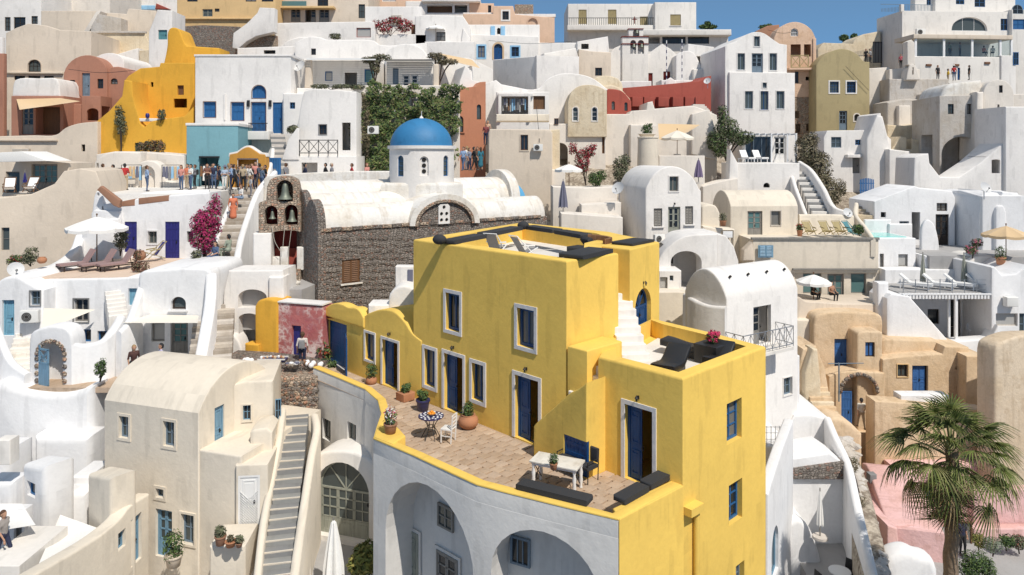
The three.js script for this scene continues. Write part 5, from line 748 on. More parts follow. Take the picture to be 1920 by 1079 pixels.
  H.b(M.white2, [1714, 106, 1880], 3.6, { z: 4, name: 'veranda_base' }).w(1796, 127, 1801, 150, { door: 1, fr: M.blue }).b(M.white, [1878, 104, 1906], 6, { z: 4.2 }).w(1900, 98, 1910, 122, { ...blueW, nocut: 1, rev: .01 });
  H.b(M.white2, [1716, 73, 1898, 107], .3, { z: .4, name: 'veranda_back' });
  const vf = f.off(3.9); for (const u of [1716, 1769, 1822, 1875, 1896]) H.bx('veranda_post', M.white0, u, 72, u + 4, 108, .2, { face: vf, bevel: .01 }); for (const [a, b] of [[1720, 1769], [1773, 1822], [1826, 1875], [1879, 1896]]) H.bx('pane', M.clear, a, 74, b, 107, .03, { face: vf, z: -.05, bevel: 0 });
  H.b(M.beige, [1714, 65, 1900, 73], 3.8, { z: 4.1, name: 'veranda_roof', bevel: .05 }); for (const [u, v] of [[1738, 120], [1790, 120], [1848, 116]]) H.bx('rust_vent', M.rust, u, v, u + 10, v + 4, .2, { face: f, z: 4.15 });
  for (let i = 0; i < 36; i++) H.bx('baluster', M.greyblue, 1653 + i * 2.7, 8 + (i < 15 ? 8 - i * .3 : 2), 1653.6 + i * 2.7, 22, .04, { face: f, z: i < 15 ? -1 : -.4, bevel: 0 }); H.bx('roof_rail', M.greyblue, 1652, 8, 1750, 9, .05, { face: f, z: -.38, bevel: 0 }); H.bx('corner_post', M.white2, 1690, 8, 1696, 22, .4, { face: f, z: .02 }); H.end();
  H = house('stone-vaulted cream sheds left of the white hotel', FR(92), { name: 'vaulted_shed' }); H.b(M.oldcream, { top: [[1534, 92], [1545, 80], [1600, 82], [1602, 76], [1620, 64], [1652, 58]] }, 5).w(1637, 78, 1655, 118, { fr: M.iron, nx: 3, ny: 1 }); H.end();
  H = wallOf('tiered cream retaining walls and ruins below the white hotel', FR(79), { name: 'retaining_wall' });
  H.b(M.warm, { top: [[1630, 128], [1668, 126], [1670, 132], [1700, 134]] }, 3).b(M.warm, { top: [[1668, 130], [1704, 128], [1726, 130]] }, 2, { z: .8 }).b(M.oldgrey, [1668, 148, 1780], 4, { z: 2, bevel: .1 }).b(M.oldgrey, { top: spline([[1664, 192], [1690, 186], [1720, 186], [1742, 194]], 3) }, 3, { z: 4.5, bevel: .2 }).w(1680, 205, 1687, 228, { door: 1, fr: M.greyblue }).b(M.warm, [1686, 198, 1708], 2, { z: 5 }).b(M.oldgrey, [1740, 175, 1766], 4, { z: 4 }).w(1725, 215, 1738, 230, { ...blueW }).w(1744, 202, 1761, 230, { door: 1, fr: M.greyblue });
  H.b(M.warm, { top: spline([[1700, 148], [1706, 124], [1712, 120], [1718, 124], [1726, 148]], 3), vb: 150 }, 1.2, { z: 2.6, bevel: .1, name: 'chimney_cowl' }).w(1711, 126, 1714, 140, { arch: 1, void: 1 }); H.b(M.warm, { top: [[1702, 120], [1702, 78], [1710, 74], [1716, 80], [1717, 120]], vb: 122 }, 1, { z: 2.2, bevel: .1, name: 'chimney_cowl' }); H.end();
  // ruin vault house
  f = FR(64, -8, 1800);
  H = house('grey-white house with a vaulted attic and huge ruined arch', f, { name: 'ruined_house' });
  H.b(M.oldgrey, { top: [[1762, 180], [1836, 178]] }, 6, { bevel: .06 }).w(1778, 195, 1789, 214, darkW).w(1814, 195, 1826, 214, darkW).w(1766, 256, 1842, 345, { arch: .95, void: 1, rev: 1.4 }).b(M.oldwhite, { top: [[1764, 180], [1772, 164], [1784, 156], [1842, 150], [1846, 178]], vb: 181 }, 5, { z: -.3, bevel: .3, name: 'vault' });
  H.b(M.warm, { top: arc(1844, 178, 1902, 178, 29, 12) }, 6, { z: .4, bevel: .06 }).w(1874, 160, 1881, 174, darkW).w(1871, 196, 1875, 208, { void: 1 }).b(M.warm, { poly: [[1828, 300], [1832, 172], [1846, 172], [1846, 300]] }, 3, { z: .8, bevel: .2 }).w(1835, 262, 1845, 268, { niche: 1 }); H.b(M.warm, [1900, 176, 1960], 6, { z: -1 }); H.end();
  H = house('white house with a blue-grey porch below the olive house', FR(68), { name: 'white_house' });
  H.b(M.white, { top: [[1545, 258], [1552, 245], [1638, 244], [1646, 215], [1652, 212], [1660, 250], [1672, 262]] }, 4, { bevel: .08 }).w(1559, 257, 1578, 277, { ...greyW }).w(1604, 262, 1618, 272, blueW).w(1599, 294, 1613, 325, { door: 1, fr: M.greywood }).bx('porch_hood', M.white, 1590, 290, 1616, 296, .6, { z: .6 }).w(1624, 319, 1637, 335, { ...blueW, nocut: 1, rev: .01 });
  H.b(M.white, { top: [[1626, 260], [1645, 216], [1656, 218], [1672, 280], [1708, 284], [1712, 350]] }, 2.5, { z: 1.2, bevel: .15 }); H.b(M.white, { top: [[1668, 280], [1706, 284]] }, 2, { z: 2 }); H.end();
  H = wallOf('cream ruined terraces with broken wall tops', FR(71), { name: 'ruin_wall' }); H.b(M.oldcream, { top: [[1664, 234], [1700, 236], [1740, 230], [1762, 232]] }, 4, { bevel: .12 }).b(M.oldcream, { top: [[1672, 280], [1690, 256], [1722, 262], [1760, 272]] }, 3, { z: 2.4, bevel: .12 }).w(1700, 252, 1710, 280, { void: 1 }).w(1741, 268, 1751, 282, { ...dW }); H.end();
  f = FR(59, 0, 1800);
  H = house('white stepped wall and sloping stair parapet below the ruined arch', f, { name: 'white_house' });
  H.b(M.white, { top: [[1713, 360], [1716, 296], [1726, 290], [1742, 288], [1744, 306], [1764, 332], [1798, 333], [1840, 305], [1886, 265], [1890, 232], [1905, 215], [1912, 300]] }, 3, { bevel: .1 }).w(1860, 299, 1876, 325, { void: 1, arch: .3 }).w(1898, 327, 1911, 365, { void: 1 }); H.b(M.warm, { poly: [[1805, 325], [1885, 262], [1888, 270], [1812, 333]] }, 1.5, { z: -1.2, name: 'stair_slope' }); H.b(M.white, [1886, 200, 1960], 4, { z: .3 }); H.end();
}
// ---------------------------------------------------------------- middle right
{
  let f = FR(44, 12, 1211), H = house('white barrel-vaulted house with three small windows and a half-glazed door', f, { name: 'vaulted_house' });
  H.b(M.white, { top: [[1211, 356], ...spline([[1213, 350], [1224, 330], [1242, 316], [1262, 312], [1282, 318], [1300, 334], [1311, 354]], 3), [1315, 358]] }, 4.7, { bevel: .07 }).w(1255, 331, 1272, 359, { fr: M.greywood, nx: 2, ny: 1, pane: M.glass2, sur: M.white, sw: .07 }).w(1226, 391, 1242, 425, { fr: M.greywood, shut: M.greywood, nx: 2, ny: 1, sill: M.white }).w(1285, 387, 1300, 421, { fr: M.greywood, shut: M.greywood, nx: 2, ny: 1, sill: M.white }).w(1253, 388, 1276, 448, { gdoor: 1, fr: M.sage, leaves: 2, lamp: 1 }); H.end();
  H = house('white arch house with a deep shaded archway behind the yellow annex', FR(39.4, 0, 1290), { name: 'arch_house' });
  H.b(M.white, { top: spline([[1232, 500], [1240, 478], [1262, 456], [1280, 445], [1300, 441], [1346, 439]], 3) }, 3, { bevel: .08 }).w(1258, 471, 1316, 545, { arch: .7, void: 1, rev: 1.2 }).w(1262, 480, 1270, 500, { fr: M.darkwood, nocut: 1, rev: 1.1 });
  H.b(M.white, { top: [[1345, 439], [1362, 443], [1376, 462], [1385, 490]] }, 2.5, { z: -.2, bevel: .05 }).b(M.white, [1236, 508, 1278], 1.6, { z: 1.4, bevel: .06 }).w(1238, 520, 1252, 542, { fr: M.greywood, nx: 1, ny: 1, pane: M.curtain }).w(1256, 517, 1263, 527, { ...greyW }); H.b(M.cream, [1235, 548, 1290], 1.5, { z: 2.4, bevel: .06 }); H.end();
  f = F2(1363, 33, 1497, 35.9);
  H = house('big white barrel-vaulted house with an iron balcony right of the yellow house', f, { name: 'vaulted_house' });
  H.vx(M.white, 1363, 1497, 551, 2.6, 1.25, { bevel: .09 }).w(1413, 574, 1446, 646, { gdoor: 1, fr: M.greywood, leaves: 2, ajar: 1, rev: .25 }).w(1469, 708, 1485, 741, { ...greyW, sur: M.white, sw: .05 });
  for (const [u, v] of [[1359, 510], [1393, 505], [1428, 502], [1461, 497]]) { const p = f.at(u + 24, v), k = 1 - 2 * .42 / 2.6; H.put('roof_vent', new THREE.CylinderGeometry(.06, .06, .1, 10).rotateX(.9).translate(p[0], f.at(1430, 551)[1] + 1.25 * Math.sqrt(1 - k * k), -.42), M.void, f); }
  const q = f.off(1.0); H.part('balcony', M.white2, () => { const a = q.at(1394, 648)[0], b = q.at(1488, 648)[0], y = f.at(1430, 646)[1]; return box(b - a, .14, 1.05, (a + b) / 2, y - .1, -.5); }, { face: q });
  H.part('balcony_rail', M.steel, () => { const a = q.at(1394, 648)[0], b = q.at(1488, 648)[0], y = f.at(1430, 646)[1], g = [], seg = (A, B, n) => { for (const h of [.12, .95]) g.push(beam(V3(A.x, y + h, A.z), V3(B.x, y + h, B.z), .022)); for (let i = 0; i <= n; i++) { const p = A.clone().lerp(B, i / n); g.push(beam(V3(p.x, y, p.z), V3(p.x, y + .97, p.z), .016)); if (i < n) { const r = A.clone().lerp(B, (i + 1) / n); g.push(beam(V3(p.x, y + .12, p.z), V3(r.x, y + .95, r.z), .012), beam(V3(p.x, y + .95, p.z), V3(r.x, y + .12, r.z), .012)); } } }; seg(V3(a, 0, 0), V3(b, 0, 0), 7); seg(V3(a, 0, -1), V3(a, 0, 0), 2); seg(V3(b, 0, -1), V3(b, 0, 0), 2); return merge(g); }, { face: q }); H.end();
  wallPath('grey curved yard wall beside the big white vaulted house', M.white, [[1286, 550, 36], [1300, 560, 34.6], [1330, 572, 33.6], [1362, 575, 33]], { t: .3 });
  f = FR(49.5, 5, 1372);
  H = house('cream barrel-vaulted cottage with an aqua glass door', f, { name: 'vaulted_cottage' });
  H.vx(M.cream, 1370, 1497, 387, 3.4, 1.05, { bevel: .08 }).w(1402, 396, 1430, 446, { gdoor: 1, fr: M.greywood, leaves: 2, pane: M.glassg }).w(1446, 396, 1464, 423, { fr: M.greywood, nx: 1, ny: 1, sur: M.oldgrey, sw: .05 }); H.end();
  H = house('small cream vault and stepped bench left of the cream cottage', FR(47, 0, 1340), { name: 'cream_vault' }); H.b(M.cream, { top: spline([[1316, 400], [1318, 388], [1330, 384], [1342, 386], [1350, 400]], 3) }, 3).b(M.cream, { top: [[1318, 424], [1345, 428], [1378, 430]] }, 1.5, { z: .8 }).w(1352, 432, 1376, 462, { niche: 1 }); H.bx('sign', M.white0, 1356, 434, 1374, 446, .05, { z: .05 }); H.end();
  H = house('plain white terrace block above the cream cottage', FR(57), { name: 'white_house' }); H.b(M.white, [1380, 306, 1500], 4, { bevel: .07 }).w(1432, 343, 1444, 352, { arch: .9, void: 1 }).b(M.warm, { top: [[1318, 350], [1360, 338], [1384, 334]] }, 2, { z: 1 }).b(M.white, { poly: [[1366, 360], [1370, 280], [1384, 306], [1386, 360]] }, 1, { z: .5 }); H.end();
  H = house('glazed white conservatory with a slatted pergola below the tall white house', FR(62), { name: 'conservatory' }); H.b(M.white, [1392, 250, 1496], 3, { z: -1 }).w(1398, 256, 1446, 306, { fr: M.greyblue, nx: 3, ny: 1 }).w(1452, 256, 1474, 306, { gdoor: 1, fr: M.whitewood }); for (let i = 0; i < 9; i++) H.bx('rafter', M.whitemetal, 1400 + i * 11.5, 250, 1402 + i * 11.5, 253, 2.5, { face: FR(62), z: 1.5, bevel: 0 }); for (const u of [1446, 1476, 1492]) H.bx('post', M.whitemetal, u, 252, u + 2.5, 306, .1, { face: FR(62), z: 1.4, bevel: 0 }); H.b(M.white, [1380, 305, 1500], 3, { z: 1.8, name: 'terrace' }); H.end();
  flight('white outside steps with dark treads by the brown bank', [M.white2, M.stepgrey], P(1538, 402, 53), P(1502, 322, 58), 15, 1.1, { deep: .7 });
  wallPath('white curved wall right of the dark-treaded steps', M.white, [[1500, 302, 58.5], [1520, 316, 57], [1545, 352, 54.5], [1566, 388, 52.5], [1588, 396, 52]], { t: .35 });
  wallPath('white rounded wall left of the dark-treaded steps', M.white, [[1486, 330, 57], [1492, 350, 55], [1502, 376, 53.4], [1512, 402, 52]], { t: .3 });
  f = FR(46.5);
  H = house('beige two-level terrace building with aqua windows and flat roof', f, { name: 'beige_building' });
  H.b(M.cream2, [1412, 450, 1648, 512], 4.2, { bevel: .03, z: -.2 }).b(M.cream2, [1490, 508, 1650], 4, { z: -.4, bevel: .03 }).w(1506, 513, 1541, 551, { fr: M.greywood, nx: 2, ny: 1, pane: M.glassg }).w(1552, 514, 1583, 575, { gdoor: 1, fr: M.greywood, pane: M.glassg, leaves: 2 }).w(1596, 513, 1625, 551, { fr: M.greywood, nx: 1, ny: 1, pane: M.glassg });
  H.b(M.greywood, [1410, 446, 1650, 450], .25, { z: -.1, bevel: .01, name: 'roof_edge' }).b(M.greywood, [1488, 504, 1650, 507], .5, { z: 0, bevel: .01, name: 'ledge' }).b(M.beige, [1412, 510, 1492], 3, { z: -.3 });
  H.w(1419, 459, 1447, 482, { nocut: 1, rev: -.24, fr: M.pale, shut: M.pale, nx: 2, ny: 1 }); H.b(M.beige, { poly: [[1394, 490], [1396, 470], [1412, 455], [1416, 490]] }, .8, { z: .5, name: 'wing' }); H.end();
  H = wallOf('long beige parapet in front of the aqua-windowed terrace', FR(43.3), { name: 'parapet_wall' }); H.b(M.beige, { top: [[1494, 560], [1500, 558], [1512, 566], [1580, 571], [1660, 570], [1664, 590]] }, 3, { bevel: .06 }).b(M.cream, [1494, 600, 1525], 1.5, { z: .5 }); H.end();
  const pf = mesh('terrace_floor', boxUV(clean(planGeo([V2(17.5, 43.5), V2(22.6, 43.5), V2(23.4, 46.2), V2(18, 46.2)], -9.9, -9.1, 0))), M.floorw); pf.userData.kind = 'structure';
  wallPath('cream boundary wall beside the roof terrace deck chairs', M.cream, [[1606, 380, 53], [1604, 398, 52], [1622, 424, 49], [1638, 447, 46.6]], { t: .3, h: 1.2 });
  wallPath('cream back parapet behind the deck chairs', M.cream, [[1498, 402, 51], [1560, 402, 51], [1600, 404, 51]], { t: .3, h: 2.5 });
}
{ // white complex on the right
  let f = FR(52), H = house('sprawling white house with dark doors and grey terrace on the right', f, { name: 'white_house' });
  H.b(M.cool, { top: [[1640, 378], [1680, 362], [1716, 349], [1724, 352], [1786, 358], [1792, 370]] }, 4, { bevel: .1 }).w(1757, 381, 1777, 396, { ...darkW }).w(1755, 402, 1780, 462, { gdoor: 1, fr: M.darkwood, leaves: 2 }).w(1710, 398, 1726, 450, { void: 1 }).w(1687, 415, 1705, 436, greyW).w(1652, 398, 1662, 408, { void: 1 });
  H.b(M.cool, { top: spline([[1728, 462], [1730, 425], [1740, 412], [1752, 420], [1760, 446], [1762, 462]], 3) }, .3, { z: 2.6, bevel: .1, name: 'fin_wall' });
  H.b(M.cool, { top: [[1786, 358], [1800, 357], [1842, 368]] }, 3, { face: F2(1786, 53, 1842, 49.4), bevel: .1 }).w(1804, 408, 1820, 443, { fr: M.greywood, nx: 1, ny: 1, sur: M.greywood, sw: .05 });
  H.b(M.cool, { top: spline([[1838, 372], [1845, 364], [1872, 362], [1878, 372]], 3).concat([[1880, 360], [1910, 362], [1914, 376], [1960, 376]]) }, 5, { face: FR(49.6), bevel: .12 }).w(1859, 413, 1882, 438, { void: 1 }).w(1860, 446, 1880, 480, { fr: M.greywood, nx: 2, ny: 1 }).w(1914, 381, 1930, 414, { void: 1 }).b(M.cool, { top: spline([[1868, 400], [1872, 388], [1882, 386], [1888, 400]], 3) }, .6, { face: FR(49.6), z: .5, bevel: .1 }); H.end();
  const fl = mesh('terrace_floor', boxUV(clean(planGeo([V2(27, 46.5), V2(36, 45.5), V2(36, 52), V2(27.5, 52.2)], -8, -6.55, 0))), M.floorg); fl.userData.kind = 'structure';
  H = house('white plunge pool terrace with turquoise water', FR(47.6), { name: 'pool', cat: 'pool' }); H.b(M.cool, [1622, 447, 1718], 3.6, { bevel: .06 }).w(1685, 477, 1703, 500, { fr: M.greywood, nx: 1, ny: 1, pane: M.curtain }).w(1650, 476, 1658, 502, { fr: M.greywood, nx: 1, ny: 1 });
  H.bx('water', M.water, 1632, 444, 1700, 446, 2.6, { face: FR(47.6), z: -.5, bevel: 0 }).b(M.cool, [1622, 412, 1672, 447], .3, { z: -3.3 }).b(M.cool, [1668, 420, 1712, 447], .4, { z: -3.1 }); H.end();
  H = house('white low terrace wall with rails behind the slatted deck', FR(46.2), { name: 'white_wall', cat: 'wall' }); H.b(M.cool, [1660, 506, 1815], 1.2, { bevel: .06 }).b(M.cool, [1735, 480, 1812], 2, { z: -.6 }).b(M.white2, { top: spline([[1812, 520], [1816, 490], [1830, 480], [1862, 480]], 3) }, 2.4, { z: .2, bevel: .15 }); H.end();
  // deck with slatted pergola
  f = FR(42.8);
  H = house('white pergola apartment with a slatted deck edge and shaded patio', f, { name: 'pergola_house' });
  H.b(M.cool, [1690, 559, 1862], 4, { z: -2.6, bevel: .05 }).w(1740, 580, 1762, 608, { fr: M.darkwood, nx: 1, ny: 1 }).w(1782, 563, 1802, 640, { gdoor: 1, fr: M.darkwood }).w(1814, 582, 1838, 608, { fr: M.darkwood, nx: 1, ny: 1 });
  H.b(M.floorg, [1686, 549, 1862, 556], 5, { z: -.3, bevel: .02, name: 'deck' }); for (let i = 0; i < 27; i++) H.bx('slat', M.white0, 1694 + i * 6.1, 553, 1697.4 + i * 6.1, 561, .5, { face: f, z: .2, bevel: 0 }); H.bx('beam', M.white0, 1694, 551, 1860, 553.5, .12, { face: f, z: .22, bevel: 0 }).bx('post', M.white0, 1792, 558, 1797, 642, .15, { face: f, z: .1, bevel: .01 }).bx('post', M.white0, 1779, 560, 1783, 636, .1, { face: f, z: -.6, bevel: .01 });
  H.b(M.cool, { top: [[1664, 560], [1672, 552], [1706, 556], [1780, 640], [1782, 660]] }, 2.2, { z: .35, bevel: .08 }); H.b(M.cool, { top: [[1782, 644], [1800, 640], [1860, 636], [1872, 610], [1880, 640]] }, 1, { z: .5, bevel: .1 });
  H.b(M.cool, { top: [[1860, 502], [1866, 500], [1880, 516], [1905, 514], [1930, 498]] }, 4, { z: .2, bevel: .1 }).w(1912, 588, 1935, 630, greyW).w(1868, 588, 1909, 612, { fr: M.oldgrey, nx: 1, ny: 1, pane: M.curtain }).bx('air_conditioner', M.plastic, 1889, 558, 1911, 576, .4, { z: .45 }); H.b(M.cool, [1646, 530, 1668], .7, { z: -.2, bevel: .15 });
  for (let i = 0; i < 8; i++) H.bx('rail_post', M.steel, 1694 + i * 23, 524, 1695 + i * 23, 552, .04, { face: f, z: -.3, bevel: 0 }); for (const v of [525, 534, 543]) H.bx('rail_wire', M.steel, 1694, v, 1858, v + .5, .02, { face: f, z: -.3, bevel: 0 }); H.end();
}
// ---------------------------------------------------------------- lower right: tan house, pink house, alley
{
  const tb = { fr: M.darkwood, dm: M.blue3, leaves: 2, rev: .25 };
  let f = FR(41), H = house('weathered tan house with bright blue doors and a vaulted porch', f, { name: 'tan_house' });
  H.b(M.tan, { top: spline([[1526, 612], [1530, 594], [1545, 587], [1640, 588], [1654, 594], [1656, 630]], 3) }, 4, { z: -1.2, bevel: .14 }).w(1565, 636, 1594, 693, { door: 1, ...tb, three: 1 });
  H.b(M.tan, { top: spline([[1608, 630], [1612, 624], [1640, 622], [1655, 624], [1656, 640]], 3) }, 1.4, { bevel: .1 }).w(1623, 642, 1641, 670, { fr: M.darkwood, nx: 2, ny: 1, pane: M.blue3 });
  H.b(M.tan, { top: [[1555, 706], [1575, 698], [1610, 696], [1660, 700]] }, 1.2, { z: .3, bevel: .1 }).w(1578, 704, 1644, 812, { arch: 1, void: 1, rev: .9 }).w(1580, 740, 1606, 812, { plank: 1, fr: M.blue3, nocut: 1, rev: .6, leaves: 1 });
  const R = rng(3), [x0] = f.off(.3).at(1578, 750), [x1] = f.off(.3).at(1644, 750), r = (x1 - x0) / 2, cy = f.off(.3).at(1611, 704)[1] - r; for (let i = 0; i < 18; i++) { const t = Math.PI * (i + .5) / 18, g = new THREE.DodecahedronGeometry(.12, 0); g.scale(1, 1.2, .8); g.rotateZ(t + R()); g.translate((x0 + x1) / 2 + Math.cos(t) * (r + .06), cy + Math.sin(t) * (r + .06), .31); H.put('stone', g, i % 2 ? M.stone : M.stonelight, f); }
  H.b(M.tan, { top: [[1655, 640], [1660, 636], [1762, 640], [1768, 668]] }, 4, { z: -.6, bevel: .12 }).b(M.tan, { top: [[1655, 674], [1700, 668], [1768, 664], [1772, 650], [1818, 652], [1820, 690]] }, 4, { z: .2, bevel: .1 }).w(1683, 684, 1703, 707, { fr: M.darkwood, nx: 2, ny: 1, pane: M.glass2, sur: M.straw, sw: .04 }).w(1711, 686, 1741, 738, { door: 1, ...tb }).w(1792, 687, 1799, 694, { arch: 1, void: 1 });
  H.part('washing_pole', M.greyblue, (q) => { const [s, y] = q.at(1566, 748), [s2, y2] = q.at(1566, 676), [s3] = q.at(1612, 678); return merge([beam(V3(s, y, .5), V3(s, y2, .5), .04), beam(V3(s - .6, y2 - .05, .5), V3(s3, y2 - .02, .5), .025)]); }, { face: f }); H.end();
  H = house('tan house wall with a deep shadowed gap on the right', FR(38.5), { name: 'tan_house' }); H.b(M.tan, [1812, 668, 1850], 3, { z: -1.5 }); H.end();
  H = house('large smooth tan vaulted house at the right edge', F2(1868, 36, 1960, 37), { name: 'tan_vault' }); H.b(M.tan2, { top: spline([[1868, 664], [1872, 648], [1884, 640], [1900, 634], [1915, 630], [1975, 628]], 3) }, 1.1, { bevel: .14 }); H.end();
  H = house('low tan terrace wall below the arched blue door', FR(37.6), { name: 'tan_terrace', cat: 'wall' }); H.b(M.tan, { top: [[1640, 752], [1700, 756], [1760, 762], [1850, 770]] }, 1, { bevel: .1 }).b(M.cool, [1690, 742, 1780, 765], .8, { z: -.5, name: 'blue_bench', bevel: .04 }); H.b(M.tan, { top: spline([[1548, 800], [1560, 785], [1590, 790], [1618, 815]], 3) }, 2, { z: .8, bevel: .2 }); H.end();
  H = wallOf('crumbling tan stone buttress beside the white alley house', FR(39.4), { name: 'old_buttress' }); H.b(M.tan, { top: [[1498, 690], [1506, 655], [1532, 650], [1548, 690], [1560, 760], [1570, 790]] }, 2.5, { bevel: .15 }).b(M.oldcream, { top: [[1510, 700], [1524, 655], [1534, 656], [1540, 720]] }, 1, { z: .5, bevel: .1 }); H.end();
  // pink house and lane
  f = F2(1612, 37, 1668, 31.5);
  H = house('pink plastered house with a sloping wall and tiny barred window', f, { name: 'pink_house' });
  H.b(M.pink, { top: spline([[1616, 868], [1624, 872], [1640, 915], [1655, 958], [1668, 990]], 3) }, 2.2, { bevel: .1 }).b(M.pink, [1662, 985, 1728], 4, { face: FR(31.5, 6, 1690), bevel: .08 }).w(1704, 993, 1718, 1008, { fr: M.white0, nx: 2, ny: 3 }).b(M.pink, { top: [[1664, 985], [1684, 992], [1688, 1040]] }, 1, { face: FR(31), bevel: .08 });
  H.b(M.pink, [1668, 870, 1840], .6, { face: FR(37), bevel: .1 }).w(1688, 900, 1712, 930, greyW).w(1730, 905, 1750, 960, { door: 1, fr: M.greyblue }).b(M.pink, [1826, 918, 1990], .5, { face: FR(33.2), bevel: .08 }).b(M.pink, [1826, 992, 1990], .5, { face: FR(32.6), bevel: .08 }).w(1795, 978, 1822, 1046, { ...dW, nocut: 1, rev: .01, name: 'dark_doorway' }); H.bx('vent_pipe', M.stepgrey, 1632, 891, 1645, 908, .4, { face: FR(34.5), z: 0 }); H.end();
  const pv = mesh('lane', boxUV(clean(planGeo([V2(15, 20), V2(30, 20), V2(30, 34), V2(15, 34)], -18.4, -17.6, 0))), M.floorg); pv.userData.kind = 'structure';
  H = house('small white domed roof in front of the pink house', FR(28.5), { name: 'white_dome' }); H.b(M.cool, { top: spline([[1660, 1072], [1668, 1050], [1690, 1038], [1712, 1036], [1730, 1044], [1752, 1050], [1762, 1072]], 3) }, 1, { bevel: .3 }); H.end();
  // white alley house
  f = FR(34);
  H = house('white alley house with a rubble strip and old wooden door', f, { name: 'alley_house' });
  H.b(M.cool, { top: [[1478, 800], [1490, 780], [1520, 778], [1556, 786]] }, 5, { z: -1.5, bevel: .08 }).b(M.cool, { top: [[1480, 862], [1556, 850], [1582, 868]] }, 2, { z: 2, bevel: .08 }).b(M.stone, { top: [[1484, 882], [1540, 874], [1584, 868]], vb: 900 }, .6, { z: 2.2, name: 'rubble_strip', bevel: .04 }).b(M.cool, [1484, 896, 1584], 3, { z: 1.95, bevel: .06 }).w(1492, 904, 1524, 972, { door: 1, fr: M.darkwood, leaves: 2 }).w(1557, 930, 1571, 952, { fr: M.wood, nx: 1, ny: 1 }).b(M.cool, { top: spline([[1478, 985], [1496, 974], [1514, 984], [1528, 1010], [1538, 1040], [1546, 1075]], 3) }, 3, { z: 3.5, bevel: .2 }); H.end();
  wallPath('white outer wall running down along the rocky footpath', M.cool, [[1552, 782, 35.5], [1568, 820, 33.5], [1588, 862, 32], [1604, 930, 29.6], [1622, 1010, 27.4], [1640, 1085, 25.6]], { t: .35 });
  const fl = mesh('alley_floor', boxUV(clean(planGeo([V2(11.5, 24), V2(13.8, 24), V2(15.2, 33), V2(12.5, 33)], -19.5, -17.3, 0))), M.floorg); fl.userData.kind = 'structure';
  H = house('tall white wall with narrow arched window right of the yellow house', F2(1441, 25.5, 1488, 31), { name: 'white_side_house' }); H.b(M.cool, { top: [[1441, 928], [1452, 890], [1468, 840], [1488, 788]] }, .4, { bevel: .08 }).w(1447, 990, 1460, 1085, { arch: 1, fr: M.pale, nx: 1, ny: 1 }); H.end();
  H = house('small white roof terrace with a turquoise pool behind the yellow house', FR(31.6), { name: 'pool', cat: 'pool' }); H.b(M.cool, [1424, 838, 1486], 3, { bevel: .05 }); H.bx('water', M.water, 1428, 833, 1478, 836, 2.2, { z: -.4, bevel: 0 }); for (let i = 0; i < 7; i++) H.bx('rail_post', M.steel, 1430 + i * 8, 800, 1430.8 + i * 8, 838, .04, { z: -.1, bevel: 0 }); for (const v of [801, 812, 824]) H.bx('rail_wire', M.steel, 1430, v, 1480, v + .7, .02, { z: -.1, bevel: 0 }); H.end();
  H = house('white lower storey behind the yellow house with grey shutters', FR(37), { name: 'white_house' }); H.b(M.cool, [1430, 668, 1500], 3, { bevel: .05 }).w(1437, 672, 1450, 690, greyW); H.end();
}
// ---------------------------------------------------------------- plants
const leafMat = (o = {}) => new THREE.MeshStandardMaterial({ color: lin(1, 1, 1), vertexColors: true, roughness: .75, side: THREE.DoubleSide, ...o });
const LM = leafMat();
function leaves(R, n, at, size, cols, flat = 0) {       // a spray of small leaf faces; at(R) gives a point and its outward direction
  const p = new Float32Array(n * 18), c = new Float32Array(n * 18), nrm = V3(), a = V3(), b = V3(), e = V3();
  for (let i = 0; i < n; i++) {
    const [q, out] = at(R), s = size * (.6 + .8 * R()), col = cols[Math.floor(R() * cols.length)], k = .8 + .4 * R();
    nrm.set(R() - .5, R() - .5 + .25, R() - .5).addScaledVector(out, .7).normalize(); a.set(R() - .5, R() - .5, R() - .5).cross(nrm).normalize(); b.crossVectors(nrm, a);
    const P0 = [[-.5, 0, 0], [0, .9, .15], [.5, 0, 0], [-.5, 0, 0], [.5, 0, 0], [0, -.9, .1]];
    for (let j = 0; j < 6; j++) { const [x, y, z] = P0[j]; e.copy(q).addScaledVector(a, x * s * .62).addScaledVector(b, y * s).addScaledVector(nrm, z * s); const m = i * 18 + j * 3; p[m] = e.x; p[m + 1] = e.y; p[m + 2] = e.z; c[m] = col[0] * k; c[m + 1] = col[1] * k; c[m + 2] = col[2] * k; }
  }
  const g = new THREE.BufferGeometry(); g.setAttribute('position', new THREE.BufferAttribute(p, 3)); g.setAttribute('color', new THREE.BufferAttribute(c, 3)); g.computeVertexNormals(); return g;
}
const GREEN = [[.045, .085, .02], [.07, .12, .03], [.10, .15, .035], [.03, .06, .02]], OLIVE = [[.10, .11, .06], [.14, .15, .08], [.07, .08, .045], [.16, .15, .09]], DRY = [[.16, .13, .075], [.20, .165, .10], [.11, .09, .055], [.10, .095, .05]], MAG = [[.32, .012, .085], [.42, .02, .12], [.24, .01, .06], [.36, .03, .13], [.08, .08, .03]], REDB = [[.30, .02, .03], [.38, .03, .05], [.10, .09, .04], [.20, .02, .03]], YEL = [[.20, .20, .04], [.28, .24, .06], [.12, .14, .03]], PINKF = [[.55, .10, .18], [.62, .2, .28], [.06, .10, .03]];
let seedN = 900;
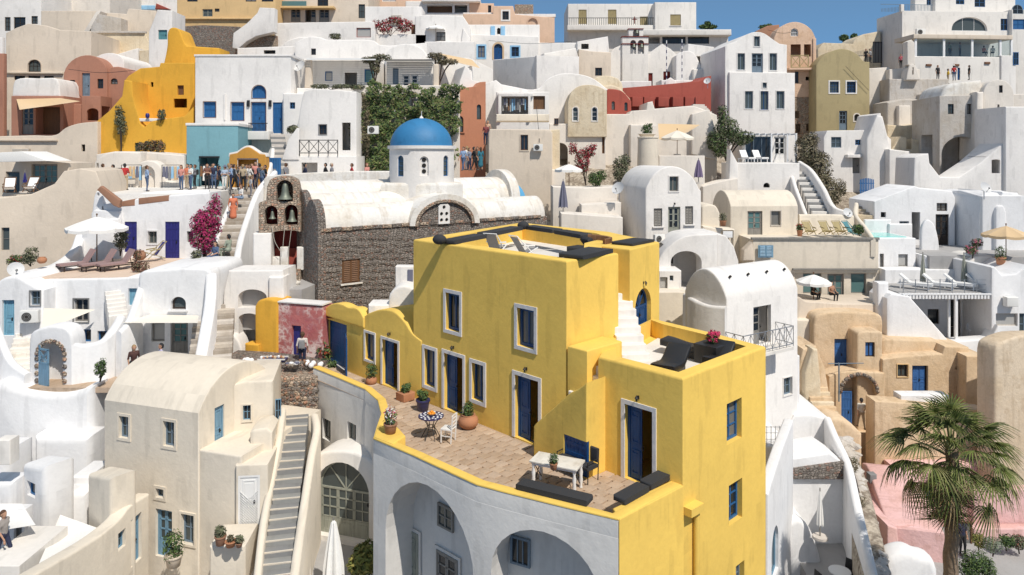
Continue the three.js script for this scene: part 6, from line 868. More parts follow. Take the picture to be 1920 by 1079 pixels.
function clumpAt(blobs) {                                // points on and inside uneven clumps; blobs in metres
  const w = blobs.map((b) => b[3] * b[4] * b[5]), W = w.reduce((a, b) => a + b, 0);
  return (R) => { let t = R() * W, i = 0; while ((t -= w[i]) > 0 && i < blobs.length - 1) i++; const b = blobs[i], d = V3(R() - .5, R() - .5, R() - .5).normalize(), lump = .72 + .5 * fbm(d.x * 2.2 + i * 3 + 20, d.y * 2.2 + d.z * 1.7 + 20, 1 << 20, 55 + i, 3), r = lump * Math.pow(R(), .28); return [V3(b[0] + d.x * b[3] * r, b[1] + d.y * b[4] * r, b[2] + d.z * b[5] * r), d]; };
}
// blobs: [u, v, d, rx, ry, rz] (pixels and depth for the centre, metres for the radii); root: pixel point of the foot
function plant(name, label, category, root, blobs, n, size, cols, o = {}) {
  const R = rng(seedN++), r0 = P(...root), t = thing(name, label, category, [r0.x, r0.y, r0.z], 0, o.group), bl = blobs.map(([u, v, d, rx, ry, rz]) => { const p = P(u, v, d).sub(r0); return [p.x, p.y, p.z, rx, ry, rz]; });
  const st = []; for (const b of bl) { const e = V3(b[0], b[1], b[2]), m = e.clone().multiplyScalar(.5).add(V3((R() - .5) * .2, e.y * .12, (R() - .5) * .2)); st.push(tube([V3(0, -.1, 0), m, e], o.tr ?? .03, 5, 8)); for (let k = 0; k < 3; k++) st.push(beam(e.clone().lerp(m, .3), e.clone().add(V3((R() - .5) * b[3] * 1.4, (R() - .3) * b[4] * 1.4, (R() - .5) * b[5] * 1.4)), (o.tr ?? .03) * .6, .006, 4)); }
  mesh('trunk', boxUV(merge(st)), M.darkwood, t); mesh('crown', leaves(R, n, clumpAt(bl), size, cols), LM, t); return t;
}
function potGeo(r, h, round = 0) { return round ? new THREE.LatheGeometry([[.0, 0], [.55, 0], [.9, .25], [1, .5], [.9, .78], [.62, .95], [.7, 1], [.58, 1], [.5, .9], [0, .88]].map(([a, b]) => V2(a * r, b * h)), 20) : new THREE.LatheGeometry([[0, 0], [.72, 0], [.9, .82], [1, .82], [1, 1], [.88, 1], [.85, .9], [0, .88]].map(([a, b]) => V2(a * r, b * h)), 20); }
function pot(label, pos, r, h, m, cols, o = {}) {         // a potted plant
  const R = rng(seedN++), t = thing('potted_plant', label, 'plant', [pos.x, pos.y, pos.z], R() * 6, o.group), k = o.k ?? 1.1;
  if (o.square) { const g = prism([V2(-r, 0), V2(r, 0), V2(r * 1.08, h), V2(-r * 1.08, h)], (o.len ?? 1) * 2 * r, .02); g.translate(0, 0, r * (o.len ?? 1)); mesh('pot', boxUV(crease(g)), m, t); t.rotation.y = o.turn ?? 0; } else mesh('pot', boxUV(clean(potGeo(r, h, o.round))), m, t);
  const L = (o.len ?? 1), bl = o.blobs ?? [[0, h + r * k * .7, 0, r * k, r * k * (o.tall ?? 1), r * k * L], [r * .4, h + r * k * 1.2, .1 * r, r * k * .6, r * k * .6 * (o.tall ?? 1), r * k * .6 * L]];
  const s = []; for (let i = 0; i < 5; i++) s.push(beam(V3((R() - .5) * r * .5, h * .85, (R() - .5) * r * .5), V3((R() - .5) * r * k, h + r * k * (1 + (o.tall ?? 1) * .5) * R(), (R() - .5) * r * k), .012, .005, 4)); mesh('stem', merge(s), M.darkwood, t);
  mesh('foliage', leaves(R, o.n ?? 260, clumpAt(bl), o.size ?? .075, cols), LM, t);
  if (o.flower) mesh('flower', leaves(R, o.fn ?? 70, clumpAt(bl.map(([x, y, z, a, b, c]) => [x, y + b * .3, z, a * 1.02, b, c * 1.02])), (o.size ?? .075) * .9, o.flower), LM, t);
  return t;
}
// the big fan palm at the lower right
{
  const R = rng(77), base = P(1783, 1290, 24), t = thing('palm_tree', 'tall fan palm with drooping green fronds and dead skirt at the lower right', 'palm tree', [base.x, base.y, base.z]), top = 8.0;
  const tg = new THREE.CylinderGeometry(.19, .26, top, 14, 40, false), p = tg.attributes.position; for (let i = 0; i < p.count; i++) { const y = p.getY(i), a = Math.atan2(p.getZ(i), p.getX(i)), k = 1 + .09 * Math.sin(y * 26 + a) + .06 * (hash(Math.round(y * 9), Math.round(a * 4), 2) - .5); p.setX(i, p.getX(i) * k + .06 * Math.sin(y * .5)); p.setZ(i, p.getZ(i) * k); } tg.translate(0, top / 2, 0); tg.computeVertexNormals(); mesh('trunk', boxUV(clean(tg)), old(.26, .19, .13, { bumpScale: .1 }), t);
  function frond(droop, len, fan, n, cols, seed) {       // petiole along +z then a pleated fan of narrow leaflets
    const r = rng(seed), pos = [], col = [], ends = [], curve = (s) => V3(0, -droop * s * s * .9, s * len);
    const tri = (a, b, c, k) => { pos.push(a.x, a.y, a.z, b.x, b.y, b.z, c.x, c.y, c.z); for (let i = 0; i < 3; i++) col.push(k[0], k[1], k[2]); };
    for (let i = 0; i < 6; i++) { const a = curve(i / 6), b = curve((i + 1) / 6), w = .035 - .003 * i; tri(V3(-w, a.y, a.z), V3(w, a.y, a.z), V3(w, b.y, b.z), [.14, .15, .05]); tri(V3(-w, a.y, a.z), V3(w, b.y, b.z), V3(-w, b.y, b.z), [.14, .15, .05]); }
    const h = curve(1), dir = Math.atan2(curve(1).y - curve(.9).y, len * .1);
    for (let i = 0; i < n; i++) {
      const t0 = (i / (n - 1) - .5) * 2, a = t0 * 2.15, L = fan * (1 - .22 * Math.abs(t0)) * (.9 + .2 * r()), c0 = cols[Math.floor(r() * cols.length)], k = .8 + .4 * r(), c = [c0[0] * k, c0[1] * k, c0[2] * k]; let prev = null;
      for (let s = 0; s <= 4; s++) {
        const q = s / 4, w = .03 * (q < .55 ? .35 + q * 1.2 : 1.0 * (1 - (q - .55) / .45) + .04) * (fan / .95), d = L * q, fall = (.10 + droop * .35 + .12 * r() * (s > 2)) * q * q * q * L * 2.1, lift = Math.cos(a) * Math.sin(dir) * d;
        const ctr = V3(Math.sin(a) * d, h.y + lift - fall - Math.abs(Math.sin(a)) * d * .12, h.z + Math.cos(a) * Math.cos(dir) * d * (1 - .25 * q * q)), sx = Math.cos(a) * w, sz = -Math.sin(a) * w, l = V3(ctr.x - sx, ctr.y + .012, ctr.z - sz), m = V3(ctr.x, ctr.y - .012, ctr.z), rr = V3(ctr.x + sx, ctr.y + .012, ctr.z + sz);
        if (prev) { tri(prev[0], prev[1], m, c); tri(prev[0], m, l, c); tri(prev[1], prev[2], rr, c); tri(prev[1], rr, m, c); } prev = [l, m, rr];
      }
    }
    const g = new THREE.BufferGeometry(); g.setAttribute('position', new THREE.Float32BufferAttribute(pos, 3)); g.setAttribute('color', new THREE.Float32BufferAttribute(col, 3)); g.computeVertexNormals(); return g;
  }
  const PG = [[.13, .165, .035], [.165, .19, .05], [.09, .12, .03], [.20, .195, .075]], PD = [[.24, .17, .085], [.19, .13, .065], [.28, .21, .11]];
  const up = [0, 1, 2].map((k) => frond(.05 + .06 * k, 1.15, .8, 24, PG, 5 + k)), mid = [0, 1, 2].map((k) => frond(.3 + .1 * k, 1.3, .82, 24, PG, 15 + k)), low = [0, 1, 2].map((k) => frond(.5 + .12 * k, 1.2, .8, 22, [...PG, [.26, .21, .09], [.3, .22, .11], [.26, .18, .09]], 25 + k)), dead = [0, 1].map((k) => frond(.6, .7, .8, 22, PD, 35 + k));
  const N = 52; for (let i = 0; i < N; i++) { const q = (i + .5) / N, el = lerp(1.42, -.2, Math.pow(q, .85)) + (R() - .5) * .25, az = i * 2.39996 + (R() - .5) * .4, f = mesh('frond', (el > .75 ? up : el > .05 ? mid : low)[i % 3], LM, t); f.rotation.order = 'YXZ'; f.rotation.set(-el, az, (R() - .5) * .5); f.position.set(Math.sin(az) * .1, top - .02 - q * .45, Math.cos(az) * .1); const s = .88 + .24 * R(); f.scale.set(s, s, s); }
  for (let i = 0; i < 22; i++) { const az = i * 2.39996 + 1, f = mesh('dead_frond', dead[i % 2], LM, t); f.rotation.order = 'YXZ'; f.rotation.set(1.15 + R() * .4, az, (R() - .5) * .4); f.position.set(Math.sin(az) * .15, top - .5 - (i / 22) * 1.3, Math.cos(az) * .15); const s = .6 + R() * .25; f.scale.set(s, s, s); }
  // a second, slim dead-skirted stem leaning behind
  const q = P(1770, 1290, 24.6).sub(base); mesh('slim_stem', boxUV(clean(tube([V3(q.x, 0, q.z), V3(q.x + .1, 3, q.z), V3(q.x + .25, 6.4, q.z * .5)], .12, 9, 20))), old(.22, .16, .11), t);
}
// creeper over the garden wall
{
  const R = rng(61), r0 = P(765, 330, 57), t = thing('creeper', 'dense dark green creeper covering the tall garden wall behind the dome', 'creeper', [r0.x, r0.y, r0.z]), pts = (u, v, d) => P(u, v, d).sub(r0);
  const at = (R) => { let u, v; do { u = 655 + R() * 225; v = 148 + R() * 192; } while (v < 146 + 30 * fbm(u * .05, 3, 1 << 20, 9, 3) - (u > 690 && u < 700 ? 8 : 0) || (u < 658 + 44 * fbm(v * .035, 7, 1 << 20, 4, 3) && R() < .93) || (u > 836 + 40 * fbm(v * .05, 11, 1 << 20, 6, 3) && (v > 176 || R() < .5)) || (u > 840 && v > 300) || (v > 168 && fbm(u * .07, v * .07, 1 << 20, 91, 3) < .27 + .16 * smooth(40, 0, Math.min(u - 664, 858 - u)))); const d = 57.4 - 1.5 * fbm(u * .045, v * .045, 1 << 20, 33, 4) * (.4 + .6 * R()) - .15; return [pts(u, v, d), V3(0, .3, 1)]; };
  const st = []; for (let i = 0; i < 26; i++) { const u = 675 + R() * 180; st.push(tube([pts(u, 330, 57.3), pts(u + (R() - .5) * 30, 260, 57.1), pts(u + (R() - .5) * 60, 175, 56.9)], .03, 4, 10)); } mesh('stems', merge(st), M.darkwood, t);
  mesh('foliage', leaves(R, 19000, at, .14, [...GREEN, [.13, .17, .05], [.16, .19, .05], [.20, .17, .08]]), LM, t); mesh('dry_growth', leaves(R, 1600, (R) => { const [q] = at(R); q.x = pts(668 + R() * 26, 0, 57).x; q.y = pts(0, 175 + R() * 120, 57).y; return [q, V3(0, 0, 1)]; }, .12, DRY), LM, t); mesh('blossom', leaves(R, 240, at, .13, [[.7, .68, .6], [.62, .5, .42]]), LM, t);
}
plant('bougainvillea', 'large magenta bougainvillea beside the rough stone stairway', 'bougainvillea', [382, 486, 38.2], [[380, 445, 38, .75, .85, .6], [388, 410, 38.2, .75, .7, .6], [402, 388, 38.6, .45, .5, .4], [372, 420, 37.8, .5, .6, .5], [398, 425, 38.3, .5, .6, .5], [404, 372, 38.8, .25, .3, .3]], 5200, .085, MAG, { tr: .04 });
plant('olive_tree', 'dark olive tree in front of the tall white house', 'tree', [1362, 300, 62], [[1345, 265, 62, 1.0, 1.1, .9], [1362, 240, 62, 1.1, 1.1, .9], [1385, 258, 62, 1.1, .8, .9], [1355, 215, 62, .55, .9, .5], [1402, 256, 62, .7, .5, .6], [1352, 285, 62, .7, .6, .6]], 6500, .12, [...OLIVE, ...GREEN], { tr: .07 });
plant('dry_thicket', 'brown dry thicket on the bank right of the conservatory', 'bush', [1525, 390, 60], [[1512, 285, 60, 1.0, 1.5, 1], [1530, 315, 60, 1.3, 1.8, 1.1], [1545, 350, 59, 1.1, 1.2, 1], [1520, 262, 61, .7, .7, .8], [1560, 370, 58, .8, .7, .8], [1575, 352, 60, .6, .8, .6]], 8000, .14, DRY, { tr: .06 });
plant('vine', 'bare-stemmed vine climbing over the striped pergola', 'vine', [702, 165, 59.5], [[703, 120, 59.5, .5, .9, .4], [715, 108, 59.5, .8, .35, .4], [690, 112, 59.5, .6, .3, .4]], 1100, .13, [...OLIVE, ...DRY], { tr: .06 });
plant('vine', 'dry brown vine arching over the louvred terrace', 'vine', [822, 160, 59], [[828, 112, 59, .6, .5, .4], [815, 104, 59.3, .7, .3, .4], [846, 116, 59, .7, .25, .4]], 900, .13, DRY, { tr: .06 });
plant('bougainvillea', 'red bougainvillea trained over a round niche near the ridge', 'bougainvillea', [732, 66, 83], [[722, 50, 83, 1.0, .9, .6], [757, 48, 83, 1.1, .9, .6], [740, 38, 83, 1.2, .45, .6], [705, 45, 83, .6, .6, .5]], 1400, .17, REDB);
plant('bougainvillea', 'dark red bougainvillea beside the beige arch and white parasol', 'bougainvillea', [1098, 345, 49], [[1092, 300, 49, .6, .9, .5], [1105, 285, 49, .4, .5, .4], [1075, 278, 49, .35, .5, .4], [1112, 276, 49, .3, .3, .3]], 1500, .10, REDB);
plant('shrub', 'round green shrub at the foot of the red bougainvillea', 'shrub', [1118, 352, 48], [[1116, 335, 48, .55, .5, .5], [1128, 328, 48, .35, .4, .4]], 900, .10, GREEN);
plant('shrub', 'tall grey-green shrub behind the white vaulted house', 'shrub', [1165, 352, 50], [[1164, 318, 50, .65, 1.0, .6], [1172, 300, 50, .4, .5, .4]], 1300, .11, OLIVE);
plant('young_tree', 'slim young tree against the ochre wall', 'tree', [227, 289, 56.6], [[224, 222, 57, .45, .8, .4], [228, 240, 57, .4, .7, .4], [222, 205, 57, .3, .4, .3]], 900, .11, OLIVE, { tr: .04 });
plant('cactus_bed', 'brown succulent planter on the wall below the ochre house', 'planter', [280, 288, 55], [[265, 276, 55, .5, .45, .4], [282, 273, 55, .6, .5, .4], [298, 274, 55, .5, .5, .4]], 1100, .12, [[.16, .08, .05], [.12, .10, .05], [.09, .08, .04]]);
plant('shrub', 'small bush with orange flowers at the left terrace edge', 'shrub', [57, 496, 35], [[57, 478, 35, .35, .45, .35], [50, 485, 35, .3, .3, .3]], 700, .07, OLIVE);
plant('shrub', 'low red-flowered plants at the foot of the beige wall', 'shrub', [33, 497, 35], [[30, 486, 35, .4, .25, .3], [22, 490, 35, .3, .2, .3]], 500, .07, [...GREEN, [.3, .04, .03]]);
plant('shrub', 'leafy shrub beside the left cobalt door', 'shrub', [225, 477, 38.6], [[226, 450, 38.6, .38, .6, .35], [232, 440, 38.6, .25, .35, .25]], 800, .08, OLIVE);
plant('yucca', 'spiky yellow-green plant in the courtyard below the green arched doors', 'plant', [682, 1095, 25], [[680, 1050, 25, .45, .55, .45], [692, 1030, 25, .3, .35, .3], [665, 1060, 25, .3, .35, .3], [700, 1055, 25, .3, .4, .3]], 1500, .12, YEL, { tr: .025 });
plant('shrub', 'dense round green bush at the bottom right under the palm', 'shrub', [1832, 1095, 27], [[1832, 1058, 27, .62, .5, .5], [1815, 1068, 27, .4, .35, .4], [1850, 1066, 27, .35, .4, .4]], 2600, .06, GREEN);
plant('shrub', 'potted shrubs along the pink wall, grey-green one', 'shrub', [1862, 1040, 30.5], [[1862, 1022, 30.5, .42, .32, .35]], 700, .06, [[.2, .23, .17], [.15, .18, .12]]);
plant('shrub', 'yellowing low shrub beside the pink wall step', 'shrub', [1836, 1028, 31], [[1836, 1014, 31, .32, .3, .3]], 500, .07, YEL);
plant('shrub', 'green planter shrub in the middle of the pink wall bench', 'shrub', [1888, 1030, 31.5], [[1888, 1015, 31.5, .35, .3, .3]], 600, .07, GREEN);
plant('shrub', 'small bush with red shoots at the right edge of the pink wall', 'shrub', [1912, 1035, 31.5], [[1912, 1018, 31.5, .35, .35, .3]], 600, .07, [...OLIVE, [.2, .06, .04]]);
plant('shrub', 'leafy potted shrub beside the curved white gate wall', 'shrub', [187, 712, 30], [[187, 692, 30, .25, .35, .22], [192, 680, 30, .15, .2, .15]], 600, .06, GREEN);
plant('palm_tree', 'far palm crown peeking above the restaurant roof', 'palm tree', [1327, 75, 112], [[1320, 50, 112, .8, .3, .6], [1334, 50, 112, .8, .3, .6], [1327, 45, 112, .5, .5, .5]], 700, .3, GREEN, { tr: .12 });
plant('shrub', 'dark bush on the skyline beside the peach gable', 'shrub', [1438, 62, 100], [[1432, 51, 100, .7, .4, .5], [1442, 49, 100, .5, .4, .4]], 400, .2, GREEN);
plant('shrub', 'dark round bush on the skyline above the olive house', 'shrub', [1583, 82, 104], [[1583, 71, 104, .75, .55, .6]], 450, .2, GREEN);
plant('shrub', 'second dark skyline bush nearer the white hotel', 'shrub', [1602, 80, 104], [[1602, 69, 104, .5, .55, .5]], 350, .2, GREEN);
plant('flower_bed', 'pink geraniums on the grey terrace corner of the sprawling white house', 'flowers', [1824, 482, 46], [[1822, 468, 46, .45, .35, .35], [1832, 455, 46, .4, .3, .3]], 900, .08, [...PINKF, ...GREEN]);
plant('shrub', 'green plant hanging over the deck chair wall', 'shrub', [1612, 440, 47.5], [[1610, 430, 47.5, .4, .35, .35]], 500, .09, GREEN);
plant('shrub', 'agave plant on the white stair wall near the black rail', 'shrub', [548, 255, 54], [[549, 243, 54, .45, .35, .4]], 300, .16, OLIVE);
plant('shrub', 'small plants along the terrace edge of the striped pergola', 'shrub', [620, 166, 57.4], [[600, 162, 57.4, .9, .18, .3], [640, 162, 57.4, .9, .2, .3], [670, 163, 57.4, .7, .25, .3]], 900, .11, OLIVE);
plant('shrub', 'rooftop weeds beside the ridge terrace wall', 'shrub', [628, 76, 80], [[628, 68, 80, .8, .35, .5]], 300, .15, OLIVE);
plant('shrub', 'green plant on the shelf of the ochre house', 'shrub', [300, 228, 57.3], [[302, 214, 57.3, .35, .45, .3]], 400, .1, OLIVE);
plant('shrub', 'dry grass tufts on the rocky footpath below the tan steps', 'shrub', [1600, 880, 33.5], [[1600, 870, 33.5, .3, .35, .3], [1612, 940, 31, .3, .25, .3], [1625, 985, 30, .3, .25, .3]], 700, .07, DRY);
// ---------------------------------------------------------------- people: one continuous surface each, grown from a posed skeleton
const KEYS = ['skin', 'top', 'bottom', 'shoe', 'hair'];
function skeleton(pose) {
  const B = [], b = (k, ax, ay, az, bx, by, bz, ra, rb) => B.push([KEYS.indexOf(k), ax, ay, az, bx, by, bz, ra, rb]), sit = pose === 'sit', hy = sit ? .52 : .94, up = hy - .94;
  b('bottom', -.08, hy, 0, .08, hy, 0, .12, .12); b('top', 0, 1.02 + up, 0, 0, 1.22 + up, .01, .125, .14); b('top', -.09, 1.32 + up, .01, .09, 1.32 + up, .01, .115, .115); b('top', -.165, 1.42 + up, 0, .165, 1.42 + up, 0, .062, .062);
  b('skin', 0, 1.46 + up, 0, 0, 1.56 + up, .015, .05, .05); b('skin', 0, 1.585 + up, .03, 0, 1.67 + up, .015, .075, .09); b('skin', 0, 1.61 + up, .1, 0, 1.64 + up, .1, .02, .014); b('skin', -.092, 1.625 + up, .01, -.094, 1.655 + up, .01, .02, .02); b('skin', .092, 1.625 + up, .01, .094, 1.655 + up, .01, .02, .02);
  b('hair', 0, 1.68 + up, -.012, 0, 1.70 + up, -.005, .102, .09); b('hair', 0, 1.60 + up, -.055, 0, 1.66 + up, -.045, .07, .08); if (pose === 'dress' || pose === 'long') b('hair', 0, 1.45 + up, -.085, 0, 1.6 + up, -.06, .06, .075);
  const st = pose === 'walk' ? .2 : pose === 'photo' || pose === 'dress' ? .05 : .02;
  for (const s of [-1, 1]) {
    const k = s * st;
    if (sit) { b('bottom', s * .09, hy, .02, s * .12, hy + .02, .42, .09, .065); b('bottom', s * .12, hy + .01, .43, s * .12, .1, .36, .06, .042); b('shoe', s * .12, .06, .36, s * .13, .035, .52, .045, .035); }
    else { const kk = pose === 'shorts' || pose === 'dress' ? 'skin' : 'bottom'; b('bottom', s * .09, .92, 0, s * .1, .5, .03 + k * .7, .092, .064); b(kk, s * .1, .49, .03 + k * .7, s * .1, .1, -.01 + k * 1.3, .06, .042); b('shoe', s * .1, .06, -.02 + k * 1.3, s * .115, .035, .13 + k * 1.3, .045, .034); }
    const sh = [s * .19, 1.405 + up, 0]; let el, wr;
    if (pose === 'photo') { el = [s * .25, 1.2 + up, .14]; wr = [s * .07, 1.46 + up, .27]; } else if (pose === 'fold') { el = [s * .25, 1.15 + up, .03]; wr = [-s * .04, 1.16 + up, .2]; } else if (sit) { el = [s * .25, 1.15 + up, .06]; wr = [s * .15, hy + .14, .3]; } else { el = [s * .245, 1.13, -.03 - k * .5]; wr = [s * .24, .88, .05 - k]; }
    b('top', ...sh, ...el, .054, .043); b('skin', ...el, ...wr, .04, .028); const hd = pose === 'photo' ? [wr[0] - s * .03, wr[1] + .08, wr[2] + .03] : pose === 'fold' ? [wr[0] - s * .08, wr[1] + .01, wr[2]] : sit ? [wr[0], wr[1] - .02, wr[2] + .09] : [wr[0], wr[1] - .085, wr[2] + .015]; b('skin', ...wr, ...hd, .028, .032);
    const dir = V3(hd[0] - wr[0], hd[1] - wr[1], hd[2] - wr[2]).normalize(), side = V3(dir.z, 0, -dir.x + .001).lengthSq() > .01 ? V3(dir.z, 0, -dir.x).normalize() : V3(0, 0, 1);
    for (let f = 0; f < 5; f++) { const o = (f - 2) * .017, L = [.045, .075, .085, .078, .06][f], spread = f === 0 ? .6 : 0, p = V3(...hd).addScaledVector(side, o), q = p.clone().addScaledVector(dir, L).addScaledVector(side, f === 0 ? -.05 : o * .2); b('skin', p.x, p.y, p.z, q.x, q.y, q.z, .0105, .008); }
  }
  if (pose === 'dress') b('bottom', 0, .98, 0, 0, .42, .01, .13, .2);
  return B;
}
const bodies = {};
function bodyGeo(pose) {
  if (bodies[pose]) return bodies[pose];
  const B = skeleton(pose), h = .024, x0 = -.42, y0 = -.04, z0 = -.42, nx = 36, ny = pose === 'sit' ? 62 : 80, nz = 46, val = new Float32Array(nx * ny * nz), id = (i, j, k) => (k * ny + j) * nx + i;
  const dist = (x, y, z, bb) => { const [, ax, ay, az, bx, by, bz, ra, rb] = bb, dx = bx - ax, dy = by - ay, dz = bz - az, t = Math.min(1, Math.max(0, ((x - ax) * dx + (y - ay) * dy + (z - az) * dz) / (dx * dx + dy * dy + dz * dz + 1e-9))); return Math.hypot(x - ax - t * dx, y - ay - t * dy, z - az - t * dz) - lerp(ra, rb, t); };
  const field = (x, y, z) => { let d = 9; for (const bb of B) { const q = dist(x, y, z, bb), k = .03, hh = Math.max(0, Math.min(1, .5 + .5 * (d - q) / k)); d = lerp(d, q, hh) - k * hh * (1 - hh); } return d; };
  for (let k = 0; k < nz; k++) for (let j = 0; j < ny; j++) for (let i = 0; i < nx; i++) val[id(i, j, k)] = field(x0 + i * h, y0 + j * h, z0 + k * h);
  const vid = new Int32Array(nx * ny * nz).fill(-1), pos = [], keys = [];
  for (let k = 0; k < nz - 1; k++) for (let j = 0; j < ny - 1; j++) for (let i = 0; i < nx - 1; i++) {
    let n = 0, sx = 0, sy = 0, sz = 0; const E = [[0, 0, 0, 1, 0, 0], [0, 1, 0, 1, 1, 0], [0, 0, 1, 1, 0, 1], [0, 1, 1, 1, 1, 1], [0, 0, 0, 0, 1, 0], [1, 0, 0, 1, 1, 0], [0, 0, 1, 0, 1, 1], [1, 0, 1, 1, 1, 1], [0, 0, 0, 0, 0, 1], [1, 0, 0, 1, 0, 1], [0, 1, 0, 0, 1, 1], [1, 1, 0, 1, 1, 1]];
    for (const [a, b, c, d, e, f] of E) { const p = val[id(i + a, j + b, k + c)], q = val[id(i + d, j + e, k + f)]; if ((p < 0) !== (q < 0)) { const t = p / (p - q); sx += lerp(a, d, t); sy += lerp(b, e, t); sz += lerp(c, f, t); n++; } }
    if (n) { const x = x0 + (i + sx / n) * h, y = y0 + (j + sy / n) * h, z = z0 + (k + sz / n) * h; vid[id(i, j, k)] = pos.length / 3; pos.push(x, y, z); let best = 9, key = 0; for (const bb of B) { const q = dist(x, y, z, bb) - (bb[0] === 0 ? 0 : .004); if (q < best) { best = q; key = bb[0]; } } keys.push(key); }
  }
  const idx = [], quad = (a, b, c, d, f) => { if (a < 0 || b < 0 || c < 0 || d < 0) return; f ? idx.push(a, b, c, a, c, d) : idx.push(a, c, b, a, d, c); };
  for (let k = 1; k < nz - 1; k++) for (let j = 1; j < ny - 1; j++) for (let i = 1; i < nx - 1; i++) { const s = val[id(i, j, k)] < 0; if (s !== (val[id(i + 1, j, k)] < 0)) quad(vid[id(i, j - 1, k - 1)], vid[id(i, j, k - 1)], vid[id(i, j, k)], vid[id(i, j - 1, k)], s); if (s !== (val[id(i, j + 1, k)] < 0)) quad(vid[id(i - 1, j, k - 1)], vid[id(i - 1, j, k)], vid[id(i, j, k)], vid[id(i, j, k - 1)], s); if (s !== (val[id(i, j, k + 1)] < 0)) quad(vid[id(i - 1, j - 1, k)], vid[id(i, j - 1, k)], vid[id(i, j, k)], vid[id(i - 1, j, k)], s); }
  const g = new THREE.BufferGeometry(); g.setAttribute('position', new THREE.Float32BufferAttribute(pos, 3)); g.setIndex(idx); g.computeVertexNormals(); g.userData.keys = keys; return (bodies[pose] = g);
}
const PM = new THREE.MeshStandardMaterial({ color: lin(1, 1, 1), vertexColors: true, roughness: .85 });
const SK = [.46, .26, .17], BK = [.02, .02, .022], WH = [.72, .70, .67], JE = [.07, .11, .20], BR = [.09, .045, .025], BL = [.33, .22, .11], GY = [.22, .22, .24], NV = [.02, .025, .06], RD = [.42, .03, .03], PK = [.55, .24, .20], TN = [.42, .33, .22], LB = [.28, .38, .55], OR = [.62, .19, .10], YL = [.75, .48, .04], TE = [.03, .16, .22], GN = [.30, .34, .27];
function person(label, u, v, d, pose, turn, top, bottom, hair, o = {}) {   // (u, v) = the point under the feet, at depth d
  const g0 = bodyGeo(pose), g = new THREE.BufferGeometry(), K = g0.userData.keys, cols = [o.skin ?? SK, top, bottom, o.shoe ?? [.10, .08, .07], hair], c = new Float32Array(K.length * 3); g.setAttribute('position', g0.attributes.position); g.setAttribute('normal', g0.attributes.normal); g.setIndex(g0.index);
  for (let i = 0; i < K.length; i++) c.set(cols[K[i]], i * 3); g.setAttribute('color', new THREE.BufferAttribute(c, 3));
  const p = o.y !== undefined ? onY(u, v, o.y) : P(u, v, d); if (o.feet !== undefined) p.y = o.feet; const t = mesh('person', g, PM); t.position.copy(p); t.rotation.set((hash(u | 0, 3, 9) - .4) * .1, turn + (hash(u | 0, 5, 9) - .5) * 1.1, (hash(u | 0, 7, 9) - .5) * .1); const s = (.95 + .1 * hash(u | 0, 8, 9)) * (o.h ?? 1.7) / 1.78; t.scale.set(s, s, s); tagObj(t, label, 'person', o.group);
  const up = pose === 'sit' ? -.42 : 0;
  if (o.bag) { const b = mesh('backpack', boxUV(crease(prism([V2(-.14, 1.02 + up), V2(.14, 1.02 + up), V2(.13, 1.42 + up), V2(-.13, 1.42 + up)], .16, .05))), o.bag, t); b.position.z = -.1; }
  if (o.hat) { const b = mesh('hat', new THREE.LatheGeometry([V2(.001, .13), V2(.08, .12), V2(.1, .02), V2(.19, 0), V2(.19, -.012), V2(.09, 0)], 16), o.hat, t); b.position.y = 1.72 + up; }
  return t;
}
const PY = -2.33;   // promenade level
const onP = (u, d) => 290 - PY * FPX / d;
const pp = (label, u, d, pose, turn, top, bottom, hair, o = {}) => person(label, u, onP(u, d), d, pose, turn, top, bottom, hair, o);
pp('person in a black jacket photographing in front of the dark shop door', 212, 47.5, 'photo', -.6, BK, [.04, .04, .05], BK);
pp('person in a red shirt and beige trousers with back to the street', 235, 47.2, 'fold', 2.7, RD, TN, BK);
pp('person in a light blue shirt leaning on the promenade wall', 275, 45.5, 'fold', 2.2, LB, JE, BR, { h: 1.6 });
pp('person in grey looking at the pictures of the cream shop', 193, 48.5, 'stand', 3, GY, GY, BR);
pp('person in a peach top and jeans beside the teal building', 340, 47.5, 'long', .3, PK, JE, BR);
pp('person in a white shirt and jeans with hands folded by the teal wall', 357, 47.5, 'fold', -.2, WH, JE, BK, { h: 1.75 });
pp('person in a brown top standing in the teal shop doorway', 388, 48.5, 'fold', .2, [.16, .07, .05], BK, BR);
pp('person in dark blue at the edge of the teal doorway', 401, 49, 'stand', .6, NV, JE, BK);
pp('person in a blue sun hat studying a sheet of paper', 420, 47.5, 'fold', .5, [.35, .42, .52], WH, BR, { hat: M.bluegrey, h: 1.6 });
pp('person in a grey shirt with a backpack in front of the ochre shop', 440, 47.5, 'walk', 2.4, [.30, .31, .34], BK, BK, { bag: M.blackpvc, h: 1.78 });
pp('person in a patterned white top by the ochre shop doorway', 462, 48.5, 'long', -.4, WH, GY, BR);
pp('person in dark plaid standing at the right of the ochre shop', 485, 47.6, 'walk', -1.2, [.07, .08, .11], [.09, .09, .10], BK, { h: 1.76 });
pp('person in pale clothes deeper inside the ochre shop doorway', 474, 50.2, 'stand', .1, [.45, .48, .40], TN, BR);
pp('person in black at the head of the stone stairway', 497, 48.4, 'stand', -1, BK, NV, BK);
person('person in white sitting on the stair wall with blue jeans', 452, 386, 44.2, 'sit', -.9, WH, [.22, .30, .42], BR);
person('person in an orange dress carrying a black bag on the stone stairway', 437, 418, 42.6, 'dress', .2, OR, OR, BK, { bag: M.blackpvc });
person('person in pale green sitting on the steps below the orange dress', 428, 486, 38.2, 'sit', -2.2, GN, GN, BK);
person('person in jeans sitting on the steps beside the white post', 404, 498, 37.4, 'sit', -.7, JE, JE, BK, { h: 1.65 });
person('small person in a grey top near the head of the stairway', 470, 368, 46, 'stand', 2, [.42, .42, .43], GY, BR, { h: 1.3 });
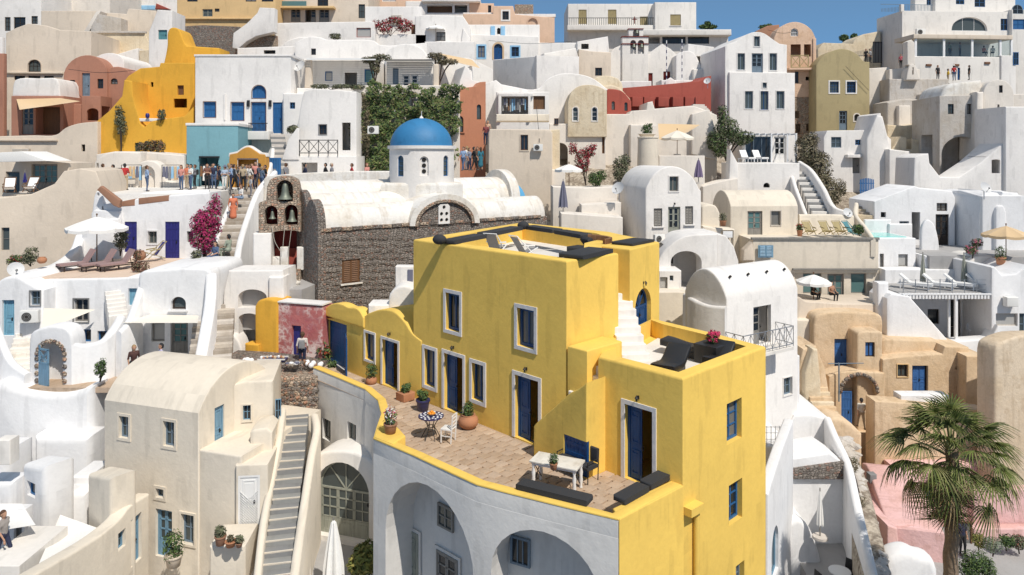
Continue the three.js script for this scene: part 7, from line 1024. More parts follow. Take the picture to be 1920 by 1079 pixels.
[[536, 'dark-haired head of a person walking behind the belfry', BR, GY], [572, 'person in shade passing behind the left of the church parapet', BK, NV], [610, 'person in a dark cap behind the church parapet', BK, BK], [622, 'person in a light cap behind the church parapet', [.5, .42, .34], GY], [660, 'person with bushy dark hair behind the church parapet', BR, RD], [689, 'person with reddish hair behind the parapet by the creeper', [.2, .08, .05], PK]].forEach(([u, l, hair, top], i) => pp(l, u, 49.2 + (i % 3) * .5, 'walk', i % 2 ? 1.5 : -1.5, top, JE, hair));
[[868, 'person in blue walking up the lane beside the orange house', LB, JE, BK, 'walk'], [880, 'person in a grey shirt on the lane with a dark bag', [.2, .22, .28], NV, BR, 'stand'], [889, 'person in black on the lane between orange and beige houses', BK, BK, BK, 'walk'], [901, 'person in a teal dress on the lane beside the beige house', TE, TE, BR, 'dress'], [875, 'person in a white top behind others on the lane', WH, GY, BL, 'long'], [896, 'person in brown farther up the lane', [.14, .08, .05], BK, BR, 'stand']].forEach(([u, l, t, b, h, ps], i) => person(l, u, 318 - i % 3 * 3 + (i > 3 ? -4 : 0), 51.5 + i * .35, ps, i * 1.1, t, b, h, { feet: -1.15 }));
person('person in a red-brown outfit under the arch of the orange house', 910, 240, 57, 'stand', .4, [.2, .05, .05], NV, BR, { feet: .75 });
person('person in white and orange at the scarf shop corner', 915, 228, 58.5, 'stand', -.4, [.6, .4, .28], JE, BL, { feet: 1.1 });
person('person in white top and navy shorts walking past the rose-red wall', 566, 690, 32.4, 'shorts', 2.9, [.60, .54, .50], NV, BR, { bag: M.greycloth, feet: P(566, 692, 32.4).y });
person('blond person in a brown dress on the veranda behind the cream vault', 250, 690, 31.2, 'long', .4, [.07, .03, .025], BK, BL, { feet: -9.85 });
person('dark-haired person in a lilac shirt on the veranda steps', 300, 700, 30.9, 'fold', -.5, [.48, .45, .62], GY, BK, { feet: -9.75 });
person('person in a white shirt with baskets at the arched blue door', 1615, 806, 39, 'walk', 2.8, [.62, .58, .50], TN, BK, { feet: -14.85 });
person('person in dark clothes standing in the pink doorway', 1806, 1046, 31.6, 'stand', -.3, NV, BK, BK, { feet: -17.6 });
person('person in dark clothes at the lower left terrace corner', 6, 1052, 23, 'walk', 1.2, [.30, .27, .25], NV, BR, { feet: -13.0 });
person('tanned person sitting beside the white parasol terrace', 1560, 566, 44.6, 'sit', .4, [.36, .19, .12], BK, BK, { feet: -9.1 });
person('person in black sitting under the white parasol', 1524, 566, 44.6, 'sit', .8, BK, BK, BK, { feet: -9.1 });
[[1690, 128, 'pink-red clad person by the hotel stair', [.5, .12, .14], BK, 83], [1759, 150, 'person in dark clothes leaning on the hotel wall path', BK, BK, 82], [1778, 157, 'person in a bright yellow top below the hotel veranda', YL, TN, 80], [1790, 151, 'person in a red jacket and white hat below the veranda', RD, JE, 82], [1818, 150, 'person in black against the white veranda wall', BK, BK, 82]].forEach(([u, v, l, t, b, d], i) => person(l, u, v, d, i === 2 ? 'fold' : 'stand', i * 1.3 - 1, t, b, i % 2 ? BR : BK, i === 3 ? { hat: M.canvas } : {}));
[[1625, 118, 'couple in dark clothes by the railing, left one', BK], [1632, 118, 'couple in dark clothes by the railing, right one', [.3, .3, .3]]].forEach(([u, v, l, t], i) => person(l, u, v, 86, 'stand', i - .5, t, BK, BR));
[[1782, 'diner in a green top inside the glazed veranda', GN], [1800, 'diner in grey standing inside the glazed veranda', GY], [1845, 'diner in pink sitting inside the glazed veranda', PK], [1862, 'diner in white at the right of the glazed veranda', WH]].forEach(([u, l, t], i) => person(l, u, 106, 86.6, i < 2 ? 'stand' : 'sit', i, t, BK, BR));
[[396, 49.6], [412, 48.6], [428, 48.9], [433, 46.8], [449, 48], [456, 46.9], [468, 47.4], [478, 48.6], [491, 46.9], [365, 48.8], [350, 49.2]].forEach(([u, d], i) => pp('visitor in a ' + ['cream', 'navy', 'mid-grey', 'light blue', 'jet black', 'tan', 'white', 'pink', 'slate blue', 'charcoal', 'bright orange'][i] + ' top in the crowd outside the teal and ochre shops', u, d, ['stand', 'walk', 'long', 'fold', 'photo'][i % 5], i * 1.9, [WH, NV, GY, LB, BK, TN, WH, PK, [.1, .14, .2], GY, OR][i], [JE, BK, TN, NV][i % 4], [BR, BK, BL][i % 3], { group: 'crowd outside the shops', h: 1.58 + (i % 4) * .07, ...(i % 3 ? {} : { bag: M.blackpvc }) }));
// ---------------------------------------------------------------- furniture and small things
function parasol(label, foot, R0, hgt, m, o = {}) {      // open parasol: pole, ribs, canopy of eight panels, valance
  const t = thing('parasol', label, 'parasol', [foot.x, foot.y, foot.z], o.turn ?? .2), n = 8, rise = R0 * (o.k ?? .32), pos = [], q = (r, a) => { const s = r / R0; return V3(Math.cos(a) * r, hgt - rise * s * (.75 + .25 * s) - (s > 0 ? .0 : 0), Math.sin(a) * r); };
  const tri = (a, b, c) => pos.push(a.x, a.y, a.z, b.x, b.y, b.z, c.x, c.y, c.z), K = 5, W = 4;
  for (let i = 0; i < n; i++) for (let k = 0; k < K; k++) for (let w = 0; w < W; w++) { const c = (kk, ww) => { const r = R0 * kk / K, a0 = i / n * 6.2832, f = ww / W, A = q(r, a0), B = q(r, a0 + 6.2832 / n), p = A.lerp(B, f); p.y -= .09 * R0 * (kk / K) * f * (1 - f) * 2; return p; }; const a = c(k, w), b = c(k + 1, w), d = c(k + 1, w + 1), e = c(k, w + 1); tri(a, b, d); if (k) tri(a, d, e); if (k === K - 1) { const b2 = b.clone(), d2 = d.clone(); b2.y -= .16; d2.y -= .16; tri(b, b2, d2); tri(b, d2, d); } }
  const g = new THREE.BufferGeometry(); g.setAttribute('position', new THREE.Float32BufferAttribute(pos, 3)); g.computeVertexNormals(); mesh('canopy', boxUV(g), m, t);
  mesh('pole', merge([beam(V3(0, 0, 0), V3(0, hgt + .12, 0), .03, .025, 8), new THREE.SphereGeometry(.05, 8, 6).translate(0, hgt + .12, 0)]), o.pm ?? M.wood, t);
  for (let i = 0; i < n; i++) mesh('rib', beam(V3(0, hgt - .03, 0), q(R0 * .98, i / n * 6.2832).add(V3(0, -.03, 0)), .012, .01, 4), o.pm ?? M.wood, t);
  mesh('base', new THREE.CylinderGeometry(.26, .3, .1, 16).translate(0, .05, 0), M.greige, t); return t;
}
function closedParasol(label, foot, hgt, r, m, bottom = .28) {
  const t = thing('closed_parasol', label, 'parasol', [foot.x, foot.y, foot.z], .3), n = 24, prof = [[hgt, .02], [hgt - .08, r * .25], [hgt * .8, r * .5], [hgt * .6, r * .75], [hgt * (bottom + .12), r * .95], [hgt * bottom, r]], pos = [], p = (k, i) => { const [y, rr] = prof[k], a = i / n * 6.2832, f = rr * (1 + .22 * Math.cos(a * 8)); return V3(Math.cos(a) * f, y - (k === 5 ? .05 * Math.cos(a * 8) : 0), Math.sin(a) * f); }, tri = (a, b, c) => pos.push(a.x, a.y, a.z, b.x, b.y, b.z, c.x, c.y, c.z);
  for (let k = 0; k < 5; k++) for (let i = 0; i < n; i++) { const a = p(k, i), b = p(k + 1, i), c = p(k + 1, i + 1), d = p(k, i + 1); tri(a, c, b); tri(a, d, c); }
  const g = new THREE.BufferGeometry(); g.setAttribute('position', new THREE.Float32BufferAttribute(pos, 3)); g.computeVertexNormals(); mesh('folded_canopy', boxUV(g), m, t); mesh('pole', beam(V3(0, 0, 0), V3(0, hgt + .1, 0), .03, .025, 8), M.greywood, t); mesh('base', new THREE.CylinderGeometry(.3, .32, .1, 16).translate(0, .05, 0), M.greige, t); return t;
}
parasol('large white open parasol over the three mauve loungers', P(181, 497, 37.7).setY(-5.8), 1.5, 2.55, M.canvas, { turn: .3, k: .38 });
parasol('cream open parasol below the sand-coloured shade sail', P(1270, 300, 58).setY(-.05), 1.4, 2.0, M.canvasT, { k: .42 });
parasol('small white parasol beside the beige archway', P(1067, 352, 49), 1.0, 1.6, M.canvas, { k: .35 });
parasol('white parasol over the beige terrace table', P(1526, 572, 44.4).setY(-9.1), 1.05, 1.7, M.canvas, { k: .4 });
parasol('beige parasol on the right-hand grey terrace', P(1887, 492, 45.6), 1.35, 2.3, M.sandcloth, { k: .4 });
parasol('tiny white parasol on the ridge roof terrace', P(817, 80, 83), 1.15, 2.0, M.canvas);
closedParasol('tall folded white parasol in the courtyard by the green doors', V3(-6.05, -15.0, -24.4), 2.6, .3, M.canvas);
closedParasol('folded slate-grey parasol right of the church', P(1056, 408, 45), 2.3, .26, M.bluegrey);
closedParasol('folded purple parasol behind the white vaulted house', P(1310, 345, 50), 1.7, .26, M.purplecloth);
closedParasol('slim folded grey-green parasol at the left of the loungers deck', P(1731, 548, 45), 2.4, .14, M.sage); closedParasol('slim folded grey-green parasol at the right of the loungers deck', P(1808, 548, 45), 2.4, .14, M.sage);
closedParasol('small folded white parasol in the narrow alley', P(1538, 1010, 30), 2.0, .12, M.canvas); closedParasol('folded blue parasol on the far left terrace', P(46, 362, 44), 1.3, .1, M.cobalt, .5);

function lounger(label, foot, turn, cm, fm, group, back = .75) {
  const t = thing('sun_lounger', label, 'sun lounger', [foot.x, foot.y, foot.z], turn, group), pad = (a, b) => { const g = slatBar(a, b, .58, .09); return crease(g); };
  mesh('seat_cushion', boxUV(pad(V3(0, .36, .95), V3(0, .36, -.25))), cm, t); mesh('back_cushion', boxUV(pad(V3(0, .36, -.25), V3(0, .36 + .75 * Math.sin(back), -.25 - .75 * Math.cos(back)))), cm, t);
  mesh('frame', merge([slatBar(V3(-.28, .28, .95), V3(-.28, .28, -.95), .05, .05), slatBar(V3(.28, .28, .95), V3(.28, .28, -.95), .05, .05), slatBar(V3(-.28, .28, .9), V3(.28, .28, .9), .05, .05), slatBar(V3(-.28, .28, -.9), V3(.28, .28, -.9), .05, .05), beam(V3(0, .28, -.6), V3(0, .6, -.55), .02)]), fm, t);
  for (const x of [-.28, .28]) for (const z of [.75, -.75]) mesh('leg', box(.05, .28, .05, x, .14, z), fm, t); return t;
}
[['left', 133, 512], ['middle', 174, 512], ['right', 209, 512]].forEach(([w, u, v]) => lounger(w + ' of the three mauve cushioned loungers under the white parasol', onY(u, v, -5.78).add(V3(-.1, 0, -.8)), -.7, M.mauve, M.darkwood, 'mauve loungers', 1));
[['left', 1716, 546], ['middle', 1760, 547], ['right', 1800, 546], ['farthest right', 1842, 546]].forEach(([w, u, v]) => lounger(w + ' white lounger on the slatted deck', P(u, v, 44.2).setY(f0(549)), .9, M.whitewood, M.white0, 'white loungers on the deck', .7));
function f0(v) { return -(v - VH) / FPX * 43.1 + .02; }
lounger('white reclining chair beside the conservatory glass, left one', P(1400, 302, 59.6).setY(-.62), .2, M.whitewood, M.white0, 'conservatory recliners', .95); lounger('white reclining chair beside the conservatory glass, right one', P(1424, 302, 59.6).setY(-.62), .2, M.whitewood, M.white0, 'conservatory recliners', .95);
function deckChair(label, foot, turn, cm, fm, group) {
  const t = thing('deck_chair', label, 'deck chair', [foot.x, foot.y, foot.z], turn, group), pos = []; const N = 12, S = (k) => { const q = k / N; return V3(0, q < .5 ? .36 - .16 * Math.sin(q * 2 * Math.PI / 2 * 1) + .0 : .2 + (q - .5) * 1.35, .42 - q * .95); };
  for (let k = 0; k < N; k++) { const a = S(k), b = S(k + 1), l = .25; for (const [p, q, r] of [[[-l, a], [l, a], [l, b]], [[-l, a], [l, b], [-l, b]]]) for (const [x, y] of [p, q, r]) pos.push(x, y.y, y.z); }
  const g = new THREE.BufferGeometry(); g.setAttribute('position', new THREE.Float32BufferAttribute(pos, 3)); g.computeVertexNormals(); const c2 = cm.clone(); c2.side = THREE.DoubleSide; mesh('sling', boxUV(g), c2, t);
  for (const s of [-1, 1]) { mesh('frame_rail', slatBar(V3(s * .28, .05, .38), V3(s * .28, .92, -.56), .045, .03), fm, t); mesh('leg', slatBar(V3(s * .3, .02, -.5), V3(s * .3, .42, .45), .045, .03), fm, t); mesh('armrest', slatBar(V3(s * .31, .5, .3), V3(s * .31, .55, -.25), .03, .06), fm, t); }
  for (const [y, z] of [[.92, -.56], [.37, .42], [.03, -.5]]) mesh('crossbar', beam(V3(-.3, y, z), V3(.3, y, z), .02), fm, t); return t;
}
deckChair('grey sling deck chair on the yellow roof, nearer the church', onY(930, 478, -4.11), 2.7, M.greycloth, M.whitewood, 'yellow roof deck chairs'); deckChair('grey sling deck chair on the yellow roof, nearer the wicker sofa', onY(983, 484, -4.11), 2.2, M.greycloth, M.whitewood, 'yellow roof deck chairs');
[['first', 1518, M.straww], ['second', 1550, M.straww], ['third', 1575, M.straww]].forEach(([w, u, m]) => deckChair(w + ' straw-coloured folding chair from the cream cottage on the flat roof', P(u, 444, 48.3).setY(-5.42), .1, m, M.straww, 'folding chairs on the beige roof')); deckChair('aqua folding chair at the end of the flat beige roof', P(1597, 444, 48.3).setY(-5.42), .5, M.aqua, M.aqua, 'folding chairs on the beige roof');
deckChair('white slatted deck chair at the left of the far left terrace', P(17, 362, 43.2), .5, M.white0, M.wood, 'left terrace deck chairs'); deckChair('white slatted deck chair right of the blue parasol', P(57, 361, 43.2), .2, M.white0, M.wood, 'left terrace deck chairs');
deckChair('director chair with blue sling by the cobalt door', P(288, 486, 38.8), -.8, M.cobalt, M.straww);
// cushions and sofas of the yellow house
function cushion(label, a, b, w, h, m, o = {}) {          // a long bolster or mattress lying from a to b
  const d = V3().subVectors(b, a), L = d.length(), t = mesh(o.name ?? 'cushion', boxUV(crease(prism([V2(-w / 2, 0), V2(w / 2, 0), V2(w / 2, h), V2(-w / 2, h)], L, Math.min(h * .42, .09)), 1)), m); t.position.copy(a); t.rotation.y = Math.atan2(-d.x, -d.z); tagObj(t, label, 'cushion', o.group);
  return t;
}
const yR = -3.36 + .01;
cushion('charcoal bench cushion on the church side of the yellow roof, left half', onY(840, 458, yR), onY(902, 446, yR), .6, .16, M.charcoal); cushion('charcoal bench cushion on the church side of the yellow roof, right half', onY(905, 444, yR), onY(970, 431, yR), .6, .16, M.charcoal);
cushion('charcoal bench cushion along the back of the yellow roof, left half', onY(990, 429, yR), onY(1046, 437, yR), .6, .16, M.charcoal); cushion('charcoal bench cushion along the back of the yellow roof, right half', onY(1049, 438, yR), onY(1100, 447, yR), .6, .16, M.charcoal);
cushion('flat charcoal mattress on the front corner parapet of the yellow roof', onY(1070, 485, yR), onY(1128, 472, yR), .95, .14, M.charcoal, { name: 'mattress' }); cushion('flat charcoal mattress on the yellow annex roof', onY(1166, 460, yR), onY(1208, 452, yR), .9, .1, M.charcoal, { name: 'mattress' });
for (const [l, u, v] of [['round charcoal pillow at the left corner of the yellow roof', 824, 458], ['round charcoal pillow at the back corner of the yellow roof', 981, 430]]) { const g = new THREE.SphereGeometry(.24, 16, 10); g.scale(1.1, .8, .8); const t = mesh('pillow', boxUV(clean(g)), M.charcoal); t.position.copy(onY(u, v, yR)).add(V3(0, .17, 0)); tagObj(t, l, 'pillow'); }
{ // wicker sofa
  const p = onY(1098, 470, -3.7), t = thing('wicker_sofa', 'curved wicker sofa piled with charcoal cushions on the yellow roof', 'sofa', [p.x, -4.11, p.z], -.75), g = []; const pts = []; for (let i = 0; i <= 12; i++) { const a = -.2 + i / 12 * 2.2; pts.push(V3(Math.cos(a) * 1.0, .95, -Math.sin(a) * .8)); } mesh('wicker_back', boxUV(ribbonGeo(pts, .06, 0, .04)), M.wicker, t); for (let i = 0; i < 26; i++) { const a = -.2 + i / 25 * 2.2; g.push(beam(V3(Math.cos(a) * 1.07, .02, -Math.sin(a) * .87), V3(Math.cos(a) * 1.07, .94, -Math.sin(a) * .87), .016, .016, 4)); } mesh('wicker_ribs', merge(g), M.wicker, t);
  const s = crease(prism([V2(-.85, .3), V2(.85, .3), V2(.85, .5), V2(-.85, .5)], .85, .08)); s.translate(0, 0, .15); mesh('seat_cushion', boxUV(s), M.charcoal, t); for (let i = 0; i < 3; i++) { const c = crease(prism([V2(-.32, 0), V2(.32, 0), V2(.32, .22), V2(-.32, .22)], .6, .08)); c.rotateX(-.9); c.rotateY(.5 - i * .45); c.translate(.5 - i * .5, .55 + i * .1, -.3 - .1 * i); mesh('back_cushion', boxUV(c), M.charcoal, t); }
}
{ // lower roof terrace: wavy black loungers and planter
  const wave = (label, a, b, w) => { const t = thing('wave_lounger', label, 'sun lounger', [a.x, -6.74, a.z], 0, 'black loungers on the lower yellow roof'), d = V3().subVectors(b, a); d.y = 0; const L = d.length(), n = 14, sh = []; for (let i = 0; i <= n; i++) { const q = i / n; sh.push(V2(q * L, .38 + .32 * Math.pow(Math.cos(q * Math.PI * .95), 2) * (q < .5 ? .35 : 1.1))); } for (let i = n; i >= 0; i--) sh.push(V2(sh[i].x, sh[i].y - .2)); const g = prism(sh.reverse(), w, .05); g.translate(0, 0, w / 2); const m = mesh('moulded_cushion', boxUV(crease(g, 1)), M.blackpvc, t); m.rotation.y = Math.atan2(-d.z, d.x); const f = mesh('plinth', box(L * .7, .22, w * .7, L / 2, .11, 0), M.blackpvc, t); f.rotation.y = m.rotation.y; };
  wave('black moulded lounger nearest the front corner of the lower yellow roof', V3(4.45, 0, -21.35), V3(5.35, 0, -22.95), .75); wave('black moulded lounger along the far parapet of the lower yellow roof', V3(5.2, 0, -24.6), V3(6.6, 0, -23.5), .7); wave('black moulded lounger on the right of the lower yellow roof', V3(6.1, 0, -22.1), V3(6.95, 0, -23.3), .6);
  pot('square black planter with bright pink flowers on the lower yellow roof', V3(6.5, -6.74, -23.35), .42, .62, M.blackpvc, GREEN, { square: 1, turn: .75, k: .5, flower: [[.6, .04, .12], [.5, .02, .1]], fn: 220, n: 160 });
}
cushion('long charcoal bolster on the front terrace parapet near the marble table', onY(972, 912, -9.12), onY(1108, 945, -9.12), .42, .15, M.charcoal); cushion('charcoal bolster on the right terrace parapet, lower piece', onY(1160, 944, -9.12), onY(1208, 917, -9.12), .4, .15, M.charcoal); cushion('charcoal bolster on the right terrace parapet, upper piece', onY(1210, 915, -9.12), onY(1255, 891, -9.12), .4, .15, M.charcoal);
{ // terrace furniture
  const c = onY(808, 822, YT), t = thing('mosaic_table', 'round blue and white mosaic table with wrought iron legs', 'table', [c.x, YT + .005, c.z]);
  mesh('tabletop', new THREE.CylinderGeometry(.43, .43, .035, 36).translate(0, .74, 0), M.navy, t); const R = rng(9); const tg = []; for (let i = 0; i < 30; i++) { const a = i * 2.4, r = .07 + .34 * Math.sqrt(i / 30); tg.push(new THREE.CylinderGeometry(.04, .04, .008, 5).translate(Math.cos(a) * r, .762, Math.sin(a) * r)); } mesh('mosaic_inlay', merge(tg), M.white0, t);
  for (let i = 0; i < 6; i++) { const a = i * 1.047, cx = Math.cos(a), cz = Math.sin(a); mesh('leg', tube([V3(cx * .33, 0, cz * .33), V3(cx * .2, .25, cz * .2), V3(cx * .12, .4, cz * .12), V3(cx * .3, .71, cz * .3)], .014, 5, 14), M.iron, t); } mesh('ring', new THREE.TorusGeometry(.13, .012, 6, 20).rotateX(Math.PI / 2).translate(0, .4, 0), M.iron, t);
  const o = thing('fruit_bowl', 'bowl of oranges on the mosaic table', 'bowl', [c.x + .02, YT + .765, c.z - .02]); mesh('bowl', new THREE.LatheGeometry([V2(.001, .01), V2(.08, .012), V2(.15, .07), V2(.155, .07), V2(.085, 0), V2(.001, 0)], 20), M.sand, o); for (let i = 0; i < 7; i++) mesh('orange', new THREE.SphereGeometry(.045, 10, 8).translate(i < 6 ? Math.cos(i * 1.05) * .075 : 0, i < 6 ? .07 : .12, i < 6 ? Math.sin(i * 1.05) * .075 : 0), M.orangefruit, o);
  const k = onY(840, 828, YT), ch = thing('cane_chair', 'small white open-back chair beside the mosaic table', 'chair', [k.x, YT + .005, k.z], -1.9); mesh('seat', crease(prism([V2(-.2, .42), V2(.2, .42), V2(.2, .46), V2(-.2, .46)], .4, .012)).translate(0, 0, .2), M.whitewood, ch); for (const x of [-.18, .18]) { mesh('leg', box(.035, .43, .035, x, .215, .17), M.whitewood, ch); mesh('leg', slatBar(V3(x, 0, -.18), V3(x, .92, -.24), .035, .035), M.whitewood, ch); } for (const y of [.56, .68, .8, .9]) mesh('back_rail', box(.36, .035, .02, 0, y, -.215), M.whitewood, ch); mesh('stretcher', merge([box(.36, .025, .02, 0, .2, .17), box(.02, .025, .35, .18, .22, 0), box(.02, .025, .35, -.18, .22, 0)]), M.whitewood, ch);
  const m = onY(1045, 925, YT), mt = thing('marble_table', 'rectangular white marble table with turned legs on the terrace', 'table', [m.x + .02, YT + .005, m.z - .35], -Math.atan2(-.42, 1) - .83); mesh('tabletop', boxUV(crease(prism([V2(-.72, .72), V2(.72, .72), V2(.72, .77), V2(-.72, .77)], .74, .012)).translate(0, 0, .37)), M.marble, mt); for (const x of [-.62, .62]) for (const z of [-.28, .28]) mesh('leg', new THREE.LatheGeometry([[.05, 0], [.035, .08], [.06, .2], [.045, .32], [.06, .44], [.035, .56], [.06, .66], [.06, .72]].map(([a, b]) => V2(a, b)), 12).translate(x, 0, z), M.whitewood, mt); for (const x of [-.6, .6]) mesh('scrollwork', merge([beam(V3(x, .1, -.26), V3(x, .66, .26), .014), beam(V3(x, .66, -.26), V3(x, .1, .26), .014), box(.03, .05, .56, x, .68, 0)]), M.iron, mt); mesh('apron', merge([box(1.2, .06, .03, 0, .68, .3), box(1.2, .06, .03, 0, .68, -.3)]), M.whitewood, mt);
  const pp2 = onY(1038, 880, YT + .78); pot('small boxwood in a terracotta pot on the marble table', pp2, .12, .17, M.terra, GREEN, { n: 300, size: .035, k: 1.35 });
  const b = onY(1082, 893, YT), bn = thing('garden_bench', 'dark grey cushioned bench behind the marble table', 'bench', [b.x, YT + .005, b.z], -.8); mesh('seat', boxUV(crease(prism([V2(-.62, .38), V2(.62, .38), V2(.62, .48), V2(-.62, .48)], .5, .04)).translate(0, 0, .25)), M.charcoal, bn); for (const k2 of [-1, 1]) { const g = crease(prism([V2(-.3, .5), V2(.3, .5), V2(.3, .92), V2(-.3, .92)], .1, .04)); g.translate(k2 * .31, 0, -.2); mesh('back_cushion', boxUV(g), M.charcoal, bn); } mesh('frame', merge([-.6, .6].flatMap((x) => [beam(V3(x, 0, .22), V3(x, .62, .22), .016), beam(V3(x, 0, -.24), V3(x, .9, -.28), .016), beam(V3(x, .6, .22), V3(x, .62, -.24), .016)])), M.iron, bn);
}
pot('flower pot with white and crimson blossoms on the yellow plinth', onY(732, 812, -9.08), .23, .32, M.terra2, GREEN, { flower: [[.75, .72, .7], [.45, .03, .12], [.7, .68, .66]], fn: 260, k: 1.0, size: .06, tall: 1.5 });
pot('green shrub in a round clay pot left of the first white door frame', onY(696, 722, YT - .05), .24, .36, M.terra, GREEN, { round: 1, k: 1.1, tall: 1.5 }); pot('succulent in a square terracotta box by the low wing', onY(760, 750, YT), .26, .3, M.terra, GREEN, { square: 1, turn: .8, k: .75 }); pot('aloe in a dark blue glazed pot by the terrace door', onY(793, 770, YT), .27, .42, M.navy, GREEN, { k: .75 }); pot('cactus in a big round clay jar below the white window', onY(878, 803, YT), .36, .48, M.terra, GREEN, { round: 1, k: .62, tall: 1.3, size: .06, n: 420 });
pot('red canna lily in a clay pot at the left end of the terrace', P(607, 694, 33).setY(-9.95), .3, .35, M.terra2, [...GREEN, [.3, .05, .02]], { k: 1.2, tall: 2.2, size: .12 }); pot('clay pot with trailing plant beside the blue plank door', P(622, 698, 32.4).setY(-9.95), .24, .28, M.terra, GREEN, { k: 1 });
pot('clay pot with purple succulent on the cream cistern', P(413, 1022, 23.6), .19, .3, M.terra2, OLIVE, { k: 1 }); pot('squat clay bowl on the cream cistern', P(432, 1025, 23.5), .19, .18, M.terra, DRY, { k: .6, n: 80 }); pot('small dark plant beside the clay bowl on the cistern', P(448, 1026, 23.5), .12, .14, M.terra2, OLIVE, { k: 1.2, n: 150 }); pot('leafy potted plant by the pale blue entrance of the cream house', P(325, 1062, 25), .3, .4, M.beige, GREEN, { k: 1.3, tall: 1.5, n: 500 });
pot('spiky plant in a clay pot beside the cream cottage', P(1356, 424, 46), .22, .35, M.terra, OLIVE, { k: 1.1, tall: 1.6 }); pot('red-flowered plant in an orange pot by the cream cottage corner', P(1500, 441, 47.8).setY(-5.42), .2, .4, M.terra, GREEN, { k: 1.3, flower: [[.4, .03, .03]] }); pot('wide planter bowl of greenery on the white planter column', P(1213, 258, 57), .7, .3, M.cream, GREEN, { k: .7, n: 500, size: .1 }); pot('potted plant on the white pool terrace corner at right', P(1877, 496, 44.6), .3, .45, M.terra, GREEN, { k: 1.2, tall: 1.6 });
{ const c = P(1215, 318, 56.5), t = thing('planter_column', 'round cream planter column below the retaining wall', 'planter', [c.x, c.y - .3, c.z]); mesh('column', boxUV(clean(new THREE.CylinderGeometry(.78, .85, 2.8, 24).translate(0, 1.4, 0))), M.cream, t); mesh('rim', new THREE.TorusGeometry(.78, .06, 8, 24).rotateX(Math.PI / 2).translate(0, 2.8, 0), M.cream, t); }
// air conditioners and satellite dishes
function airCon(label, p, turn = 0, s = 1) { const t = thing('air_conditioner', label, 'air conditioner', [p.x, p.y, p.z], turn); mesh('housing', crease(prism([V2(-.42, 0), V2(.42, 0), V2(.42, .6), V2(-.42, .6)], .3, .02)), M.plastic, t); mesh('fan_grille', merge([.22, .16, .1].map((r) => new THREE.TorusGeometry(r, .012, 5, 20).translate(-.1, .3, .012))), M.stepgrey, t); mesh('fan', new THREE.CylinderGeometry(.22, .22, .01, 20).rotateX(Math.PI / 2).translate(-.1, .3, .002), M.void, t); mesh('bracket', merge([box(.04, .04, .36, -.3, -.02, -.15), box(.04, .04, .36, .3, -.02, -.15)]), M.steel, t); t.scale.setScalar(s); }
airCon('air conditioner on the beige cube house behind the church', P(1009, 283, 51.6), 0, .8); airCon('air conditioner hung on the creeper wall', P(699, 251, 55.4), 0, 1); airCon('air conditioner below the white house with blue shutters', P(53, 606, 32.3), .2, .9); airCon('air conditioner on the roof edge right of the yellow annex', P(1238, 456, 41.5), .4, .8); airCon('air conditioner on the hotel wall above the veranda', P(1728, 66, 87.2), 0, 1.3);
function dish(label, p, r, turn, tilt = -.5) { const t = thing('satellite_dish', label, 'satellite dish', [p.x, p.y, p.z], turn); const g = new THREE.LatheGeometry([0, .25, .5, .75, 1].map((q) => V2(Math.max(.001, q * r), q * q * r * .28)), 24); g.rotateX(Math.PI / 2 + tilt); const m = mesh('reflector', g, new THREE.MeshStandardMaterial({ color: lin(.6, .6, .6), roughness: .5, side: THREE.DoubleSide }), t); m.position.y = r * 1.1; mesh('mast', beam(V3(0, -.3, -.05), V3(0, r * 1.1, -.05), .03), M.steel, t); mesh('feed_arm', merge([beam(V3(0, r * .4, .1), V3(0, r * 1.15, r * .8), .015), new THREE.SphereGeometry(.06, 8, 6).translate(0, r * 1.15, r * .8)]), M.stepgrey, t); }
dish('satellite dish on the sprawling white house roof', P(1847, 366, 48.6), .42, .3); dish('satellite dish beside the brick-red wall', P(1327, 160, 71.5), .36, -.6); dish('satellite dish left of the white vaulted house', P(1160, 368, 45), .42, -.7); dish('satellite dish at the end of the deck chair terrace', P(1589, 410, 51), .35, .2); dish('satellite dish on the far left white wall', P(28, 522, 33.5), .35, .8); dish('satellite dish on the white pergola roof post', P(563, 138, 58), .5, -.5);
// shade sails
function sail(label, c, m, sag = .25, name = 'shade_sail') { const q = c.map(([u, v, d]) => P(u, v, d)), o = q[0].clone(), n = 10, pos = [], S = (a, b) => { let p; if (q.length === 3) p = q[0].clone().multiplyScalar(1 - a).addScaledVector(q[1].clone().lerp(q[2], b), a); else p = q[0].clone().lerp(q[1], a).lerp(q[3].clone().lerp(q[2], a), b); p.y -= sag * Math.sin(a * Math.PI) * Math.sin(b * Math.PI) * 1.0; return p.sub(o); }; for (let i = 0; i < n; i++) for (let j = 0; j < n; j++) { const a = S(i / n, j / n), b = S((i + 1) / n, j / n), d = S((i + 1) / n, (j + 1) / n), e = S(i / n, (j + 1) / n); for (const p of [a, b, d, a, d, e]) pos.push(p.x, p.y, p.z); } const g = new THREE.BufferGeometry(); g.setAttribute('position', new THREE.Float32BufferAttribute(pos, 3)); g.computeVertexNormals(); const t = mesh(name, boxUV(g), m); t.position.copy(o); tagObj(t, label, 'shade sail'); }
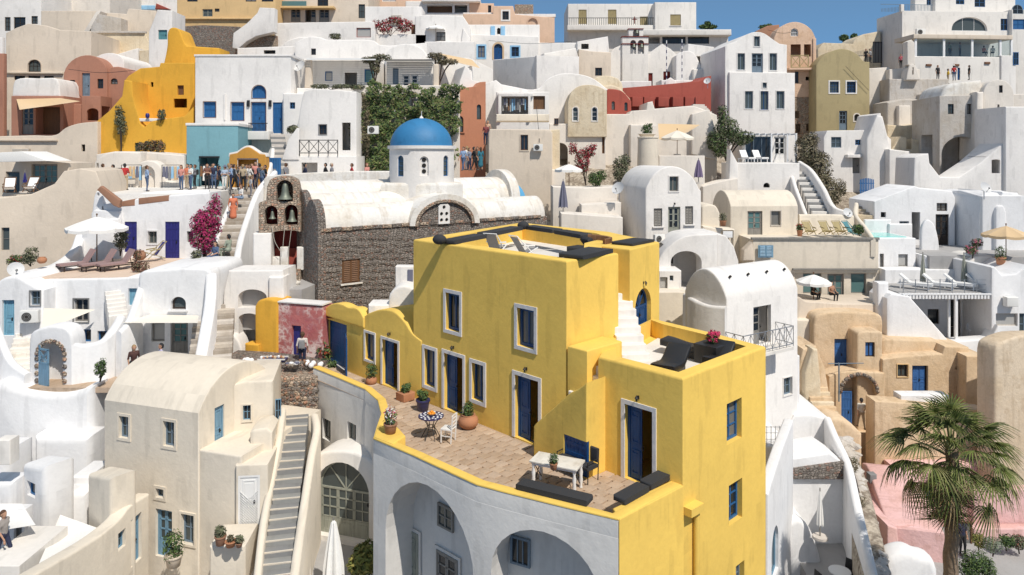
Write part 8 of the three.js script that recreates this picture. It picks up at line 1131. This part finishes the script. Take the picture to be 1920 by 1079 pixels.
sail('cream triangular shade sail over the gate house yard', [[178, 581, 33.2], [82, 578, 31.8], [76, 622, 30.9]], M.canvasT, .1); sail('cream awning stretched over the sunken veranda', [[282, 590, 33.3], [372, 592, 33.2], [370, 606, 31.6], [228, 606, 31.8]], M.canvasT, .1); sail('white awning over the lower left terrace', [[-20, 945, 24.8], [40, 945, 24.8], [66, 985, 23.6], [-30, 1000, 22.8]], M.canvas, .1); sail('white triangular sail at the lower left corner', [[112, 966, 25.5], [186, 992, 24.6], [60, 1085, 21.5]], M.canvas, .15); sail('sand-coloured shade sail above the cream parasol', [[1234, 232, 60], [1313, 234, 60], [1290, 248, 58], [1236, 262, 57.5]], M.sandcloth, .2); sail('sand canopy in front of the terracotta house', [[30, 186, 61], [112, 184, 61], [150, 190, 59.5], [36, 206, 58.5]], M.sandcloth, .3); sail('grey-green canvas over the sunken passage', [[824, 100, 64], [885, 112, 64], [900, 128, 62], [838, 112, 62]], M.sandcloth, .2);
// souvenirs on the rubble ledge and other small things
{ const t = thing('souvenir_tray', 'dark blue tray of souvenirs on the rubble ledge', 'tray', [0, 0, 0]); const p = P(508, 679, 32); t.position.copy(p); mesh('tray', crease(prism([V2(-.6, 0), V2(.6, 0), V2(.6, .08), V2(-.6, .08)], .5, .02)), M.navy, t); mesh('rim', merge([box(1.24, .05, .04, 0, .1, 0), box(1.24, .05, .04, 0, .1, -.5)]), M.whitewood, t); const R = rng(4); for (let i = 0; i < 9; i++) mesh('trinket', new THREE.DodecahedronGeometry(.05 + R() * .03, 0).translate(-.5 + i * .12, .13, -.1 - R() * .3), [M.white0, M.terra, M.sand][i % 3], t);
  const R2 = rng(6); [[470, 'white shells and red beads at the left of the souvenir ledge', M.terra], [545, 'folded blue cloths on the souvenir ledge', M.bluegrey], [578, 'wicker baskets stacked at the right of the souvenir ledge', M.wicker], [590, 'clay jug at the end of the souvenir ledge', M.terra2]].forEach(([u, l, m], k) => { const c = P(u, 682 + k * 2, 31.6), s = thing('souvenirs', l, 'souvenir', [c.x, c.y, c.z]); for (let i = 0; i < 5; i++) mesh('souvenir', new THREE.DodecahedronGeometry(.09 + R2() * .05, k === 1 ? 0 : 1).scale(1, k === 1 ? .5 : 1, 1).translate((R2() - .5) * .6, .07 + R2() * .06, (R2() - .5) * .3), i % 2 ? m : M.white0, s); });
  const d = P(604, 588, 33.2), pl = mesh('green_lantern', boxUV(clean(new THREE.SphereGeometry(.16, 14, 10).scale(1, 1, .5))), M.aqua); pl.position.copy(d); tagObj(pl, 'round green disc hanging on the rose-red wall', 'ornament');
}
{ // blue picket gate and rocky ground pieces
  const c = P(1626, 362, 56), t = thing('picket_gate', 'blue picket gate at the head of the rough steps', 'gate', [c.x, c.y - .1, c.z]); for (let i = 0; i < 9; i++) mesh('picket', box(.08, 1.1 + .2 * Math.sin(i / 8 * Math.PI), .03, -.5 + i * .125, .6, 0), M.blue2, t); mesh('rail', merge([box(1.15, .07, .04, 0, .3, -.03), box(1.15, .07, .04, 0, .85, -.03)]), M.blue2, t);
  flight('rough straw-coloured steps below the blue picket gate', [M.oldcream, M.step], P(1622, 408, 52.4), P(1624, 372, 55.4), 7, 1.4, { deep: .7 }); flight('crumbling stone steps beside the tan house', [M.oldcream, M.tan], P(1560, 800, 37.5), P(1515, 690, 40.5), 12, 1.2, { deep: .8 });
  const R = rng(90), rk = []; for (let i = 0; i < 330; i++) { const q = R(), p = P(lerp(1582, 1652, q) + (R() - .5) * 30, lerp(815, 1085, q), lerp(36, 25.8, q)), g = new THREE.DodecahedronGeometry(.09 + R() * .15, 0); g.scale(1 + R(), .5 + R() * .4, 1 + R() * .5); g.rotateY(R() * 6); g.translate(p.x, p.y - .22, p.z); rk.push(g); } const pth = mesh('rocky_path', boxUV(merge(rk)), M.oldgrey); pth.userData.kind = 'stuff'; tagObj(pth, 'rough rocky footpath between the white outer wall and the pink house', 'rocks');
  const bed = wallPath('rubble bed of the rocky footpath', M.earth, [[1578, 826, 37], [1602, 896, 33.4], [1624, 988, 29.4], [1650, 1110, 25.6]], { t: 1.1, r: .2, name: 'footpath', cat: 'path' }); bed.userData = { kind: 'structure' };
}
{ // folded chairs, cable and tables of the courtyards
  const b = thing('folded_boards', 'white folded deck boards leaning by the courtyard wall', 'board', [P(565, 1070, 25).x, -15.0, -25], .5); for (let i = 0; i < 3; i++) mesh('board', slatBar(V3(i * .09, 0, 0), V3(-.15 + i * .09, 1.9, -.25), .35, .04), i % 2 ? M.whitewood : M.greige, b);
  const c = P(1575, 1015, 28.6), t = thing('cafe_table', 'round white table among dark chairs in the alley yard', 'table', [c.x, -17.3, c.z]); mesh('tabletop', new THREE.CylinderGeometry(.42, .42, .04, 24).translate(0, .74, 0), M.whitewood, t); mesh('leg', beam(V3(0, 0, 0), V3(0, .74, 0), .035), M.iron, t); mesh('base', new THREE.CylinderGeometry(.22, .25, .04, 16).translate(0, .02, 0), M.iron, t);
  [[-.75, .2, 'dark rattan chair left of the alley table'], [.55, -.45, 'dark rattan chair behind the alley table'], [.2, .75, 'striped chair in front of the alley table']].forEach(([x, z, l], i) => { const h = thing('rattan_chair', l, 'chair', [c.x + x, -17.3, c.z + z], Math.atan2(-x, -z)); mesh('seat', crease(prism([V2(-.24, .38), V2(.24, .38), V2(.24, .46), V2(-.24, .46)], .46, .02)).translate(0, 0, .23), i === 2 ? M.bluegrey : M.blackpvc, h); mesh('backrest', crease(prism([V2(-.24, .46), V2(.24, .46), V2(.2, .88), V2(-.2, .88)], .05, .02)).translate(0, 0, -.2), i === 2 ? M.bluegrey : M.blackpvc, h); for (const a of [-.2, .2]) for (const e of [-.18, .18]) mesh('leg', box(.035, .38, .035, a, .19, e), M.blackpvc, h); });
  [[1838, 632, 44.6, 'small white chair on the shaded patio, right one'], [1822, 633, 44.6, 'small white chair on the shaded patio, left one']].forEach(([u, v, d, l]) => { const q = P(u, v, d), h = thing('patio_chair', l, 'chair', [q.x, q.y, q.z], .6); mesh('seat', new THREE.CylinderGeometry(.22, .2, .05, 16).translate(0, .44, 0), M.white0, h); mesh('backrest', crease(prism([V2(-.22, .46), V2(.22, .46), V2(.18, .82), V2(-.18, .82)], .04, .015)).translate(0, 0, -.18), M.white0, h); for (const a of [-.16, .16]) for (const e of [-.15, .15]) mesh('leg', beam(V3(a * 1.2, 0, e * 1.2), V3(a, .43, e), .015), M.white0, h); });
}
// ---------------------------------------------------------------- small fittings: chimneys, pipes, roof tanks, lamps, merchandise
{
  const pole = (label, u, v, d, h) => { const p = P(u, v, d), t = thing('flag_pole', label, 'pole', [p.x, p.y, p.z]); for (let i = 0; i < 14; i++) mesh('band', new THREE.CylinderGeometry(.05, .05, h / 14, 8).translate(0, (i + .5) * h / 14, 0), i % 2 ? M.white0 : M.navy, t); };
  pole('left blue and white striped pole by the chapel', 1250, 160, 77, 4.8); pole('right blue and white striped pole by the chapel', 1279, 158, 77, 4.8);
  const wire = (label, a, b, sag, r = .02) => { const p = P(...a), q = P(...b), m = p.clone().lerp(q, .5); m.y -= sag; const g = tube([V3(), m.sub(p), q.sub(p)], r, 5, 20), o = mesh('cable', g, M.iron); o.position.copy(p); tagObj(o, label, 'cable'); };
  wire('drooping cable across the beige cube house', [1006, 200, 55], [1012, 268, 51.6], .05); wire('thin cable from the peach gable to the olive house', [1440, 56, 76], [1496, 58, 77], .3); wire('angled cable on the olive house front', [1586, 124, 76.8], [1630, 170, 76.8], .02); wire('washing line above the blue-window house terrace', [916, 76, 83], [1072, 78, 83], .3); wire('cable sagging over the salmon house', [128, 130, 63], [252, 132, 61], .25);
  // merchandise in the shop doorways, lanterns and display boards along the promenade
  const cm = [M.canvas, M.bluegrey, M.greycloth, M.wicker, M.sandcloth, M.skyblue], R = rng(21);
  const rack = (label, u, v, d, n) => { const p = P(u, v, d), t = thing('clothes_rack', label, 'clothes rack', [p.x, PY, p.z]); mesh('rail', merge([beam(V3(-.7, 0, 0), V3(-.7, 1.6, 0), .02), beam(V3(.7, 0, 0), V3(.7, 1.6, 0), .02), beam(V3(-.7, 1.6, 0), V3(.7, 1.6, 0), .02)]), M.iron, t); for (let i = 0; i < n; i++) { const h = .7 + R() * .5, x = -.6 + i * 1.2 / (n - 1); mesh('garment', crease(prism([V2(x - .09, 1.55 - h), V2(x + .1, 1.55 - h), V2(x + .07, 1.5), V2(x - .06, 1.5)], .12, .03)), cm[Math.floor(R() * 6)], t); } };
  rack('rack of dresses inside the ochre shop doorway', 462, 0, 50.6, 8); rack('rack of dark clothes inside the teal shop doorway', 392, 0, 52, 7); rack('rack of white shirts outside the cream shop', 322, 0, 50.2, 7); rack('postcard and scarf rack left of the arched shop doorway', 246, 0, 50.6, 6);
  const bowl = (label, u, v, d) => { const p = P(u, v, d), o = mesh('stone_bowl', boxUV(clean(potGeo(.3, .45))), M.oldwhite); o.position.copy(p); tagObj(o, label, 'bowl'); }; bowl('old stone font in the church court', 552, 545, 36.2);
  // rolled awning shade, sofas and jars on the left and right terraces
  const jar = (label, u, v, d, r, h, m) => { const p = P(u, v, d), o = mesh('jar', boxUV(clean(potGeo(r, h, 1))), m); o.position.copy(p); tagObj(o, label, 'jar'); };
  jar('clay jar at the foot of the beige wall', 78, 494, 34.8, .22, .3, M.terra); jar('blue glazed jar on the ochre house shelf', 276, 222, 57.3, .16, .4, M.cobalt); jar('clay jar beside the cobalt door', 262, 488, 38.4, .3, .5, M.terra2);
  plant('flower_bed', 'brown dried flowers spilling by the loungers on the terrace', 'flowers', [262, 512, 35.2], [[262, 500, 35.2, .5, .3, .35], [256, 478, 36.4, .25, .35, .25]], 700, .07, [[.14, .07, .05], [.2, .09, .06], [.1, .09, .04]]);
  plant('shrub', 'green plant on the white post by the seated visitors', 'shrub', [368, 486, 37], [[368, 478, 37, .3, .3, .25]], 350, .07, OLIVE);
}
scene.updateMatrixWorld(true);
renderer.render(scene, camera);
